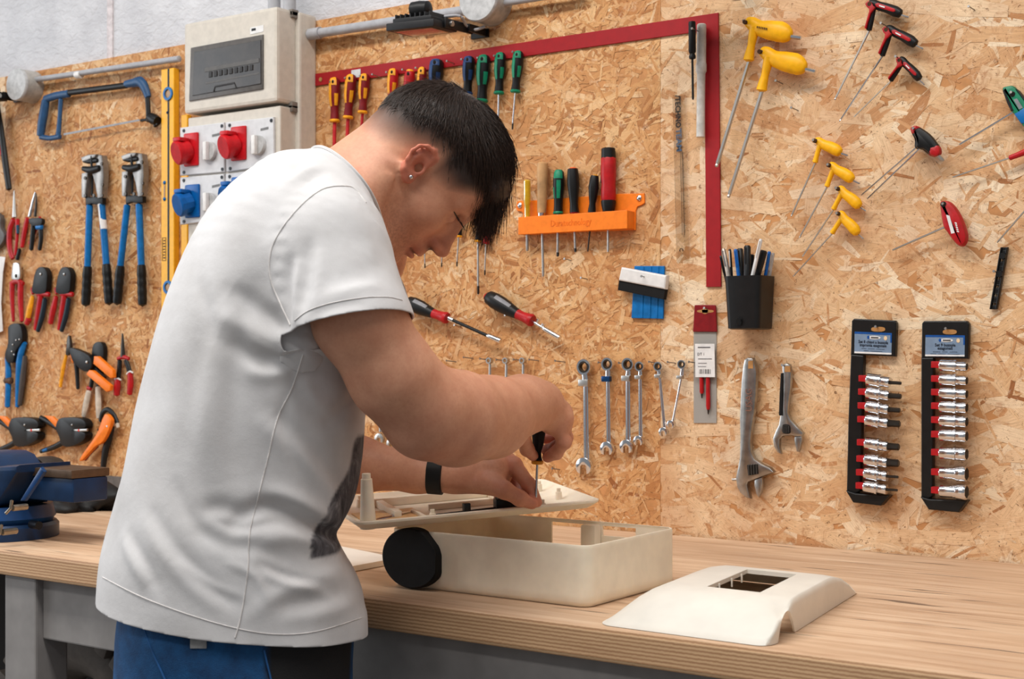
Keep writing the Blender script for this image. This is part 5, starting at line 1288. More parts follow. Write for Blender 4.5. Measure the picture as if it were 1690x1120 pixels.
def module(q, red, sock, knob):
    p = MB(); p.plate(q, FO2-0.001, 0.008, 0.002); pn = p.build('socket_panel', M_PN, fb_, smooth=False)
    for x, y in q:
        cx_, cy_ = np.mean([a for a, b_ in q]), np.mean([b_ for a, b_ in q]); o = MB(); latheW(o, (x+(cx_-x)*0.10, y+(cy_-y)*0.12), (x+(cx_-x)*0.10+0.001, y+(cy_-y)*0.12+0.001), [(0, 2)], FO2) if False else None
        c = W(x+(cx_-x)*0.13, y+(cy_-y)*0.13, FO2+0.007); o = MB(); o.cyl(c, c+np.array([0, -0.0015, 0]), 0.0042, 10); o.build('screw', mat('dark_bolt', (20, 22, 28), 0.4, 0.5), pn)
    m = M_REDS if red else M_BLUS; c = W(*sock, FO2+0.007)
    sx, sz = 0.050, 0.080
    o = MB(); o.plate_w([(c[0]+x+0.004, c[2]+z) for x, z in rrect(sx, sz, 0.004, 3)], FO2+0.006, 0.006, 0.002); fl = o.build('socket_flange', m, pn)
    o = MB(); a0_ = np.array([c[0]-0.004, -FO2-0.010, c[2]-0.002]); a1_ = a0_+np.array([-0.010, -0.032, -0.010])
    o.lathe(a0_, a1_, [(0, 0.025), (0.6, 0.0265), (0.62, 0.029), (0.92, 0.029), (1, 0.026)], 16 if red else 12); o.bbox((a0_+a1_)/2+np.array([0, -0.004, 0.029]), (0.026, 0.032, 0.010), 0.003); o.build('socket_cap', m, fl, sharp=25)
    k = W(*knob, FO2+0.007); o = MB(); o.lathe(k, k+np.array([0, -0.010, 0]), [(0, 0.023), (0.8, 0.023), (1, 0.0215)], 24); kn = o.build('switch_dial', mat('dial_grey', (188, 188, 188), 0.4), pn)
    o = MB(); o.bbox(k+np.array([0, -0.016, 0]), (0.012, 0.012, 0.044), 0.003); o.build('switch_knob', M_WHT, kn)
    o = MB(); s_ = (knob[0]+6, knob[1]-26); o.plate([(s_[0]-4, s_[1]-2), (s_[0]+9, s_[1]-5), (s_[0]+9, s_[1]-1), (s_[0]-4, s_[1]+2)], FO2+0.007, 0.0005, 0); o.build('marking', mat('grey_print', (120, 120, 120), 0.6), pn, smooth=False)
module([(299, 211), (371, 202), (372, 284), (299, 290)], True, (315, 247), (348, 250))
module([(374, 202), (453, 193), (454, 273), (375, 284)], True, (393, 237), (428, 240))
module([(299, 293), (371, 287), (372, 362), (299, 371)], False, (317, 332), (348, 334))
module([(374, 287), (453, 277), (454, 352), (375, 361)], False, (394, 320), (428, 324))
# ------------------------------------------------------------------ large blue lug crimpers
def crimper(label, D, L0, L1, L2, R0, R1, R2, sleeve):
    t = wt('lug_crimper', label, 'crimping tool', *D((180, 350))[0], 0.02, 'long lug crimpers'); off = 0.02
    o = MB(); tubeW(o, D(L0, L1), 5.6, off, 14, 1.0, 0); o.build('arm', M_BLU, t); o = MB(); tubeW(o, D(R0, R1), 5.8, off, 14, 1.0, 0); o.build('arm', M_BLU, t)
    for a, b_ in ((L1, L2), (R1, R2)):
        o = MB(); P_ = D(a, b_); pts = [(P_[0][0]+(P_[1][0]-P_[0][0])*k/9, P_[0][1]+(P_[1][1]-P_[0][1])*k/9) for k in range(10)]; tubeW(o, pts, [6.8, 7.6, 8.2, 7.4, 8.2, 7.4, 8.2, 7.6, 7.8, 7.0], off, 14, 0.95, 2); o.build('grip', M_BLK2, t)
    if sleeve: o = MB(); tubeW(o, D((228, 388), (246, 552)), 5.9, off, 14, 1.0, 0); o.build('sticker_sleeve', M_WHT, t)
    M_CG = mat('cast_grey_steel', (146, 142, 138), 0.38, 0.7)
    o = MB(); o.plate(D((205, 62), (250, 66), (258, 120), (262, 210), (250, 345), (222, 350), (208, 260), (188, 190), (212, 130)), off-0.008, 0.02, 0.002); o.build('side_plate', M_CG, t)
    o = MB(); o.plate(D((118, 185), (158, 180), (150, 260), (140, 348), (118, 345), (116, 260)), off-0.008, 0.02, 0.002); o.build('side_plate', M_CG, t)
    o = MB(); o.plate(D((115, 82), (165, 62), (215, 60), (205, 82), (125, 110)), off-0.004, 0.022, 0.002); o.build('head_plate', M_CG, t)
    o = MB(); tubeW(o, D((112, 98), (150, 104), (205, 98)), [3.5, 4.5, 3.8], off+0.012); tubeW(o, D((108, 152), (160, 162), (215, 148)), [4, 6.5, 5], off+0.014); tubeW(o, D((165, 70), (165, 170)), 2.4, off+0.016); o.build('die_jaws', M_BLK2, t)
    o = MB(); o.plate(D((136, 340), (250, 340), (250, 388), (206, 392), (176, 385), (138, 396)), off-0.006, 0.014, 0.002); tubeW(o, D((170, 200), (168, 330)), 2.2, off); o.build('hub', M_BLK2, t)
    for x, y in ((128, 330), (238, 330), (185, 330), (236, 120), (126, 215), (240, 260)):
        o = MB(); c = W(*D((x, y))[0], off+0.012); o.cyl(c, c+np.array([0, -0.004, 0]), 0.0045, 10); o.build('pivot_pin', M_DST, t)
D1 = cropmap(110, 240, 4.0); D2 = lambda *p: cropmap(110, 240, 4.0)(*[(x+265, y-10) for x, y in p])
crimper('blue long-handled lug crimper with a white sticker on one arm', D1, (152, 395), (138, 800), (126, 1050), (232, 390), (262, 785), (280, 1040), True)
crimper('blue long-handled lug crimper without sticker, nearer the yellow level', D2, (135, 405), (90, 805), (68, 1050), (213, 400), (228, 800), (236, 1060), False)
# ------------------------------------------------------------------ pliers at the far left
C = cropmap(0, 300, 4.307); K = cropmap(0, 510, 3.733)
def pliers(name, label, cat, org, parts, group=None):
    """parts: (name, kind, pts, r or thickness, material, off)"""
    t = wt(name, label, cat, *org, 0.012, group)
    for nm, kind, pts, r, m, off in parts:
        o = MB()
        if kind == 't': tubeW(o, pts, r, off, 10, 0.75, 4)
        else: o.plate(pts, off, r, 0.0015, 3 if kind == 's' else 0)
        o.build(nm, m, t)
    return t
pliers('long_nose_pliers', 'red-handled long-nose pliers above the red cable shears', 'pliers', (24, 370), [
    ('jaw', 't', C((100, 60), (101, 150), (102, 250)), [0.9, 2.6, 4.6], M_SAT, 0.012), ('handle', 't', C((98, 268), (72, 330), (66, 420), (75, 500), (92, 545)), [5.2, 5.2, 5.4, 5.0, 4.2], M_RED, 0.012),
    ('handle', 't', C((125, 268), (124, 340), (120, 420), (108, 520)), [4.8, 4.0, 3.2, 3.4], M_RED, 0.014), ('grip_inlay', 't', C((126, 310), (128, 365)), [3.4, 3.0], mat('teal_inlay', (24, 66, 92), 0.5), 0.018), ('grip_end', 't', C((140, 478), (122, 550)), [3.6, 4.0], M_BLK2, 0.012)])
pliers('long_nose_pliers', 'long-nose pliers with bright jaws and red handle behind small black cutters', 'pliers', (47, 370), [
    ('jaw', 't', C((250, 72), (235, 140), (210, 245)), [1.0, 3.2, 3.4], M_CHR, 0.010), ('jaw', 't', C((256, 78), (258, 150), (250, 245)), [0.8, 2.2, 3.0], M_DST, 0.010),
    ('handle', 't', C((195, 258), (175, 350), (156, 462)), [4.2, 4.8, 4.2], M_RED, 0.010), ('handle', 't', C((285, 250), (255, 340), (210, 440)), [3, 3, 3], M_RED, 0.008)])
pliers('cutting_pliers', 'small black cutting pliers with a blue dot overlapping red pliers', 'pliers', (60, 380), [
    ('head', 's', C((215, 270), (240, 258), (295, 258), (312, 275), (300, 310), (260, 315), (230, 305)), 0.012, M_BLK2, 0.014), ('handle', 't', C((238, 295), (230, 400), (222, 482)), [4.6, 4.8, 4.2], M_BLK2, 0.018), ('handle', 't', C((285, 295), (292, 400), (280, 482)), [4.6, 4.4, 4.0], M_BLK2, 0.018),
    ('badge', 't', C((262, 322), (298, 320)), [4.4, 4.4], M_BLU, 0.021)])
pliers('cable_shears', 'red-handled cable shears with a short grey head', 'shears', (27, 480), [
    ('head', 's', C((98, 590), (110, 575), (138, 580), (148, 620), (145, 692), (92, 692), (92, 640)), 0.008, M_SAT, 0.010), ('pivot', 't', C((112, 668), (118, 668)), [3.2, 3.2], M_DST, 0.018),
    ('handle', 't', C((88, 712), (86, 820), (95, 990)), [5.6, 4.8, 3.0], M_RED, 0.012), ('handle', 't', C((148, 712), (146, 840), (155, 990)), [5.8, 5.6, 4.2], M_RED, 0.014), ('guard', 't', C((78, 725), (120, 705), (165, 725)), [4.2, 4.6, 4.2], M_RED, 0.013)])
def ratchet_crimp(label, dx, yellow):
    S = lambda *p: C(*[(x+dx, y) for x, y in p])
    pliers('crimping_pliers', label, 'pliers', S((300, 900))[0], [
        ('head', 's', S((270, 640), (295, 608), (330, 610), (352, 650), (350, 720), (335, 790), (250, 790), (252, 720)), 0.018, M_BLK2, 0.006),
        ('pivot', 't', S((288, 655), (294, 655)), [2.6, 2.6], M_SAT, 0.024), ('handle', 't', S((265, 800), (300, 795), (350, 800)), [3.6, 4.2, 3.8], M_RED, 0.018), ('handle', 't', S((290, 810), (272, 920), (250, 1050)), [6.0, 5.4, 3.6], M_RED, 0.016),
        ('grip_inlay', 't', S((320, 830), (300, 950), (268, 1060)), [4.6, 5.4, 4.2], mat('dark_teal_grip', (18, 34, 46), 0.5), 0.014), ('handle', 't', S((228, 755), (236, 795)), [3.8, 3.6], M_RED, 0.012),
        ('handle', 't', S((232, 815), (212, 900), (190, 1005)), [4.2, 6.0, 5.0], M_AMB if yellow else M_RED, 0.012)]+([('grip_end', 't', S((205, 972), (188, 1008)), [6.2, 5.0], M_RED, 0.0125)] if yellow else []), 'red crimping pliers side by side')
ratchet_crimp('red and black crimping pliers with one yellow handle', 0, True)
ratchet_crimp('red and black crimping pliers with both handles red', 168, False)
pliers('lever_cutter', 'tool with a curved black handle at the left edge under the floodlight', 'hand tool', (10, 270), [('grip', 't', [(-8, 150), (2, 215), (9, 270), (15, 312)], [4, 5.6, 6.4, 5.6], M_BLK2, 0.02), ('insert', 't', [(-2, 238), (3, 256)], [3.6, 3], M_RED, 0.022)])
pliers('grey_clamp', 'grey clamp cut by the left edge beside the red long-nose pliers', 'clamp', (0, 380), [('body', 's', [(-20, 350), (3, 355), (4, 375), (11, 388), (6, 402), (-6, 412), (-20, 410)], 0.015, mat('grey_cast', (98, 94, 92), 0.5, 0.4), 0.006)])
pliers('paper_note', 'white curled paper note at the left edge', 'paper', (0, 480), [('sheet', 'p', [(-30, 420), (9, 424), (5, 450), (2, 500), (5, 546), (-30, 560)], 0.002, M_WHT, 0.012)])
pliers('crimping_pliers', 'blue-handled crimping pliers with a black head below the red shears', 'pliers', (27, 600), [
    ('head', 's', K((65, 120), (85, 92), (130, 90), (150, 130), (150, 200), (110, 260), (95, 325), (60, 325), (45, 280), (65, 210)), 0.018, M_BLK2, 0.006), ('handle', 't', K((42, 290), (52, 400), (46, 600)), [4.0, 6.2, 5.4], M_BLU, 0.014),
    ('handle', 't', K((150, 205), (120, 330), (108, 600)), [6.0, 6.8, 4.6], M_BLU, 0.012), ('grip_inlay', 't', K((155, 290), (142, 420), (122, 590)), [4.6, 6.2, 4.4], mat('brown_grey_grip', (70, 62, 58), 0.55), 0.014), ('band', 't', K((34, 440), (72, 440)), [5.4, 5.4], mat('brown_tape', (84, 58, 40), 0.6), 0.017)]
    + [('rivet', 't', K((x, y), (x+4, y)), [1.5, 1.5], M_SAT, 0.025) for x, y in ((78, 218), (98, 190), (72, 260), (118, 186), (85, 280))])
pliers('side_cutters', 'small side cutters with one yellow and one black handle', 'pliers', (110, 600), [('jaw', 's', K((420, 175), (434, 165), (442, 230), (432, 280), (412, 280), (415, 230)), 0.008, M_DST, 0.010), ('handle', 't', K((408, 285), (388, 370), (372, 478)), [3.2, 4.2, 3.2], M_AMB, 0.012), ('handle', 't', K((448, 260), (470, 340), (480, 490)), [3.0, 4.6, 3.4], M_BLK2, 0.012), ('inlay', 't', K((436, 280), (448, 330)), [1.6, 1.4], M_ORG, 0.015)])
pliers('wire_stripper', 'pistol-shaped wire stripper with black head and orange arms', 'wire stripper', (150, 605), [('head', 's', K((442, 242), (480, 245), (560, 285), (580, 340), (560, 380), (520, 378), (470, 330), (450, 290)), 0.016, M_BLK2, 0.018), ('arm', 'p', K((590, 290), (610, 290), (705, 375), (708, 420), (690, 425), (585, 335)), 0.012, M_ORG, 0.022), ('arm', 'p', K((560, 375), (580, 378), (690, 470), (688, 500), (665, 508), (540, 400)), 0.012, M_ORG, 0.024), ('link', 't', K((540, 330), (600, 380), (650, 420)), [3.6, 3.2, 2.4], M_BLK2, 0.020), ('pivot', 't', K((533, 325), (540, 325)), [2.6, 2.6], M_SAT, 0.035)])
pliers('combination_pliers', 'old pliers with bare white handles behind the orange wire stripper', 'pliers', (155, 640), [('head', 's', K((580, 240), (600, 205), (635, 205), (650, 245), (645, 330), (625, 400), (590, 400), (578, 320)), 0.014, M_BLK2, 0.003), ('neck', 't', K((575, 390), (560, 480)), [3.8, 4.2], M_BLK2, 0.010), ('neck', 't', K((615, 390), (605, 480)), [3.8, 4.2], M_BLK2, 0.010), ('collar', 't', K((540, 485), (560, 488)), [3.4, 3.4], M_RED, 0.012), ('handle', 't', K((548, 505), (530, 590), (515, 660)), [5.2, 6.2, 4.0], mat('bone_white_grip', (206, 194, 178), 0.6), 0.012), ('handle', 't', K((605, 480), (608, 580), (608, 670)), [5.4, 6.4, 4.2], mat('bone_white_grip', (206, 194, 178), 0.6), 0.012)])
pliers('long_nose_pliers', 'long-nose pliers with black, white and red handles beside the t-shirt', 'pliers', (203, 600), [('jaw', 't', K((755, 150), (756, 220), (757, 295)), [1.4, 3.4, 5.0], M_DST, 0.012), ('shoulder', 't', K((725, 305), (760, 295), (795, 305)), [3, 3.6, 3], M_RED, 0.013), ('neck', 't', K((738, 315), (735, 370), (728, 430)), [4.4, 4.6, 5.0], M_BLK2, 0.013), ('neck', 't', K((775, 315), (790, 355), (800, 395)), [4.4, 4.6, 4.6], M_BLK2, 0.013), ('grip', 't', K((726, 432), (722, 480), (718, 528)), [5.8, 6.8, 5.8], M_RED, 0.014), ('grip', 't', K((802, 392), (804, 460), (798, 524)), [5.2, 6.2, 5.0], M_RED, 0.014), ('piping', 't', K((706, 432), (726, 428), (746, 436)), [1.5, 1.5, 1.5], M_WHT, 0.018), ('piping', 't', K((780, 400), (800, 384), (820, 392)), [1.5, 1.5, 1.5], M_WHT, 0.018)])
def auto_strip(label, dx):
    S = lambda *p: K(*[(x+dx, y) for x, y in p])
    pliers('wire_stripper', label, 'wire stripper', S((450, 760))[0], [('body', 's', S((372, 700), (400, 668), (500, 668), (545, 690), (545, 728), (480, 742), (545, 760), (535, 808), (450, 846), (400, 832), (388, 785), (368, 742)), 0.026, M_BLK2, 0.006), ('arm', 't', S((250, 668), (310, 700), (375, 745)), [4.4, 5.0, 5.0], M_BLK2, 0.016), ('arm_inlay', 'p', S((278, 655), (330, 660), (362, 690), (368, 735), (345, 722), (310, 685)), 0.008, M_ORG, 0.020), ('handle', 't', S((400, 812), (330, 850), (250, 876)), [5.4, 4.8, 3.4], M_BLK2, 0.014), ('dial', 't', S((484, 747), (492, 747)), [2.4, 2.4], mat('red_dot', (210, 50, 30), 0.4), 0.030), ('screw', 't', S((443, 712), (447, 712)), [1.8, 1.8], M_SAT, 0.032), ('jaw', 'p', S((445, 742), (540, 736), (540, 752), (445, 752)), 0.006, M_SAT, 0.026)]+([('end_cap', 't', S((265, 872), (290, 862)), [2.4, 2.6], M_BLU, 0.018)] if dx == 0 else []), 'black automatic wire strippers')
auto_strip('black automatic wire stripper with a blue handle end', 0)
auto_strip('black automatic wire stripper at the far left above the vise', -292)
pliers('pipe_cutter', 'orange and black pipe cutter hanging lowest next to the t-shirt', 'pipe cutter', (165, 740), [('jaw', 't', K((622, 690), (632, 640), (665, 618), (700, 650), (722, 700)), [4.6, 4.4, 4.6, 4.2, 4.2], M_BLK2, 0.014), ('tip', 't', K((724, 706), (728, 728)), [4.4, 3.4], mat('bone_white_grip', (206, 194, 178), 0.6), 0.016), ('handle', 's', K((655, 648), (690, 670), (692, 710), (645, 812), (595, 845), (520, 925), (500, 930), (520, 890), (585, 800), (615, 745)), 0.012, M_ORG, 0.020), ('inner_handle', 't', K((600, 840), (560, 880), (525, 928)), [3.8, 3.6, 2.4], M_DRED, 0.014), ('handle', 't', K((690, 720), (670, 800), (648, 880), (630, 1022)), [5.4, 6.8, 6.6, 4.6], M_BLK2, 0.014), ('bolt', 't', K((660, 722), (666, 722)), [2.6, 2.6], M_SAT, 0.030), ('bolt', 't', K((604, 742), (610, 742)), [2.4, 2.4], M_BLK2, 0.030)])
# ------------------------------------------------------------------ red square with the screwdriver row
M_SQ = mat('red_square_paint', (156, 16, 24), 0.55, var=0.05)
o = MB(); o.plate([(521, 122), (1186, 21), (1190.5, 473), (1166, 473.5), (1163, 51), (521, 142)], 0.0012, 0.004, 0.0008)
sq = o.build('red_square', M_SQ, smooth=False); tag(sq, 'large red L-shaped square fixed flat on the wall', 'square')
o = MB(); c = W(529, 131, 0.0058); o.lathe(c, c+np.array([0, -0.0006, 0]), [(0, 0.005), (1, 0.005)], 14); o.build('hole', mat('wood_showing', (178, 128, 74), 0.7), sq)
o = MB(); o.plate([(580, 116), (595, 113.5), (595, 127), (580, 129)], 0.0052, 0.0006, 0); o.build('sticker', mat('silver_sticker', (206, 206, 206), 0.35), sq, smooth=False)
HP = [(0, 3), (0.025, 6.5), (0.08, 8.6), (0.2, 9.4), (0.42, 9.6), (0.55, 8.8), (0.7, 7.0), (0.82, 6.6), (0.93, 7.2), (1.0, 7.4)]
def hung(label, top, bot, tip, body, inlay, collar, shaft, sr, r=1.0, off=0.016, group='screwdrivers hung along the red square', panels=True, tipdark=False, prof=HP, name='screwdriver', hole=True):
    t = wt(name, label, 'screwdriver', *top, off, group); pr = [(a, b_*r) for a, b_ in prof]
    o = MB(); latheW(o, top, bot, pr, off, 20); h = o.build('handle', body, t)
    cut_ = lambda a, b_: [(x, y) for x, y in pr if a <= x <= b_]
    if inlay:
        o = MB(); arcW(o, top, bot, cut_(0.0, 0.2), off, 30, 150); o.build('cap', inlay, h)
        if panels:
            o = MB(); arcW(o, top, bot, cut_(0.2, 0.7), off, 42, 95); o.build('grip_inlay', inlay, h)
            o = MB(); arcW(o, top, bot, [(0.4, 9.6*r), (0.55, 8.8*r), (0.68, 7.2*r)], off, 128, 165, dr=0.001); o.build('grip_inlay', inlay, h)
    if hole:
        x, y = top[0]+(bot[0]-top[0])*0.10, top[1]+(bot[1]-top[1])*0.10; k = W(x-3.2*r, y, off+8.0*r*mpp(x)); o = MB(); o.ball(k, 0.0042*r, 10, (0.8, 0.6, 1.1)); o.build('hang_hole', mat('hole_dark', (24, 18, 14), 0.8), h)
    if collar:
        dx, dy = bot[0]-top[0], bot[1]-top[1]; L = math.hypot(dx, dy); e = (bot[0]+dx/L*5*r, bot[1]+dy/L*5*r); o = MB(); latheW(o, bot, e, [(0, 7.6*r), (0.3, 8.8*r), (0.7, 8.8*r), (1, 7.4*r)], off, 20); o.build('collar', collar, t)
    if tip:
        o = MB(); latheW(o, bot, tip, [(0, sr), (0.93, sr), (1, sr*0.6)], off, 12); s_ = o.build('blade', shaft, t)
        if tipdark:
            x, y = tip[0]+(bot[0]-tip[0])*0.16, tip[1]+(bot[1]-tip[1])*0.16; o = MB(); latheW(o, (x, y), tip, [(0, sr*1.08), (0.8, sr*1.08), (1, sr*0.5)], off, 12); o.build('black_tip', M_DST, s_)
    return t
E = cropmap(510, 80, 5.895); G = cropmap(690, 60, 5.895); e1 = lambda x, y: E((x, y))[0]; g_ = lambda x, y: G((x, y))[0]
M_REDS2 = mat('red_insulated_blade', (190, 40, 46), 0.4)
hung('insulated red and yellow screwdriver nearest the fuse box', e1(250, 282), e1(250, 690), (551, 300), M_DRED, M_AMB, M_AMB, M_REDS2, 3.2)
hung('insulated red and yellow screwdriver second from the fuse box', e1(415, 250), e1(380, 655), (570, 300), M_DRED, M_AMB, M_AMB, M_REDS2, 3.1)
hung('insulated red and yellow screwdriver third from the fuse box', e1(545, 245), e1(522, 605), (592, 280), M_DRED, M_AMB, M_AMB, M_REDS2, 2.5, 0.95)
hung('red screwdriver with a broad yellow side just left above the dark hair', e1(825, 195), e1(800, 545), (642, 260), M_RED, M_AMB, M_RED, M_REDS2, 3.0, 0.95)
hung('plain red screwdriver with a yellow end above the dark hair', e1(985, 210), e1(960, 560), (670, 260), M_RED, None, M_RED, M_REDS2, 3.0, 1.0, panels=False)
o = MB(); latheW(o, e1(985, 205), e1(983, 230), [(0, 4.5), (0.5, 6.5), (1, 6.8)], 0.0165); ob = o.build('end_cap', M_AMB, bpy.data.objects['screwdriver.005'] if 'screwdriver.005' in bpy.data.objects else None)
hung('red and yellow screwdriver left of the blue ones above the hair', e1(1105, 180), e1(1085, 560), (692, 260), M_DRED, M_AMB, M_AMB, M_REDS2, 2.6, 0.82)
hung('thick blue and black screwdriver directly above the hair', g_(185, 220), g_(160, 560), (717, 240), M_BLK2, M_NAVY, M_NAVY, M_SAT, 2.6, 1.25)
hung('tapered blue and black screwdriver left of the green ones', g_(500, 192), g_(480, 540), (770, 240), M_BLK2, M_NAVY, M_NAVY, M_SAT, 2.6, 1.05)
hung('black and green screwdriver half behind the hair', g_(645, 178), g_(620, 610), (795, 260), M_BLK2, M_GRN, M_GRN, M_SAT, 2.0, 1.18)
hung('black and green screwdriver with the longer bare blade', g_(805, 155), g_(787, 535), (822, 215), M_BLK2, M_GRN, M_GRN, M_CHR, 1.7, 1.0)
hung('black and green screwdriver nearest the right end of the row', g_(980, 140), g_(948, 520), (845.5, 214), M_BLK2, M_GRN, M_GRN, M_CHR, 1.4, 0.98, tipdark=True)
for (x, y), l in zip([e1(350, 285), e1(495, 265), e1(615, 252), e1(752, 230), e1(908, 205), e1(1038, 188), g_(125, 270), g_(280, 240), g_(422, 222), g_(578, 208), g_(740, 188), g_(920, 150), e1(205, 325)],
                     ['second insulated screwdriver', 'third insulated screwdriver', 'empty place beside the insulated ones', 'red driver with yellow side', 'plain red screwdriver', 'red and yellow driver beside the blue', 'thick blue screwdriver', 'gap between the blue drivers', 'tapered blue screwdriver', 'half-hidden green screwdriver', 'long-bladed green screwdriver', 'last green screwdriver', 'driver nearest the fuse box']):
    nail(x, y, 'small steel nail in the red square at the '+l, 0.028, group='nails along the red square')
# ------------------------------------------------------------------ thin driver, tube, ruler
B = cropmap(1130, 0, 3.296)
t = wt('thin_screwdriver', 'thin black screwdriver hanging in front of the white plastic tube', 'screwdriver', *B((40, 118))[0], 0.035)
o = MB(); latheW(o, *B((40, 118), (42, 322)), [(0, 5.4), (0.04, 6.2), (0.8, 6.4), (0.86, 4.2), (0.92, 6.0), (0.98, 5.6), (1, 3)], 0.040, 14, flute=6, fl=0.05); o.build('handle', M_BLK2, t)
o = MB(); latheW(o, *B((42, 320), (45, 542)), [(0, 1.9), (0.95, 1.9), (1, 1.3)], 0.040, 10); o.build('blade', M_BLK2, t)
o = MB(); latheW(o, *B((92, 130), (86, 745)), [(0, 6), (0.01, 7.8), (0.2, 8.0), (0.34, 8.0), (0.36, 9.0), (0.42, 9.0), (0.44, 7.0), (0.96, 7.0), (1, 7.2)], 0.018, 20)
tb = o.build('plastic_tube', mat('milky_plastic', (206, 202, 196), 0.35, sss=0.2)); tag(tb, 'milky white plastic tube hanging on the vertical arm of the red square', 'tube')
nail(*B((40, 155))[0], 'steel nail through the thin black screwdriver', 0.05)
R_ = [(1110.6, 157), (1132, 157), (1138.7, 430.6), (1117, 430.6)]
mr = NT('clear_acrylic'); mr.set(Base_Color=(0.97, 0.95, 0.92, 1), Roughness=0.05, Transmission_Weight=1.0); mr.b.inputs['IOR'].default_value = 1.2
o = MB(); o.plate(R_, 0.0015, 0.0025, 0.0004); rl_ = o.build('clear_ruler', mr.m, smooth=False); tag(rl_, 'clear plastic ruler with dark lettering left of the red square', 'ruler')
ink = mat('black_ink', (12, 11, 12), 0.6); ink2 = mat('blue_grey_ink', (70, 86, 108), 0.6)
dn = unit(W(1123, 250)-W(1121, 160)); rt_v = np.cross(dn, [0, 1.0, 0]); rt_v = -rt_v if rt_v[0] < 0 else rt_v
def vtext(s, c, ln_px, size, m, parent, nm='lettering'):
    V, F_ = text_mesh(s, size, 0.0001, 0.03); w_ = V[:, 0].max()-V[:, 0].min(); a = W(*c, 0.0045); L = ln_px*mpp(c[0]); k = L/w_
    return mesh_obj(nm, a+V[:, :1]*k*dn+V[:, 1:2]*rt_v+V[:, 2:3]*np.array([0, -1.0, 0]), F_, m, parent)
vtext('/TECHNO', (1118.5, 184), 54, 0.016, ink, rl_); vtext('TEAM', (1120, 231), 38, 0.016, ink2, rl_); vtext('C', (1124, 412), 5, 0.012, ink, rl_)
o = MB()
for k in range(70):
    y = 252+k*2.0; x = 1124.5+(y-250)*0.025; L = 4.5 if k % 10 == 0 else (3.2 if k % 5 == 0 else 2.0); o.plate([(x, y), (x+L, y), (x+L, y+0.5), (x, y+0.5)], 0.004, 0.0003, 0)
for x0, x1 in ((1122.5, 1126.5), (1126.5, 1131)): o.plate([(x0, 250), (x0+0.5, 250), (x0+3.7, 388), (x0+3.2, 388)], 0.004, 0.0003, 0)
ob = o.build('scale_marks', ink, rl_, smooth=False)
# ------------------------------------------------------------------ orange holder
H_ = cropmap(840, 230, 6.5875); h1 = lambda x, y: H_((x, y))[0]
X1 = W(*h1(1378, 880))[0]; HOF = off_for(h1(1285, 880)[0], X1); 
hd = wt('tool_holder', 'orange wall holder with six drivers standing in it', 'tool holder', *h1(700, 950), 0.0)
o = MB(); o.plate(H_((95, 672), (300, 662), (1190, 592), (1475, 586), (1478, 690), (1450, 712), (1400, 730), (1382, 775), (1380, 985), (160, 1030), (160, 805), (140, 785), (95, 778), (82, 740)), 0.0008, 0.004, 0.001); o.build('back_plate', M_ORG, hd, smooth=False)
zt_ = atY(*h1(100, 845), -HOF)[2]; zb_ = atY(*h1(100, 1035), -HOF)[2]; X0 = atY(*h1(100, 900), -HOF)[0]
o = MB(); o.bbox(((X0+X1)/2, -HOF+0.002, (zt_+zb_)/2), (X1-X0, 0.004, zt_-zb_), 0.001); o.bbox(((X0+X1)/2, -HOF/2, zb_+0.003), (X1-X0-0.002, HOF-0.008, 0.005), 0.001); o.build('ledge', M_ORG, hd, smooth=False)
for x in (X0+0.002, X1-0.002): o = MB(); o.bbox((x, -HOF/2, (zt_+zb_)/2), (0.004, HOF-0.008, zt_-zb_-0.001), 0.001); o.build('side_wall', M_ORG, hd, smooth=False)
for k in range(1, 6):
    o = MB(); x = X0+(X1-X0)*k/6; o.bbox((x, -HOF/2, zt_+0.012), (0.002, HOF-0.014, 0.05), 0.0005) if False else o.bbox((x, -HOF/2, (zt_+zb_)/2), (0.002, HOF-0.010, zt_-zb_-0.006), 0.0005); o.build('divider', M_ORG, hd, smooth=False)
for x, y in ((120, 718), (1418, 638)): o = MB(); c = W(*h1(x, y), 0.005); o.lathe(c, c+np.array([0, -0.004, 0]), [(0, 0.006), (0.5, 0.0055), (1, 0.002)], 14); o.build('screw', M_CHR, hd)
cx_ = atY(*h1(670, 905), -HOF); put_text('Duratechnology', 0.019, (cx_[0], -HOF-0.0003, cx_[2]), (1, 0, 0.0), (0, 0, 1), mat('orange_emboss', (232, 112, 18), 0.5), hd, squeeze=0.80)
HC = HOF*0.5
def stood(label, top, bot, tip, prof, m, sr, shaft, extra=None, cap=None, tipdark=False):
    t = wt('screwdriver', label, 'screwdriver', *bot, HC, 'drivers in the orange holder'); o = MB(); latheW(o, top, bot, prof, HC, 20); h = o.build('handle', m, t)
    if extra: extra(h, t)
    if tip: 
        o = MB(); latheW(o, bot, tip, [(0, sr), (0.94, sr), (1, sr*0.7)], HC, 12); s_ = o.build('blade', shaft, t)
        if tipdark: x, y = tip[0]+(bot[0]-tip[0])*0.1, tip[1]+(bot[1]-tip[1])*0.1; o = MB(); latheW(o, (x, y), tip, [(0, sr*1.1), (0.8, sr*1.1), (1, sr*0.5)], HC, 12); o.build('black_tip', M_DST, s_)
    return t
L2 = cropmap(640, 220, 2.948); l2 = lambda x, y: L2((x, y))[0]
M_TY2 = mat('clear_yellow_plastic', (226, 186, 40), 0.15, Transmission_Weight=0.35)
stood('slim clear yellow screwdriver in the orange holder', h1(197, 440), h1(200, 850), l2(679, 572), [(0, 4), (0.03, 6), (0.6, 6), (0.65, 5), (1, 5)], M_TY2, 2.6, M_SAT)
def ferr(h, t): o = MB(); latheW(o, h1(355, 788), h1(353, 850), [(0, 6.4), (1, 5.6)], HC, 16); o.build('ferrule', M_CHR, t)
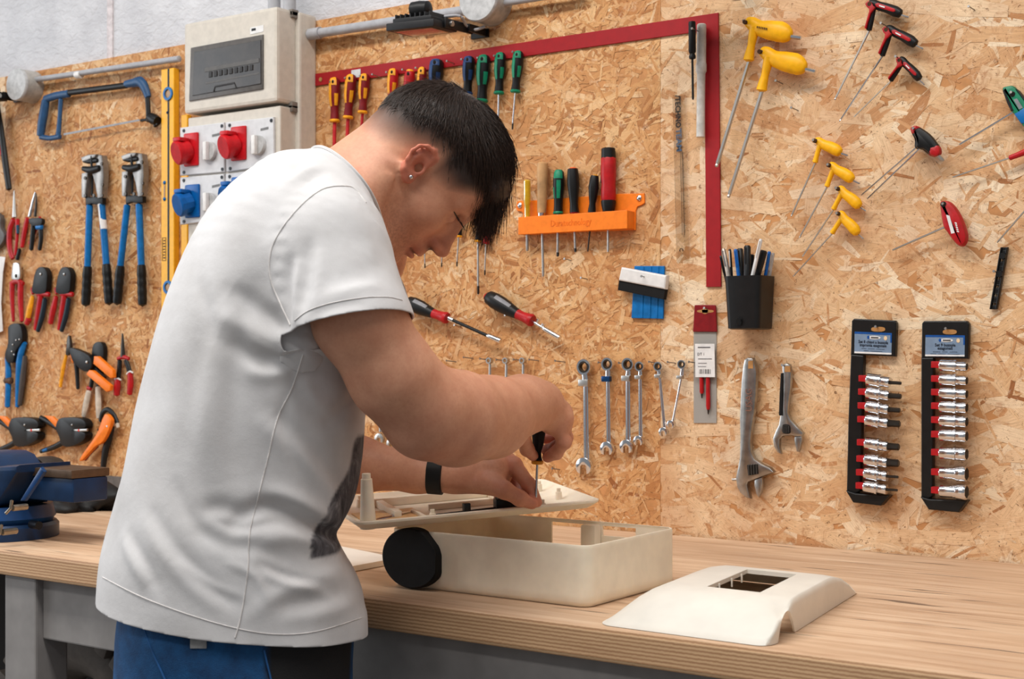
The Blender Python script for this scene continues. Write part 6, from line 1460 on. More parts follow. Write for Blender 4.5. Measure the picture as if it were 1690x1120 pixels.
stood('file with a plain wooden handle in the orange holder', h1(365, 248), h1(358, 800), l2(757, 696), [(0, 6), (0.03, 9), (0.15, 9.4), (0.6, 8.2), (0.95, 7.8), (1, 7)], mat('beech_wood', (196, 152, 104), 0.5, var=0.2, scale=25), 2.3, M_SAT, ferr)
def gx(h, t):
    a, b_ = h1(545, 332), h1(535, 810); pr = [(0.0, 6), (0.05, 8.4), (0.2, 9.6)]
    o = MB(); arcW(o, a, b_, pr, HC, 60, 160); o.build('cap', M_GRN, h); o = MB(); arcW(o, a, b_, [(0.24, 9.8), (0.45, 9.2), (0.65, 7.6)], HC, 100, 140); o.build('grip_inlay', M_GRN, h)
    o = MB(); arcW(o, a, b_, [(0.4, 9.4), (0.65, 7.6)], HC, 42, 70); o.build('grip_inlay', M_GRN, h); o = MB(); latheW(o, h1(535, 785), h1(535, 812), [(0, 8), (0.5, 9), (1, 8)], HC, 18); o.build('collar', M_GRN, t)
stood('black and green screwdriver in the orange holder', h1(545, 332), h1(535, 800), l2(827, 600), [(0, 5), (0.05, 8.2), (0.2, 9.6), (0.35, 9.8), (0.5, 8.8), (0.7, 7.4), (0.85, 7.2), (1, 8)], M_BLK2, 2.2, M_SAT, gx, tipdark=True)
def bx_(h, t):
    o = MB(); latheW(o, h1(693, 305), h1(694, 325), [(0, 4), (0.6, 7.5), (1, 8.6)], HC, 18); o.build('end_cap', mat('orange_red_plastic', (226, 86, 30), 0.4), t); o = MB(); latheW(o, h1(710, 785), h1(711, 805), [(0, 7.5), (1, 7)], HC, 16); o.build('collar', M_RED, t)
stood('black screwdriver with an orange end in the orange holder', h1(694, 320), h1(710, 795), l2(913, 578), [(0, 8.6), (0.1, 9.4), (0.35, 10.2), (0.6, 8.2), (0.8, 6.8), (1, 7.8)], M_BLK2, 2.1, M_SAT, bx_, tipdark=True)
def sx_(h, t): o = MB(); latheW(o, h1(935, 386), h1(935, 398), [(0, 4), (1, 6)], HC, 14); o.build('end_cap', M_AMB, t)
stood('small black screwdriver in the orange holder', h1(932, 392), h1(900, 795), l2(973, 575), [(0, 6), (0.05, 7.2), (0.35, 8.8), (0.6, 6.8), (0.75, 5.2), (0.9, 6.2), (1, 6.8)], M_BLK2, 1.3, M_DST, sx_)
tq = wt('torque_screwdriver', 'large red torque screwdriver with black ends in the orange holder', 'screwdriver', *h1(1080, 700), HC)
o = MB(); latheW(o, h1(1082, 200), h1(1082, 668), [(0, 12), (0.02, 12.6), (0.4, 13), (0.62, 11.4), (0.75, 12.2), (0.95, 12.4), (1, 11)], HC, 24); o.build('barrel', M_RED, tq)
o = MB(); latheW(o, h1(1080, 95), h1(1082, 206), [(0, 10), (0.08, 11.6), (1, 12.2)], HC, 24, flute=16, fl=0.02); o.build('end_knob', M_BLK2, tq)
o = MB(); latheW(o, h1(1082, 664), h1(1082, 782), [(0, 12), (0.2, 12.2), (1, 9.5)], HC, 24, flute=12, fl=0.02); o.build('chuck', M_BLK2, tq)
o = MB(); tubeW(o, H_((1005, 280), (1008, 380), (1006, 470)), [1.4, 2.2, 2.2], HC+0.004); o.build('scale_slot', M_BLK2, tq)
o = MB(); latheW(o, h1(1080, 780), l2(1072, 576), [(0, 2.2), (1, 1.9)], HC, 12); o.build('bit', M_SAT, tq)
# ------------------------------------------------------------------ lower row of drivers behind the head
U = cropmap(640, 380, 5.09); u1 = lambda x, y: U((x, y))[0]
for lab, top, bot, tip, body, col, sr in [
    ('black screwdriver with a yellow collar whose blade shows under the fringe', (800, 300), (789, 396), u1(760, 540), M_BLK2, M_AMB, 1.9),
    ('short red screwdriver showing right of the yellow collar under the fringe', (815, 305), (802, 399), u1(815, 378), M_RED, M_RED, 1.2),
    ('screwdriver with a small amber collar showing beside the nose', (764, 310), (757, 388), u1(580, 305), M_BLK2, M_AMB, 1.2),
    ('screwdriver whose dark tip shows under the nose', (736, 320), (730, 395), u1(452, 310), M_BLK2, M_AMB, 1.1),
    ('screwdriver whose dark tip shows under the lips', (706, 320), (701, 395), u1(312, 318), M_BLK2, M_AMB, 1.1),
    ('screwdriver whose grey blade shows under the chin', (662, 310), (656, 400), u1(70, 420), M_BLK2, M_AMB, 1.8)]:
    hung(lab, top, bot, tip, body, None, col, M_SAT, sr, 0.72, 0.014, 'drivers hung behind the head', False, True)
# ------------------------------------------------------------------ two nut drivers lying diagonal
def nutd(label, cap, h0, h1_, c1, segs, hr, extra=None):
    off = 0.022; t = wt('nut_driver', label, 'nut driver', *h0, off, 'red and black nut drivers'); o = MB(); latheW(o, h0, h1_, [(0, hr*0.55), (0.06, hr*0.85), (0.25, hr), (0.5, hr*0.98), (0.8, hr*0.78), (1, hr*0.62)], off, 22); h = o.build('handle', M_BLK2, t)
    o = MB(); latheW(o, cap, h0, [(0, hr*0.35), (0.5, hr*0.5), (1, hr*0.56)], off, 18); o.build('end_cap', M_RED, t)
    o = MB(); latheW(o, h1_, c1, [(0, hr*0.64), (0.35, hr*0.60), (0.75, hr*0.72), (0.9, hr*0.8), (1, hr*0.7)], off, 20); o.build('collar', M_RED, t)
    for nm, a, b_, r, m in segs: o = MB(); latheW(o, a, b_, [(0, r*0.9), (0.06, r), (0.94, r), (1, r*0.92)], off, 16); o.build(nm, m, t)
    o = MB(); L = lambda k: (h0[0]+(h1_[0]-h0[0])*k, h0[1]+(h1_[1]-h0[1])*k); arcW(o, L(0.3), L(0.78), [(0, hr), (0.6, hr*0.95), (1, hr*0.82)], off, 118, 150, dr=0.0004); o.build('handle_print', mat('grey_print2', (138, 138, 142), 0.5), h)
    return t
nutd('red and black nut driver with a long black shaft, nearest the sleeve', u1(158, 588), u1(168, 600), u1(385, 700), u1(500, 738), [('ferrule', u1(485, 728), u1(552, 757), 4.4, M_CHR), ('shaft', u1(548, 755), u1(842, 886), 2.8, M_BLK2), ('socket', u1(840, 884), u1(948, 928), 4.4, M_CHR)], 12.5)
t2 = nutd('red and black nut driver with a bright short shaft and wing nuts', l2(478, 785), l2(484, 792), l2(632, 880), l2(705, 912), [('shaft', l2(700, 912), l2(765, 952), 2.6, M_CHR), ('socket', l2(760, 950), l2(836, 994), 4.2, M_CHR)], 13.5)
for x, y in ((730, 912), (755, 936)): o = MB(); latheW(o, l2(x-3, y+6), l2(x+3, y-10), [(0, 2.4), (1, 3.2)], 0.022, 10); o.build('wing_nut', M_CHR, t2)
for (x, y), l in ((u1(560, 795), 'under the long-shafted nut driver'), (u1(985, 712), 'under the handle of the wing-nut driver'), (l2(940, 702), 'sticking out bare below the orange holder'), (l2(860, 610), 'bare below the black driver of the orange holder')): nail(x, y, 'steel nail '+l, 0.02)
# ------------------------------------------------------------------ squeegees
Q_ = cropmap(1010, 380, 2.383)
t = wt('film_squeegee', 'blue plastic film squeegee hanging behind the white one', 'squeegee', *Q_((140, 250))[0], 0.004); o = MB(); o.plate(Q_((90, 140), (208, 140), (203, 348), (78, 345)), 0.002, 0.005, 0.001); bl_ = o.build('blade', M_BLU, t, smooth=False)
for x in (120, 150, 178): o = MB(); o.plate(Q_((x, 144), (x+6, 144), (x+1, 345), (x-5, 345)), 0.0068, 0.0014, 0.0004); o.build('ridge', M_BLU, t, smooth=False)
t = wt('felt_squeegee', 'white squeegee with a black felt edge nailed over the blue one', 'squeegee', *Q_((125, 200))[0], 0.012); o = MB(); o.plate(Q_((44, 145), (222, 178), (215, 232), (33, 197)), 0.009, 0.016, 0.003); o.build('grip', M_WHT, t, smooth=False)
o = MB(); o.plate(Q_((33, 194), (216, 229), (209, 272), (28, 235)), 0.009, 0.012, 0.001); o.build('felt_edge', mat('black_felt', (18, 17, 17), 0.9), t, smooth=False); nail(*Q_((116, 180))[0], 'nail through the white squeegee', 0.034)
# ------------------------------------------------------------------ ratchet spanners
S_ = cropmap(940, 580, 5.335)
def ring_plate(mb, c, rx, rin, off, th, seg=26, rz=None):
    k = W(*c, off+th/2); r = rx*mpp(c[0], off); ri = rin*mpp(c[0], off); mb.ring((k[0], -(off+th/2), k[2]), (1, 0, 0), (0, 0, 1), r, ri, (0, -th, 0), seg)
def spanner(label, rc, rr, hing, s1, jc, rj, w, blue=False, tilt=0.0, group='ratchet spanners in a row', S_=S_, sc=5.335, off=0.010, ratch=True, m=M_CHR):
    q = lambda x, y: S_((x, y))[0]; t = wt('ratchet_spanner' if ratch else 'open_spanner', label, 'spanner', *q(*rc), off, group)
    o = MB(); ring_plate(o, q(*rc), rr/sc*1.15, rr/sc*0.70, off, 0.010); hd_ = o.build('ring_head', m, t)
    if ratch:
        o = MB(); ring_plate(o, q(*rc), rr/sc*0.86, rr/sc*0.62, off+0.001, 0.0105, 12); o.build('ratchet_insert', M_DST, hd_)
        o = MB(); o.bbox((W(*q(*hing), off)[0], -off-0.005, W(*q(*hing), off)[2]), (rr*1.35/sc*mpp(q(*hing)[0])*1.25, 0.011, rr*1.0/sc*mpp(q(*hing)[0])), 0.002); o.build('hinge', mat('blue_hinge', (24, 70, 120), 0.3, 0.6) if blue else M_SAT, t)
        a, b_ = q(rc[0], rc[1]+rr*1.1), q(*hing); o = MB(); tubeW(o, [a, b_], [rr*0.52/sc, rr*0.58/sc], off+0.004, 10, 0.8, 0); o.build('neck', m, t)
    a = q(*hing); b_ = q(*s1); o = MB(); tubeW(o, [a, ((a[0]*3+b_[0])/4, (a[1]*3+b_[1])/4), ((a[0]+3*b_[0])/4, (a[1]+3*b_[1])/4), b_], [w/2/sc*0.9, w/2/sc, w/2/sc, w/2/sc*1.1], off+0.004, 12, 0.55, 0); o.build('shank', m, t)
    k = W(*q(*jc), off); r = rj/sc*mpp(q(*jc)[0])*1.2; o = MB()
    ang = lambda d: math.radians(d+tilt); pts = [(k[0]+r*math.cos(ang(d)), k[2]+r*1.0*math.sin(ang(d))) for d in np.linspace(-46, 226, 22)]
    inn = [(k[0]+r*x*math.cos(math.radians(tilt))-r*z*math.sin(math.radians(tilt)), k[2]+r*x*math.sin(math.radians(tilt))+r*z*math.cos(math.radians(tilt))) for x, z in ((-0.42, -0.80), (-0.40, 0.0), (-0.2, 0.20), (0.2, 0.20), (0.40, 0.0), (0.42, -0.80))]
    o.plate_w(np.array(pts+inn), off, 0.009, 0.0009); o.build('open_jaw', m, t)
    return t
spanner('largest ratchet spanner, first from the hands', (132, 135), 60, (140, 275), (148, 950), (140, 1010), 66, 54)
spanner('ratchet spanner with a blue hinge', (338, 110), 50, (336, 240), (343, 800), (343, 855), 54, 42, True)
spanner('ratchet spanner third from the hands, straight shank', (518, 112), 50, (512, 235), (515, 790), (515, 838), 54, 48)
spanner('slim ratchet spanner fourth from the hands', (622, 130), 38, (620, 225), (625, 745), (622, 785), 40, 36)
spanner('small ratchet spanner leaning right, fifth from the hands', (785, 130), 36, (792, 215), (837, 680), (840, 708), 36, 28, tilt=4)
spanner('smallest ratchet spanner leaning left beside the plastic wallet', (993, 112), 34, (985, 225), (912, 605), (906, 640), 32, 24, tilt=-9)
for x, y, l in ((255, 95, 'blue-hinged spanner'), (435, 100, 'third spanner'), (700, 90, 'slim spanner'), (865, 92, 'fifth spanner'), (1052, 90, 'smallest spanner')): nail(*S_((x, y))[0], 'thin nail carrying the '+l, 0.016, dx=0.012, group='nails along the spanners')
X_ = cropmap(760, 570, 4.225)
for lab, x in (('ring spanner above the wrist, left of three', 203), ('ring spanner above the wrist, middle of three', 317), ('ring spanner above the wrist, right of three', 435)):
    spanner(lab, (x, 105), 19, (x+2, 130), (x-2, 620), (x-3, 650), 30, 22, group='plain spanners behind the arm', S_=X_, sc=4.225, ratch=False, m=M_SAT)
for lab, x in (('spanner end showing between the t-shirt and the arm, left one', 630), ('spanner end showing between the t-shirt and the arm, right one', 650)):
    Y_ = cropmap(0, 0, 1.0); spanner(lab, (x, 604), 6, (x, 612), (x-2, 712), (x-1, 724 if x < 640 else 732), 8, 6.5, group='plain spanners behind the arm', S_=Y_, sc=1.0, ratch=False, m=M_SAT)
for x, y, l in ((22, 82, 'left of the plain spanners'), (137, 92, 'carrying the left plain spanner'), (250, 98, 'carrying the middle plain spanner'), (370, 97, 'carrying the right plain spanner'), (480, 98, 'first bare one right of the plain spanners'), (662, 107, 'second bare one right of the plain spanners')): nail(*X_((x, y))[0], 'long thin nail '+l, 0.020, dx=0.014, group='nails along the spanners')
nail(737, 595, 'long thin nail close above the forearm', 0.02, dx=0.014, group='nails along the spanners'); nail(*X_((640, 858))[0], 'bare nail right of the screwdriver blade', 0.016, dx=0.010)
# ------------------------------------------------------------------ plastic wallet
Z_ = cropmap(1130, 490, 5.09)
wl = wt('blade_wallet', 'clear plastic wallet with a red top holding two red driver blades', 'wallet', *Z_((170, 500))[0], 0.006)
o = MB(); o.plate(Z_((85, 70), (98, 66), (252, 66), (263, 70), (274, 292), (72, 292)), 0.003, 0.004, 0.0012); o.build('header', mat('dark_red_card', (128, 16, 22), 0.4), wl, smooth=False)
for x0, x1, y0, y1 in ((104, 244, 106, 132), (146, 196, 92, 142)): o = MB(); o.plate(Z_(*[(x0+(x1-x0)*(0.5+a), y0+(y1-y0)*(0.5+b_)) for a, b_ in rrect(1, 1, 0.4, 4)]), 0.0068, 0.0006, 0); o.build('euro_hole', mat('wood_showing', (178, 128, 74), 0.7), wl, smooth=False)
mw = NT('cloudy_film'); mw.set(Base_Color=lin((196, 192, 186)), Roughness=0.3, Transmission_Weight=0.45); mw.b.inputs['IOR'].default_value = 1.15
for a, b_, m in ((122, 160, 850), (175, 215, 985)):
    c = (a+b_)/2; o = MB(); latheW(o, *Z_((c, 640), (c+3, m-40)), [(0, 3.4), (0.9, 3.6), (1, 2.6)], 0.0075, 14); h = o.build('driver_blade', M_RED, wl); o = MB(); latheW(o, *Z_((c+3, m-42), (c+3, m)), [(0, 2), (1, 0.8)], 0.0075, 10); o.build('blade_tip', M_DST, wl)
o = MB(); o.plate(Z_((76, 292), (268, 292), (268, 1058), (76, 1058)), 0.0015, 0.0015, 0.0004); o.build('sleeve_back', mw.m, wl, smooth=False)
o = MB(); o.plate(Z_((86, 392), (250, 392), (255, 672), (90, 672)), 0.0125, 0.0006, 0); lb = o.build('label_card', M_WHT, wl, smooth=False)
for x0, x1, y0, h_ in ((110, 215, 418, 9), (112, 228, 516, 6), (112, 185, 553, 5), (112, 180, 582, 4)): o = MB(); o.plate(Z_((x0, y0), (x1, y0), (x1, y0+h_), (x0, y0+h_)), 0.0132, 0.0003, 0); o.build('print_line', mat('grey_ink', (90, 88, 88), 0.6), lb, smooth=False)
c = W(*Z_((137, 480))[0], 0.0135); put_text('DT 1', 0.0075, c, (1, 0, 0), (0, 0, 1), mat('grey_ink', (90, 88, 88), 0.6), lb, ext=0.0001)
for k, wd_ in enumerate((4, 8, 3, 5, 3, 8, 4, 9, 3, 5)): x = 122+k*10; o = MB(); o.plate(Z_((x, 606), (x+wd_*0.8, 606), (x+wd_*0.8, 645), (x, 645)), 0.0132, 0.0003, 0); o.build('bar', mat('grey_ink', (90, 88, 88), 0.6), lb, smooth=False)
nail(*Z_((165, 92))[0], 'nail through the red top of the plastic wallet', 0.016)
# ------------------------------------------------------------------ pen pot
N_ = cropmap(1170, 380, 6.22); n1 = lambda x, y: N_((x, y))[0]
PO = 0.071; xl_t, xr_t = atY(*n1(148, 468), -PO)[0], atY(*n1(528, 475), -PO)[0]; xl_b, xr_b = atY(*n1(172, 1015), -PO)[0], atY(*n1(500, 1020), -PO)[0]; ztp, zbt = atY(*n1(148, 470), -PO)[2], atY(*n1(172, 1016), -PO)[2]
pp_ = thing('pen_pot', 'black square pen pot fixed to the wall, full of pens', 'pen pot', ((xl_t+xr_t)/2, -PO/2, zbt)); V = []; F = []
def pot_ring(f, ins): 
    a, b_ = xl_b*(1-f)+xl_t*f, xr_b*(1-f)+xr_t*f; d = PO-0.004*(1-f); out = rrect(b_-a-2*ins, d-2*ins, 0.010, 4); return [((a+b_)/2+x, -d/2-0.001+y, zbt+(ztp-zbt)*f) for x, y in out]
rg = [pot_ring(0, 0.004), pot_ring(0.02, 0), pot_ring(0.5, 0), pot_ring(1, 0), pot_ring(1, 0.003), pot_ring(0.06, 0.003)]; n = len(rg[0])
for r_ in rg: V += r_
for j in range(len(rg)-1):
    for i in range(n): F.append([j*n+i, j*n+(i+1) % n, (j+1)*n+(i+1) % n, (j+1)*n+i])
F.append(list(range(n))[::-1]); F.append([(len(rg)-1)*n+i for i in range(n)])
mesh_obj('pot', V, F, mat('black_pot_plastic', (22, 22, 23), 0.38), pp_, True, sharp=40)
c = atY(*n1(310, 932), -PO-0.0006); aps = [(0.0, -0.9), (0.35, -1.0), (0.7, -0.7), (0.85, -0.3), (0.6, -0.05), (0.55, 0.3), (0.8, 0.55), (0.4, 0.75), (0.05, 0.6), (-0.4, 0.78), (-0.8, 0.5), (-0.9, 0.0), (-0.75, -0.6), (-0.4, -1.0)]
o = MB(); o.plate_w([(c[0]+x*0.0062, c[2]+z*0.0072) for x, z in aps], PO+0.0008, 0.0006, 0, 3); o.plate_w([(c[0]+x*0.0062, c[2]+z*0.0072) for x, z in ((0.05, 0.85), (0.3, 1.3), (0.42, 1.25), (0.3, 0.95))], PO+0.0008, 0.0006, 0); o.build('cut_out', mat('deep_black', (4, 4, 4), 0.9), pp_, smooth=False)
def pen(label, x0, y0, x1, y1, r, m, off, cat='pen', tipm=None):
    a = W(*n1(x0, y0), off); b_ = W(*n1(x1, y1), off); b_ = a+(b_-a)*1.75; t = thing('pen', label, cat, b_, 'pens in the pot'); s = mpp(1240)/6.22
    o = MB(); o.lathe(a, b_, [(0, r*s*0.9), (0.03, r*s*1.3), (0.97, r*s*1.3), (1, r*s*0.6)], 12); o.build('barrel', m, t)
    o = MB(); d_ = unit(b_-a); k = a+d_*0.012+np.array([0.0, -r*s*1.3-0.001, 0]); o.tube([k-d_*0.008, k+d_*0.022], 0.0013, 6); o.build('clip', tipm or m, t)
M_PB = mat('pen_black', (24, 24, 26), 0.35); M_PBL = mat('pen_blue', (22, 96, 176), 0.35); M_PS = mat('pen_silver', (170, 160, 150), 0.3, 0.7)
pen('silver ballpoint leaning out at the left of the pen pot', 148, 190, 200, 465, 18, M_PS, 0.052, tipm=M_CHR); pen('thin white-capped black pen in the pot', 214, 192, 232, 465, 12, M_PB, 0.040, tipm=M_WHT)
pen('blue pen at the left side of the pot', 272, 192, 305, 465, 15, M_PBL, 0.048, tipm=M_PBL); pen('stout black marker at the left of the pot middle', 318, 185, 335, 465, 26, M_PB, 0.030); pen('tallest black marker in the middle of the pot', 395, 155, 392, 465, 27, M_PB, 0.050)
pen('short black marker right of the middle in the pot', 438, 245, 420, 465, 24, M_PB, 0.030); pen('white pen standing highest out of the pot', 535, 88, 448, 465, 15, M_WHT, 0.055); pen('stout black marker leaning right in the pot', 565, 205, 490, 465, 30, M_PB, 0.036)
pen('flat bright blue pen at the right of the pot', 622, 215, 580, 465, 14, M_PBL, 0.020); pen('grey pen furthest right in the pot', 660, 230, 622, 465, 14, mat('pen_grey', (176, 168, 162), 0.4), 0.014); pen('black pen behind the left pens', 120, 260, 165, 465, 10, M_PB, 0.034)
# ------------------------------------------------------------------ adjustable wrenches
A_ = cropmap(1195, 580, 4.48)
def m_wrench():
    m = NT('satin_chrome_forged'); co = m.tex(); n_ = m.noise(co, 60, 3); m.set(Base_Color=m.ramp(n_, [(0.3, (150, 147, 143)), (0.7, (182, 179, 175))]), Metallic=1.0, Roughness=0.30); return m.m
M_WR = m_wrench()
w1 = wt('adjustable_wrench', 'large satin steel adjustable wrench', 'wrench', *A_((190, 500))[0], 0.01)
o = MB(); o.plate(A_((150, 100), (160, 58), (182, 42), (222, 46), (236, 90), (250, 150), (246, 300), (235, 440), (215, 560), (205, 680), (210, 740), (235, 790), (290, 828), (350, 855), (382, 890), (340, 905), (285, 925), (235, 945), (190, 962), (182, 985), (205, 1086), (175, 1080), (130, 1045), (105, 1000), (95, 930), (110, 860), (125, 780), (128, 640), (124, 500), (130, 350), (138, 200)), 0.006, 0.015, 0.004); o.build('body', M_WR, w1)
o = MB(); o.plate(A_((180, 70), (213, 66), (215, 124), (178, 126)), 0.0205, 0.0012, 0); o.build('hang_hole', mat('wood_showing', (178, 128, 74), 0.7), w1, smooth=False)
o = MB(); o.plate(A_((232, 945), (288, 925), (292, 970), (284, 1035), (262, 1078), (245, 1055), (228, 990)), 0.008, 0.010, 0.003); o.build('moving_jaw', M_WR, w1)
o = MB(); o.plate(A_((170, 838), (248, 828), (256, 905), (180, 916)), 0.0200, 0.0015, 0); o.build('worm_slot', mat('slot_dark', (40, 34, 30), 0.7), w1, smooth=False)
for k in range(4): o = MB(); x = 184+k*19; tubeW(o, A_((x, 838-k*2), (x+3, 912-k*3)), 1.9, 0.022, 8, 1, 0); o.build('worm_thread', M_DST, w1)
o = MB(); tubeW(o, A_((62, 946), (110, 944)), 2.4, 0.014, 10, 1, 0); o.build('worm_pin', M_SAT, w1)
c = W(*A_((185, 357))[0], 0.0222); put_text('USAG', 0.019, c, (0, 0, 1), (-1, 0, 0), M_CHR, w1, squeeze=0.9, ext=0.0004)
w2 = wt('adjustable_wrench', 'small wide-jawed adjustable wrench with a black side', 'wrench', *A_((460, 400))[0], 0.01)
o = MB(); o.plate(A_((436, 110), (445, 90), (470, 84), (494, 95), (505, 160), (500, 270), (485, 380), (478, 450), (500, 500), (550, 555), (594, 600), (582, 626), (540, 628), (500, 617), (440, 624), (420, 645), (418, 700), (430, 757), (400, 745), (375, 700), (366, 640), (385, 590), (410, 540), (420, 480), (435, 400), (440, 300), (438, 180)), 0.006, 0.012, 0.0035); o.build('body', M_WR, w2)
o = MB(); o.plate(A_((428, 160), (444, 156), (442, 300), (440, 472), (414, 472), (420, 300)), 0.007, 0.0125, 0.001); o.build('black_side', M_BLK2, w2, smooth=False)
o = MB(); o.plate(A_((450, 108), (488, 106), (490, 150), (448, 150)), 0.0175, 0.001, 0); o.build('hang_hole', mat('wood_showing', (178, 128, 74), 0.7), w2, smooth=False)
o = MB(); o.plate(A_((524, 628), (580, 622), (583, 660), (562, 742), (540, 738), (527, 680)), 0.008, 0.009, 0.003); o.build('moving_jaw', M_WR, w2)
o = MB(); o.plate(A_((432, 552), (445, 536), (480, 540), (492, 562), (488, 605), (435, 600)), 0.0172, 0.0012, 0, 3); o.build('worm_slot', mat('slot_dark', (40, 34, 30), 0.7), w2, smooth=False)
for k in range(4): o = MB(); x = 440+k*13; tubeW(o, A_((x, 552), (x+1, 600)), 1.4, 0.019, 8, 1, 0); o.build('worm_thread', M_DST, w2)
nail(*A_((430, 100))[0], 'nail carrying the small adjustable wrench', 0.020); nail(*A_((168, 60))[0], 'nail carrying the large adjustable wrench', 0.020)
# ------------------------------------------------------------------ socket rails
SR = cropmap(1380, 510, 3.2)
M_RL = mat('black_rail_plastic', (20, 19, 19), 0.4); M_LB = mat('label_blue', (120, 140, 164), 0.45, var=0.06); M_LB2 = mat('label_dark_blue', (18, 78, 150), 0.45); M_INK = mat('label_ink', (28, 36, 52), 0.6)
def rail(label, head, body, foot, lab, lines, n_):
    t = wt('socket_rail', label, 'socket rail', *SR(body[0])[0], 0.005); o = MB(); o.plate(SR(*head), 0.002, 0.012, 0.002); hd_ = o.build('header', M_RL, t, smooth=False)
    o = MB(); o.plate(SR(*body), 0.002, 0.014, 0.002); o.build('spine', M_RL, t, smooth=False); o = MB(); o.plate(SR(*foot), 0.002, 0.022, 0.002); o.build('foot', M_RL, t, smooth=False)
    (x0, y0), (x1, y1), (x2, y2), (x3, y3) = lab; L = lambda a, b_: (x0+(x1-x0)*a+(x3-x0)*b_, y0+(y1-y0)*a+(y3-y0)*b_)
    o = MB(); o.plate(SR(L(0, 0), L(1, 0), L(1, 1), L(0, 1)), 0.0138, 0.0006, 0); lb_ = o.build('label_card', M_LB, hd_, smooth=False)
    o = MB(); o.plate(SR(L(0, 0), L(1, 0), L(1, 0.10), L(0, 0.10)), 0.0143, 0.0004, 0); o.plate(SR(L(0.96, 0.1), L(1, 0.1), L(1, 0.45), L(0.96, 0.45)), 0.0143, 0.0004, 0); o.build('label_band', M_LB2, lb_, smooth=False)
    o = MB(); o.plate(SR(L(0, 0.92), L(1, 0.92), L(1, 1), L(0, 1)), 0.0143, 0.0004, 0); o.build('label_foot', M_WHT, lb_, smooth=False)
    o = MB(); o.plate(SR(*[L(0.53+a*0.34, 0.24+b_*0.17) for a, b_ in rrect(1, 1, 0.5, 6)]), 0.0145, 0.0004, 0); o.build('logo_oval', M_WHT, lb_, smooth=False); o = MB(); o.plate(SR(*[L(0.37+a*0.07, 0.24+b_*0.16) for a, b_ in rrect(1, 1, 0.5, 6)]), 0.0146, 0.0004, 0); o.build('logo_crescent', M_LB2, lb_, smooth=False)
    o = MB(); o.plate(SR(*[L(0.83+a*0.09, 0.25+b_*0.2) for a, b_ in rrect(1, 1, 0.5, 6)]), 0.0146, 0.0004, 0); o.build('price_dot', mat('cream_dot', (236, 206, 168), 0.5), lb_, smooth=False)
    ux_ = W(*SR(L(1, 0.5))[0], 0.0146)-W(*SR(L(0, 0.5))[0], 0.0146); Lw = np.linalg.norm(ux_); ux_ = ux_/Lw; uy_ = np.cross([0, -1.0, 0], ux_); uy_ = uy_ if uy_[2] > 0 else -uy_
    for s_, b_, sz, wd_ in lines:
        V, F_ = text_mesh(s_, sz, 0.0001, 0.02); kx = wd_*Lw/(V[:, 0].max()-V[:, 0].min()); c = W(*SR(L(0.5, b_))[0], 0.0148); mesh_obj('label_text', c+V[:, :1]*kx*ux_+V[:, 1:2]*uy_+V[:, 2:3]*np.array([0, -1.0, 0]), F_, M_INK, lb_)
    c = W(*SR(L(0.54, 0.24))[0], 0.0151); V, F_ = text_mesh('LUXOR', 0.005, 0.0001) if False else (None, None)
    o = MB(); o.plate(SR(*[L(0.54+a*0.20, 0.245+b_*0.07) for a, b_ in ((-0.5, -0.5), (0.5, -0.5), (0.5, 0.5), (-0.5, 0.5))]), 0.0150, 0.0003, 0); o.build('logo_letters', mat('grey_ink', (90, 88, 88), 0.6), lb_, smooth=False)
    o = MB(); hx, hy = n_; o.plate(SR(*[(hx+a*74, hy+b_*26) for a, b_ in rrect(1, 1, 0.4, 4)]), 0.0138, 0.0008, 0); o.build('hang_slot', mat('wood_showing', (178, 128, 74), 0.7), hd_, smooth=False)
    return t
rail('black socket rail holding eight bit sockets, left one', [(88, 62), (100, 50), (315, 60), (324, 72), (318, 250), (82, 240)], [(84, 238), (152, 245), (132, 960), (110, 972), (62, 958), (70, 600)], [(62, 955), (112, 970), (292, 982), (245, 1035), (100, 1018)], [(98, 118), (294, 126), (292, 242), (96, 232)], [('Set 8 chiavi a bussola', 0.46, 0.0075, 0.80), ('impronta esagonale', 0.61, 0.0075, 0.72), ('--- ---- -----', 0.76, 0.005, 0.62), ('--- -------', 0.86, 0.005, 0.5)], (222, 106))
rail('black socket rail holding nine chrome sockets, right one', [(458, 75), (470, 62), (695, 62), (707, 78), (702, 262), (455, 258)], [(455, 256), (520, 256), (515, 985), (495, 1000), (455, 990)], [(455, 988), (500, 1000), (702, 1008), (655, 1070), (498, 1055)], [(472, 136), (680, 138), (678, 256), (470, 248)], [('Set 9 bussole', 0.47, 0.0075, 0.52), ('esagonali', 0.62, 0.0075, 0.38), ('---- --- ----', 0.78, 0.005, 0.62), ('--- ---- ------', 0.88, 0.005, 0.74)], (600, 120))
nail(*SR((208, 92))[0], 'nail in the slot of the left socket rail', 0.022); nail(*SR((578, 102))[0], 'nail in the slot of the right socket rail', 0.022)
ORD = ['first', 'second', 'third', 'fourth', 'fifth', 'sixth', 'seventh', 'eighth', 'ninth']
def clip(t, px, py): 
    o = MB(); a = W(*SR((px-20, py))[0], 0.014); o.bbox(a, (0.013, 0.012, 0.013), 0.001); o.build('red_clip', M_RED, t)
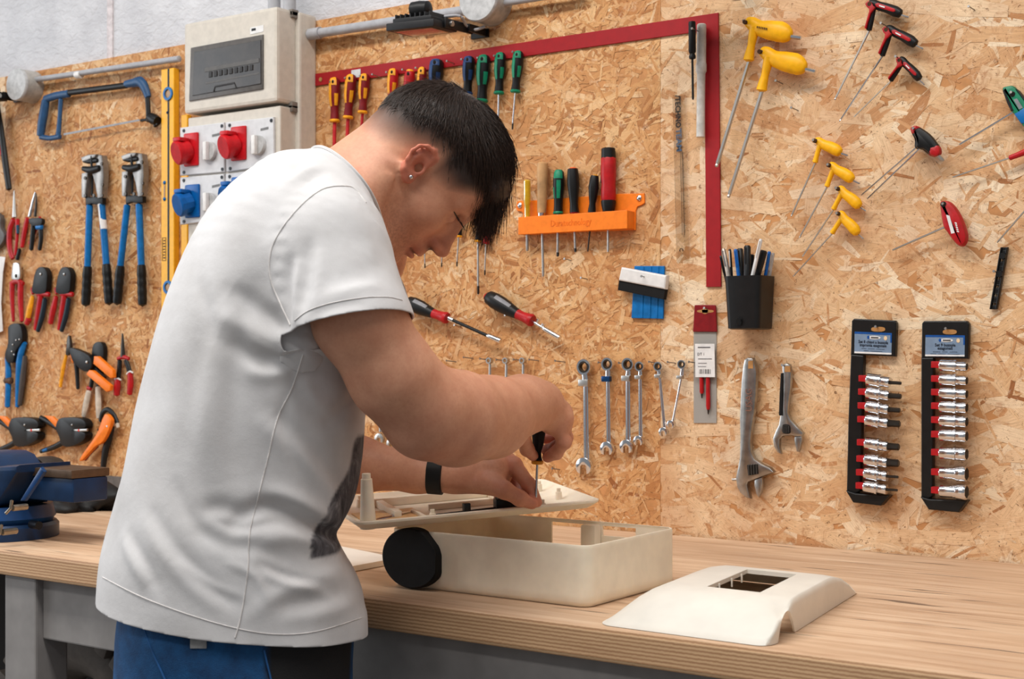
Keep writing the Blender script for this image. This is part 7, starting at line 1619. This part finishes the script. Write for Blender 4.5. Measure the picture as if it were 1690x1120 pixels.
def socket(label, x0, y0, x1, y1, r0, r1, bit=None, hexed=True, sc_=3.2, grp=''):
    off = 0.026; p = SR((x0, y0), (x1, y1)); t = wt('bit_socket' if bit else 'socket', label, 'socket', *p[0], off, grp); s = 1/sc_
    o = MB(); xm = lambda k: (p[0][0]+(p[1][0]-p[0][0])*k, p[0][1]+(p[1][1]-p[0][1])*k)
    latheW(o, xm(0), xm(0.50), [(0, r0*s*0.94), (0.06, r0*s), (0.9, r0*s), (1, r0*s*0.96)], off, 24); latheW(o, xm(0.50), xm(0.62), [(0, r0*s*0.9), (0.1, r0*s*1.1), (0.9, r0*s*1.1), (1, r0*s*0.9)], off, 24)
    latheW(o, xm(0.62), xm(1), [(0, r1*s*0.96), (0.05, r1*s), (0.93, r1*s), (1, r1*s*0.94)], off, 24); o.build('barrel', M_CHR, t)
    if bit: o = MB(); e = SR((x1+bit[0], y1+4))[0]; latheW(o, xm(0.98), e, [(0, bit[1]*s*1.15), (0.3, bit[1]*s), (0.92, bit[1]*s), (1, bit[1]*s*0.8)], off, 6); o.build('bit', M_DST, t)
    else: o = MB(); latheW(o, xm(0.995), xm(1.012), [(0, r1*s*0.8), (1, r1*s*0.78)], off, 6); o.build('hex_mouth', mat('socket_mouth', (22, 20, 20), 0.6), t)
    a = SR((x0-22, y0-4))[0]; b_ = SR((x0-2, y0))[0]
    o = MB(); k = W(*a, 0.020); o.bbox(k, (0.014, 0.014, 0.0115), 0.0012); k2 = W(*b_, 0.024); o.bbox((k+k2)/2+np.array([0.003, 0, 0]), (0.008, 0.011, 0.0115), 0.001); o.build('red_clip', M_RED, t)
for i, (y, bw, br) in enumerate([(375, 60, 9), (445, 62, 14), (518, 58, 13), (590, 60, 18), (712, 58, 18), (798, 58, 20), (870, 58, 7), (940, 56, 7)]):
    x0 = 166-i*2.2; socket(ORD[i]+' bit socket from the top on the left rail', x0, y-6, x0+118, y+12, 33, 28, (bw, br), grp='bit sockets on the left rail')
for i, (y, r0, r1) in enumerate([(296, 30, 24), (370, 31, 26), (441, 31, 28), (513, 32, 30), (587, 32, 31), (663, 33, 33), (758, 33, 36), (862, 32, 42), (958, 33, 42)]):
    socket(ORD[i]+' chrome socket from the top on the right rail', 550, y, 690, y+8, r0, r1, grp='chrome sockets on the right rail')
# ------------------------------------------------------------------ T-handle hex keys
def outl(pts, org):
    """pixel outline -> metric offsets on the wall plane round an origin"""
    o0 = W(*org, 0.02)[[0, 2]]; return np.array([W(x, y, 0.02)[[0, 2]]-o0 for x, y in pts])
def xform(P, org, rot, sc):
    o0 = W(*org, 0.02)[[0, 2]]; a = math.radians(rot); R2 = np.array([[math.cos(a), -math.sin(a)], [math.sin(a), math.cos(a)]]); return o0+(P@R2.T)*sc
B = cropmap(1130, 0, 3.296); T4 = cropmap(1290, 0, 4.0); S3 = cropmap(1290, 200, 3.5)
def centre(pts, org, s):
    """handle as centre lines (crop px, radii in crop px) -> metric offsets and radii"""
    return [(outl([p[:2] for p in l], org), [p[2]/s*mpp(org[0], 0.02) for p in l]) for l in pts]
def cl(M, s, lines): return [[(*M((x, y))[0], r) for x, y, r in l] for l in lines]
hB = B((345, 128))[0]
YB = centre(cl(B, 3.296, [[(340, 120, 24), (366, 128, 36), (410, 154, 42), (465, 165, 52), (520, 174, 56), (556, 188, 48), (580, 196, 30)], [(385, 150, 30), (375, 200, 25), (366, 250, 21), (356, 300, 27), (352, 328, 30)]]), hB, 3.296)
YT = outl(B((575, 198), (637, 208)), hB); YN = outl(B((354, 335),), hB)
hS = S3((200, 115))[0]
YS = centre(cl(S3, 3.5, [[(196, 108, 16), (213, 115, 24), (240, 134, 28), (280, 149, 33), (315, 167, 34), (336, 182, 25)], [(222, 130, 18), (210, 170, 15), (200, 205, 14), (192, 236, 17)]]), hS, 3.5)
YST = outl(S3((340, 184), (382, 198)), hS); YSN = outl(S3((190, 248),), hS)
def t_handle(label, shape, tipv, neck, hole, rot, sc, end, rpx, m, group, th=0.022, tip_r=3.0, hexs=True, deco=None, off=0.010, shaftm=None):
    t = wt('hex_key', label, 'hex key', *hole, off, group); P = None; o = MB()
    for q_, rr_ in shape:
        q2 = xform(q_, hole, rot, sc); o.tube([(a_, -(off+th/2), b2) for a_, b2 in q2], [r_*sc for r_ in rr_], 12, min(1.0, th/2/(max(rr_)*sc)), smooth=4)
    h = o.build('handle', m, t)
    y = -(off+th/2); tv = xform(tipv, hole, rot, sc); nk = xform(neck, hole, rot, sc)[0]; s = mpp(hole[0], 0.02)
    o = MB(); a, b_ = np.array([tv[0][0], y, tv[0][1]]), np.array([tv[1][0], y, tv[1][1]]); o.lathe(a, b_, [(0, tip_r*s), (0.92, tip_r*s), (1, tip_r*s*0.8)], 6); o.build('short_tip', M_CHR, t)
    e = W(*end, off+th/2); a = np.array([nk[0], y, nk[1]]); a = a+(a-e)*0.03; o = MB(); o.lathe(a, e, [(0, rpx*s), (0.965, rpx*s), (0.97, rpx*s*0.7), (0.985, rpx*s*0.95), (1, rpx*s*0.6)], 6 if hexs else 12); o.build('shaft', shaftm or M_SAT, t, sharp=20)
    c = xform(np.array([[0, 0]]), hole, 0, 1)[0]; o = MB(); o.lathe((c[0], -(off+th*0.8), c[1]), (c[0], -(off+th+0.0006), c[1]), [(0, 0.0042*sc), (1, 0.0040*sc)], 12); o.build('hang_hole', mat('hole_brown', (70, 40, 14), 0.8), h)
    if deco: deco(h, P, hole, rot, sc, off, th)
    return t
def print_y(h, P, hole, rot, sc, off, th):
    for k in range(6):
        q = xform(outl(B(*[(412+k*10, 150+k*1.8), (418+k*10, 151+k*1.8), (418+k*10, 163+k*1.8), (412+k*10, 162+k*1.8)]), B((345, 128))[0]), hole, rot, sc); o = MB(); o.plate_w(q, off+th-0.0003, 0.0006, 0); o.build('print_mark', mat('brown_ink', (84, 52, 22), 0.6), h, smooth=False)
t_handle('largest yellow T-handle hex key, hanging highest', YB, YT, YN, B((345, 128))[0], 0, 1.0, B((172, 908))[0], 3.6, M_YEL, 'large yellow hex keys', 0.026, 3.6, deco=print_y)
t_handle('large yellow T-handle hex key hanging lower than its twin', YB, YT, YN, B((430, 290))[0], -3, 1.0, B((237, 1075))[0], 3.5, M_YEL, 'large yellow hex keys', 0.026, 3.4, off=0.014)
t_handle('small yellow hex key, top one of four', YS, YST, YSN, S3((200, 115))[0], 0, 1.0, S3((55, 550))[0], 1.75, M_YEL, 'small yellow hex keys', 0.018, 2.0)
t_handle('small yellow hex key, second of four', YS, YST, YSN, S3((280, 256))[0], -6, 0.98, S3((102, 674))[0], 1.6, M_YEL, 'small yellow hex keys', 0.018, 1.7)
t_handle('small yellow hex key, third of four', YS, YST, YSN, S3((332, 392))[0], -13, 0.97, S3((120, 782))[0], 1.4, M_YEL, 'small yellow hex keys', 0.018, 1.5)
t_handle('small yellow hex key, lowest of four', YS, YST, YSN, S3((334, 535))[0], -19, 0.96, S3((66, 897))[0], 1.2, M_YEL, 'small yellow hex keys', 0.018, 1.4)
hR = T4((700, 200))[0]
RB = centre(cl(T4, 4.0, [[(692, 182, 18), (715, 190, 26), (750, 215, 30), (800, 238, 32), (850, 268, 36), (882, 290, 28)], [(715, 205, 24), (705, 245, 18), (690, 290, 19), (675, 330, 20), (663, 366, 19)]]), hR, 4.0)
RT_ = outl(T4((888, 300), (934, 322)), T4((700, 200))[0]); RN_ = outl(T4((662, 372),), T4((700, 200))[0])
RI1 = outl(T4((735, 205), (755, 200), (860, 258), (862, 275), (845, 278), (740, 225)), T4((700, 200))[0]); RI2 = outl(T4((672, 195), (690, 178), (712, 188), (722, 215), (735, 228), (700, 262), (672, 320), (655, 362), (645, 355), (668, 300), (690, 250), (692, 232), (678, 214)), T4((700, 200))[0])
def red_in(h, P, hole, rot, sc, off, th):
    for q in (RI1, RI2): o = MB(); o.plate_w(xform(q, hole, rot, sc), off+th-0.0055, 0.0060, 0.001); o.build('red_inlay', M_RED, h)
    q = xform(outl(T4((765, 218), (800, 236), (796, 244), (762, 226)), T4((700, 200))[0]), hole, rot, sc); o = MB(); o.plate_w(q, off+th+0.001, 0.0005, 0); o.build('print_mark', M_WHT, h, smooth=False)
t_handle('red and black T-handle hex key, top one with the dark shaft', RB, RT_, RN_, T4((590, 32))[0], 8, 1.0, T4((350, 660))[0], 1.9, M_BLK2, 'red and black hex keys', 0.018, 1.9, deco=red_in)
t_handle('red and black T-handle hex key, middle of three', RB, RT_, RN_, T4((700, 200))[0], 0, 1.0, T4((382, 802))[0], 1.6, M_BLK2, 'red and black hex keys', 0.018, 1.7, deco=red_in, shaftm=M_CHR)
t_handle('red and black T-handle hex key, lowest and smallest of three', RB, RT_, RN_, T4((783, 400))[0], -15, 0.84, T4((477, 772))[0], 1.1, M_BLK2, 'red and black hex keys', 0.016, 1.5, deco=red_in)
# oval red handle
t = wt('hex_key', 'solid red oval-handled hex key', 'hex key', *S3((1000, 590))[0], 0.01); o = MB(); o.plate(S3((920, 470), (940, 460), (975, 466), (1010, 500), (1040, 550), (1064, 610), (1077, 660), (1070, 700), (1050, 723), (1022, 716), (990, 682), (960, 640), (940, 610), (926, 540)), 0.008, 0.022, 0.008, 4); h = o.build('handle', M_RED, t)
o = MB(); o.plate(S3((950, 540), (970, 545), (1000, 645), (980, 650)), 0.0295, 0.0008, 0.0002); o.build('white_print', M_WHT, h, smooth=False)
for k in range(5): o = MB(); x, y = 1000+k*3, 582+k*12; o.plate(S3((x, y), (x+12, y+4), (x+12, y+12), (x, y+8)), 0.0296, 0.0005, 0); o.build('print_mark', M_WHT, h, smooth=False)
o = MB(); latheW(o, *S3((945, 610), (640, 744)), [(0, 1.9), (0.96, 1.7), (1, 1.2)], 0.019, 6); o.build('shaft', M_SAT, t); o = MB(); c = W(*S3((936, 480))[0], 0.028); o.lathe(c, c+np.array([0, -0.003, 0]), [(0, 0.005), (1, 0.0048)], 12); o.build('hang_hole', mat('hole_dark', (24, 18, 14), 0.8), h)
nail(*S3((930, 476))[0], 'nail carrying the red oval-handled key', 0.036)
# black oval handle with red ends, two keys crossing
for lab, mirr, a, b_ in (('black hex key with red ends hanging in front of another', 0, (800, 155), (495, 448)), ('black hex key almost hidden behind its twin, long shaft showing', 1, (780, 150), (460, 428))):
    t = wt('hex_key', lab, 'hex key', *S3((830, 110))[0], 0.012, 'black and red oval hex keys'); off = 0.010 if mirr else 0.024; sh = (-3, 1) if mirr else (0, 0)
    q = lambda *p: T4(*[(x+sh[0]*3, y+sh[1]*3) for x, y in p])
    o = MB(); o.plate(q((865, 842), (890, 832), (930, 850), (985, 890), (1030, 945), (1052, 985), (1048, 1020), (1020, 1031), (985, 1020), (940, 986), (905, 982), (890, 965), (890, 920), (872, 882)), off, 0.016, 0.006, 4); h = o.build('handle', M_BLK2, t)
    o = MB(); o.plate(q((980, 975), (1012, 962), (1040, 962), (1053, 990), (1048, 1020), (1020, 1032), (985, 1020)), off-0.0005, 0.0172, 0.005, 3); o.build('red_end', M_RED, h); o = MB(); o.plate(q((865, 842), (890, 831), (918, 843), (905, 860), (890, 885), (872, 880)), off-0.0005, 0.0172, 0.005, 3); o.build('red_end', M_RED, h)
    o = MB(); latheW(o, *S3(a, b_), [(0, 1.5), (0.96, 1.4), (1, 1.0)], off+0.008, 6); o.build('shaft', M_CHR, t); o = MB(); latheW(o, *q((1028, 1018), (1070, 1060)), [(0, 3), (0.8, 2.8), (1, 1.6)], off+0.008, 6); o.build('short_tip', M_SAT, t)
nail(*T4((868, 846))[0], 'nail carrying the black keys with red ends', 0.045)
# keys cut by the right edge
G3 = cropmap(1560, 120, 3.73)
t = wt('hex_key', 'green hex key with a blue band at the right edge', 'hex key', *G3((430, 180))[0], 0.012); o = MB(); o.plate(G3((358, 104), (378, 88), (415, 82), (442, 100), (500, 175), (545, 255), (560, 330), (530, 365), (492, 340), (450, 280), (412, 238), (392, 185)), 0.008, 0.020, 0.006, 4); h = o.build('handle', M_GRN, t)
o = MB(); o.plate(G3((360, 112), (372, 108), (412, 190), (430, 238), (412, 240), (388, 190)), 0.010, 0.0186, 0.002); o.plate(G3((440, 100), (455, 108), (520, 190), (505, 196)), 0.010, 0.0186, 0.002); o.build('black_edge', M_BLK2, h, smooth=False)
o = MB(); o.plate(G3((432, 258), (500, 212), (545, 262), (556, 318), (476, 318)), 0.0075, 0.0212, 0.003); o.build('blue_band', M_BLU, h); o = MB(); o.plate(G3((420, 165), (442, 158), (478, 215), (455, 226)), 0.0278, 0.0008, 0); o.build('grey_print', mat('grey_print2', (138, 138, 142), 0.5), h, smooth=False)
o = MB(); latheW(o, *G3((425, 240), (88, 442)), [(0, 2.1), (0.96, 2.0), (1, 1.4)], 0.018, 6); o.build('shaft', M_CHR, t); o = MB(); c = W(*G3((414, 132))[0], 0.0275); o.lathe(c, c+np.array([0, -0.0015, 0]), [(0, 0.0048), (1, 0.0045)], 12); o.build('hang_hole', mat('hole_dark', (24, 18, 14), 0.8), h); nail(*G3((404, 120))[0], 'nail carrying the green key', 0.034)
t = wt('hex_key', 'hex key with a red neck at the right edge', 'hex key', *G3((440, 510))[0], 0.012); o = MB(); tubeW(o, G3((396, 524), (440, 508), (490, 488), (530, 470), (545, 400)), [4.2, 4.6, 5.4, 7.5, 7], 0.018, 12, 0.8); tubeW(o, G3((520, 470), (560, 520), (580, 600)), [7, 7.5, 6], 0.018, 12, 0.8); o.build('handle', M_RED, t); o = MB(); latheW(o, *G3((400, 523), (45, 643)), [(0, 1.5), (0.96, 1.4), (1, 1.0)], 0.018, 6); o.build('shaft', M_SAT, t)
t = wt('hex_key', 'hex key of which only the bare shaft tip shows at the right edge', 'hex key', *G3((490, 840))[0], 0.012); o = MB(); tubeW(o, G3((540, 760), (580, 800), (610, 860)), [7, 8, 6], 0.018, 12, 0.8); o.build('handle', M_RED, t); o = MB(); latheW(o, *G3((560, 770), (320, 1044)), [(0, 1.6), (0.97, 1.5), (1, 1.0)], 0.018, 6); o.build('shaft', M_SAT, t)
# ladder-shaped black rail
t = wt('empty_rail', 'narrow black empty socket rail with square holes', 'socket rail', *S3((1255, 900))[0], 0.006)
rx = lambda f, k: (1268+(1204-1268)*f+42*k, 728+(1086-728)*f)
for k in (0.0, 0.78): o = MB(); o.plate(S3(rx(0, k), rx(0, k+0.22), rx(1, k+0.22), rx(1, k)), 0.002, 0.010, 0.001); o.build('side_bar', M_RL, t, smooth=False)
hs_ = [0.0, 0.05, 0.105, 0.175, 0.24, 0.30, 0.38, 0.47, 0.53, 0.60, 0.67, 0.74, 0.81, 0.885, 0.945, 1.0]
for i in range(len(hs_)-1):
    if i in (3, 7, 9, 11, 13): 
        a, b_ = hs_[i], hs_[i+1]; m_ = (a+b_)/2; 
        for y0, y1 in ((a, m_-0.018), (m_+0.018, b_)): o = MB(); o.plate(S3(rx(y0, 0.18), rx(y0, 0.82), rx(y1, 0.82), rx(y1, 0.18)), 0.002, 0.007, 0.0006); o.build('cross_bar', M_RL, t, smooth=False)
    else: o = MB(); o.plate(S3(rx(hs_[i], 0.18), rx(hs_[i], 0.82), rx(hs_[i+1], 0.82), rx(hs_[i+1], 0.18)), 0.002, 0.007, 0.0006); o.build('cross_bar', M_RL, t, smooth=False)
for f in (0.14, 0.43): o = MB(); c = W(*S3(rx(f, 0.5))[0], 0.009); o.lathe(c, c+np.array([0, -0.006, 0]), [(0, 0.006), (1, 0.0055)], 14); o.build('stud', M_BLK2, t)
for (x, y), l in ((B((495, 438))[0], 'bare, right of the shaft of the lower large yellow key'), (B((580, 585))[0], 'bare, below the large yellow keys'), (T4((1235, 42))[0], 'bare, high up near the top right corner'), (T4((655, 152))[0], 'carrying the middle red and black key'), (T4((752, 372))[0], 'carrying the lowest red and black key'), (B((320, 112))[0], 'carrying the highest yellow key'), (B((420, 280))[0], 'carrying the lower large yellow key'), (S3((182, 108))[0], 'carrying the top small yellow key'), (S3((266, 250))[0], 'carrying the second small yellow key'), (S3((314, 385))[0], 'carrying the third small yellow key'), (S3((318, 530))[0], 'carrying the lowest small yellow key'), (S3((1226, 866))[0], 'beside the empty black rail')):
    nail(x, y, 'steel nail '+l, 0.034 if 'carrying' in l else 0.024)
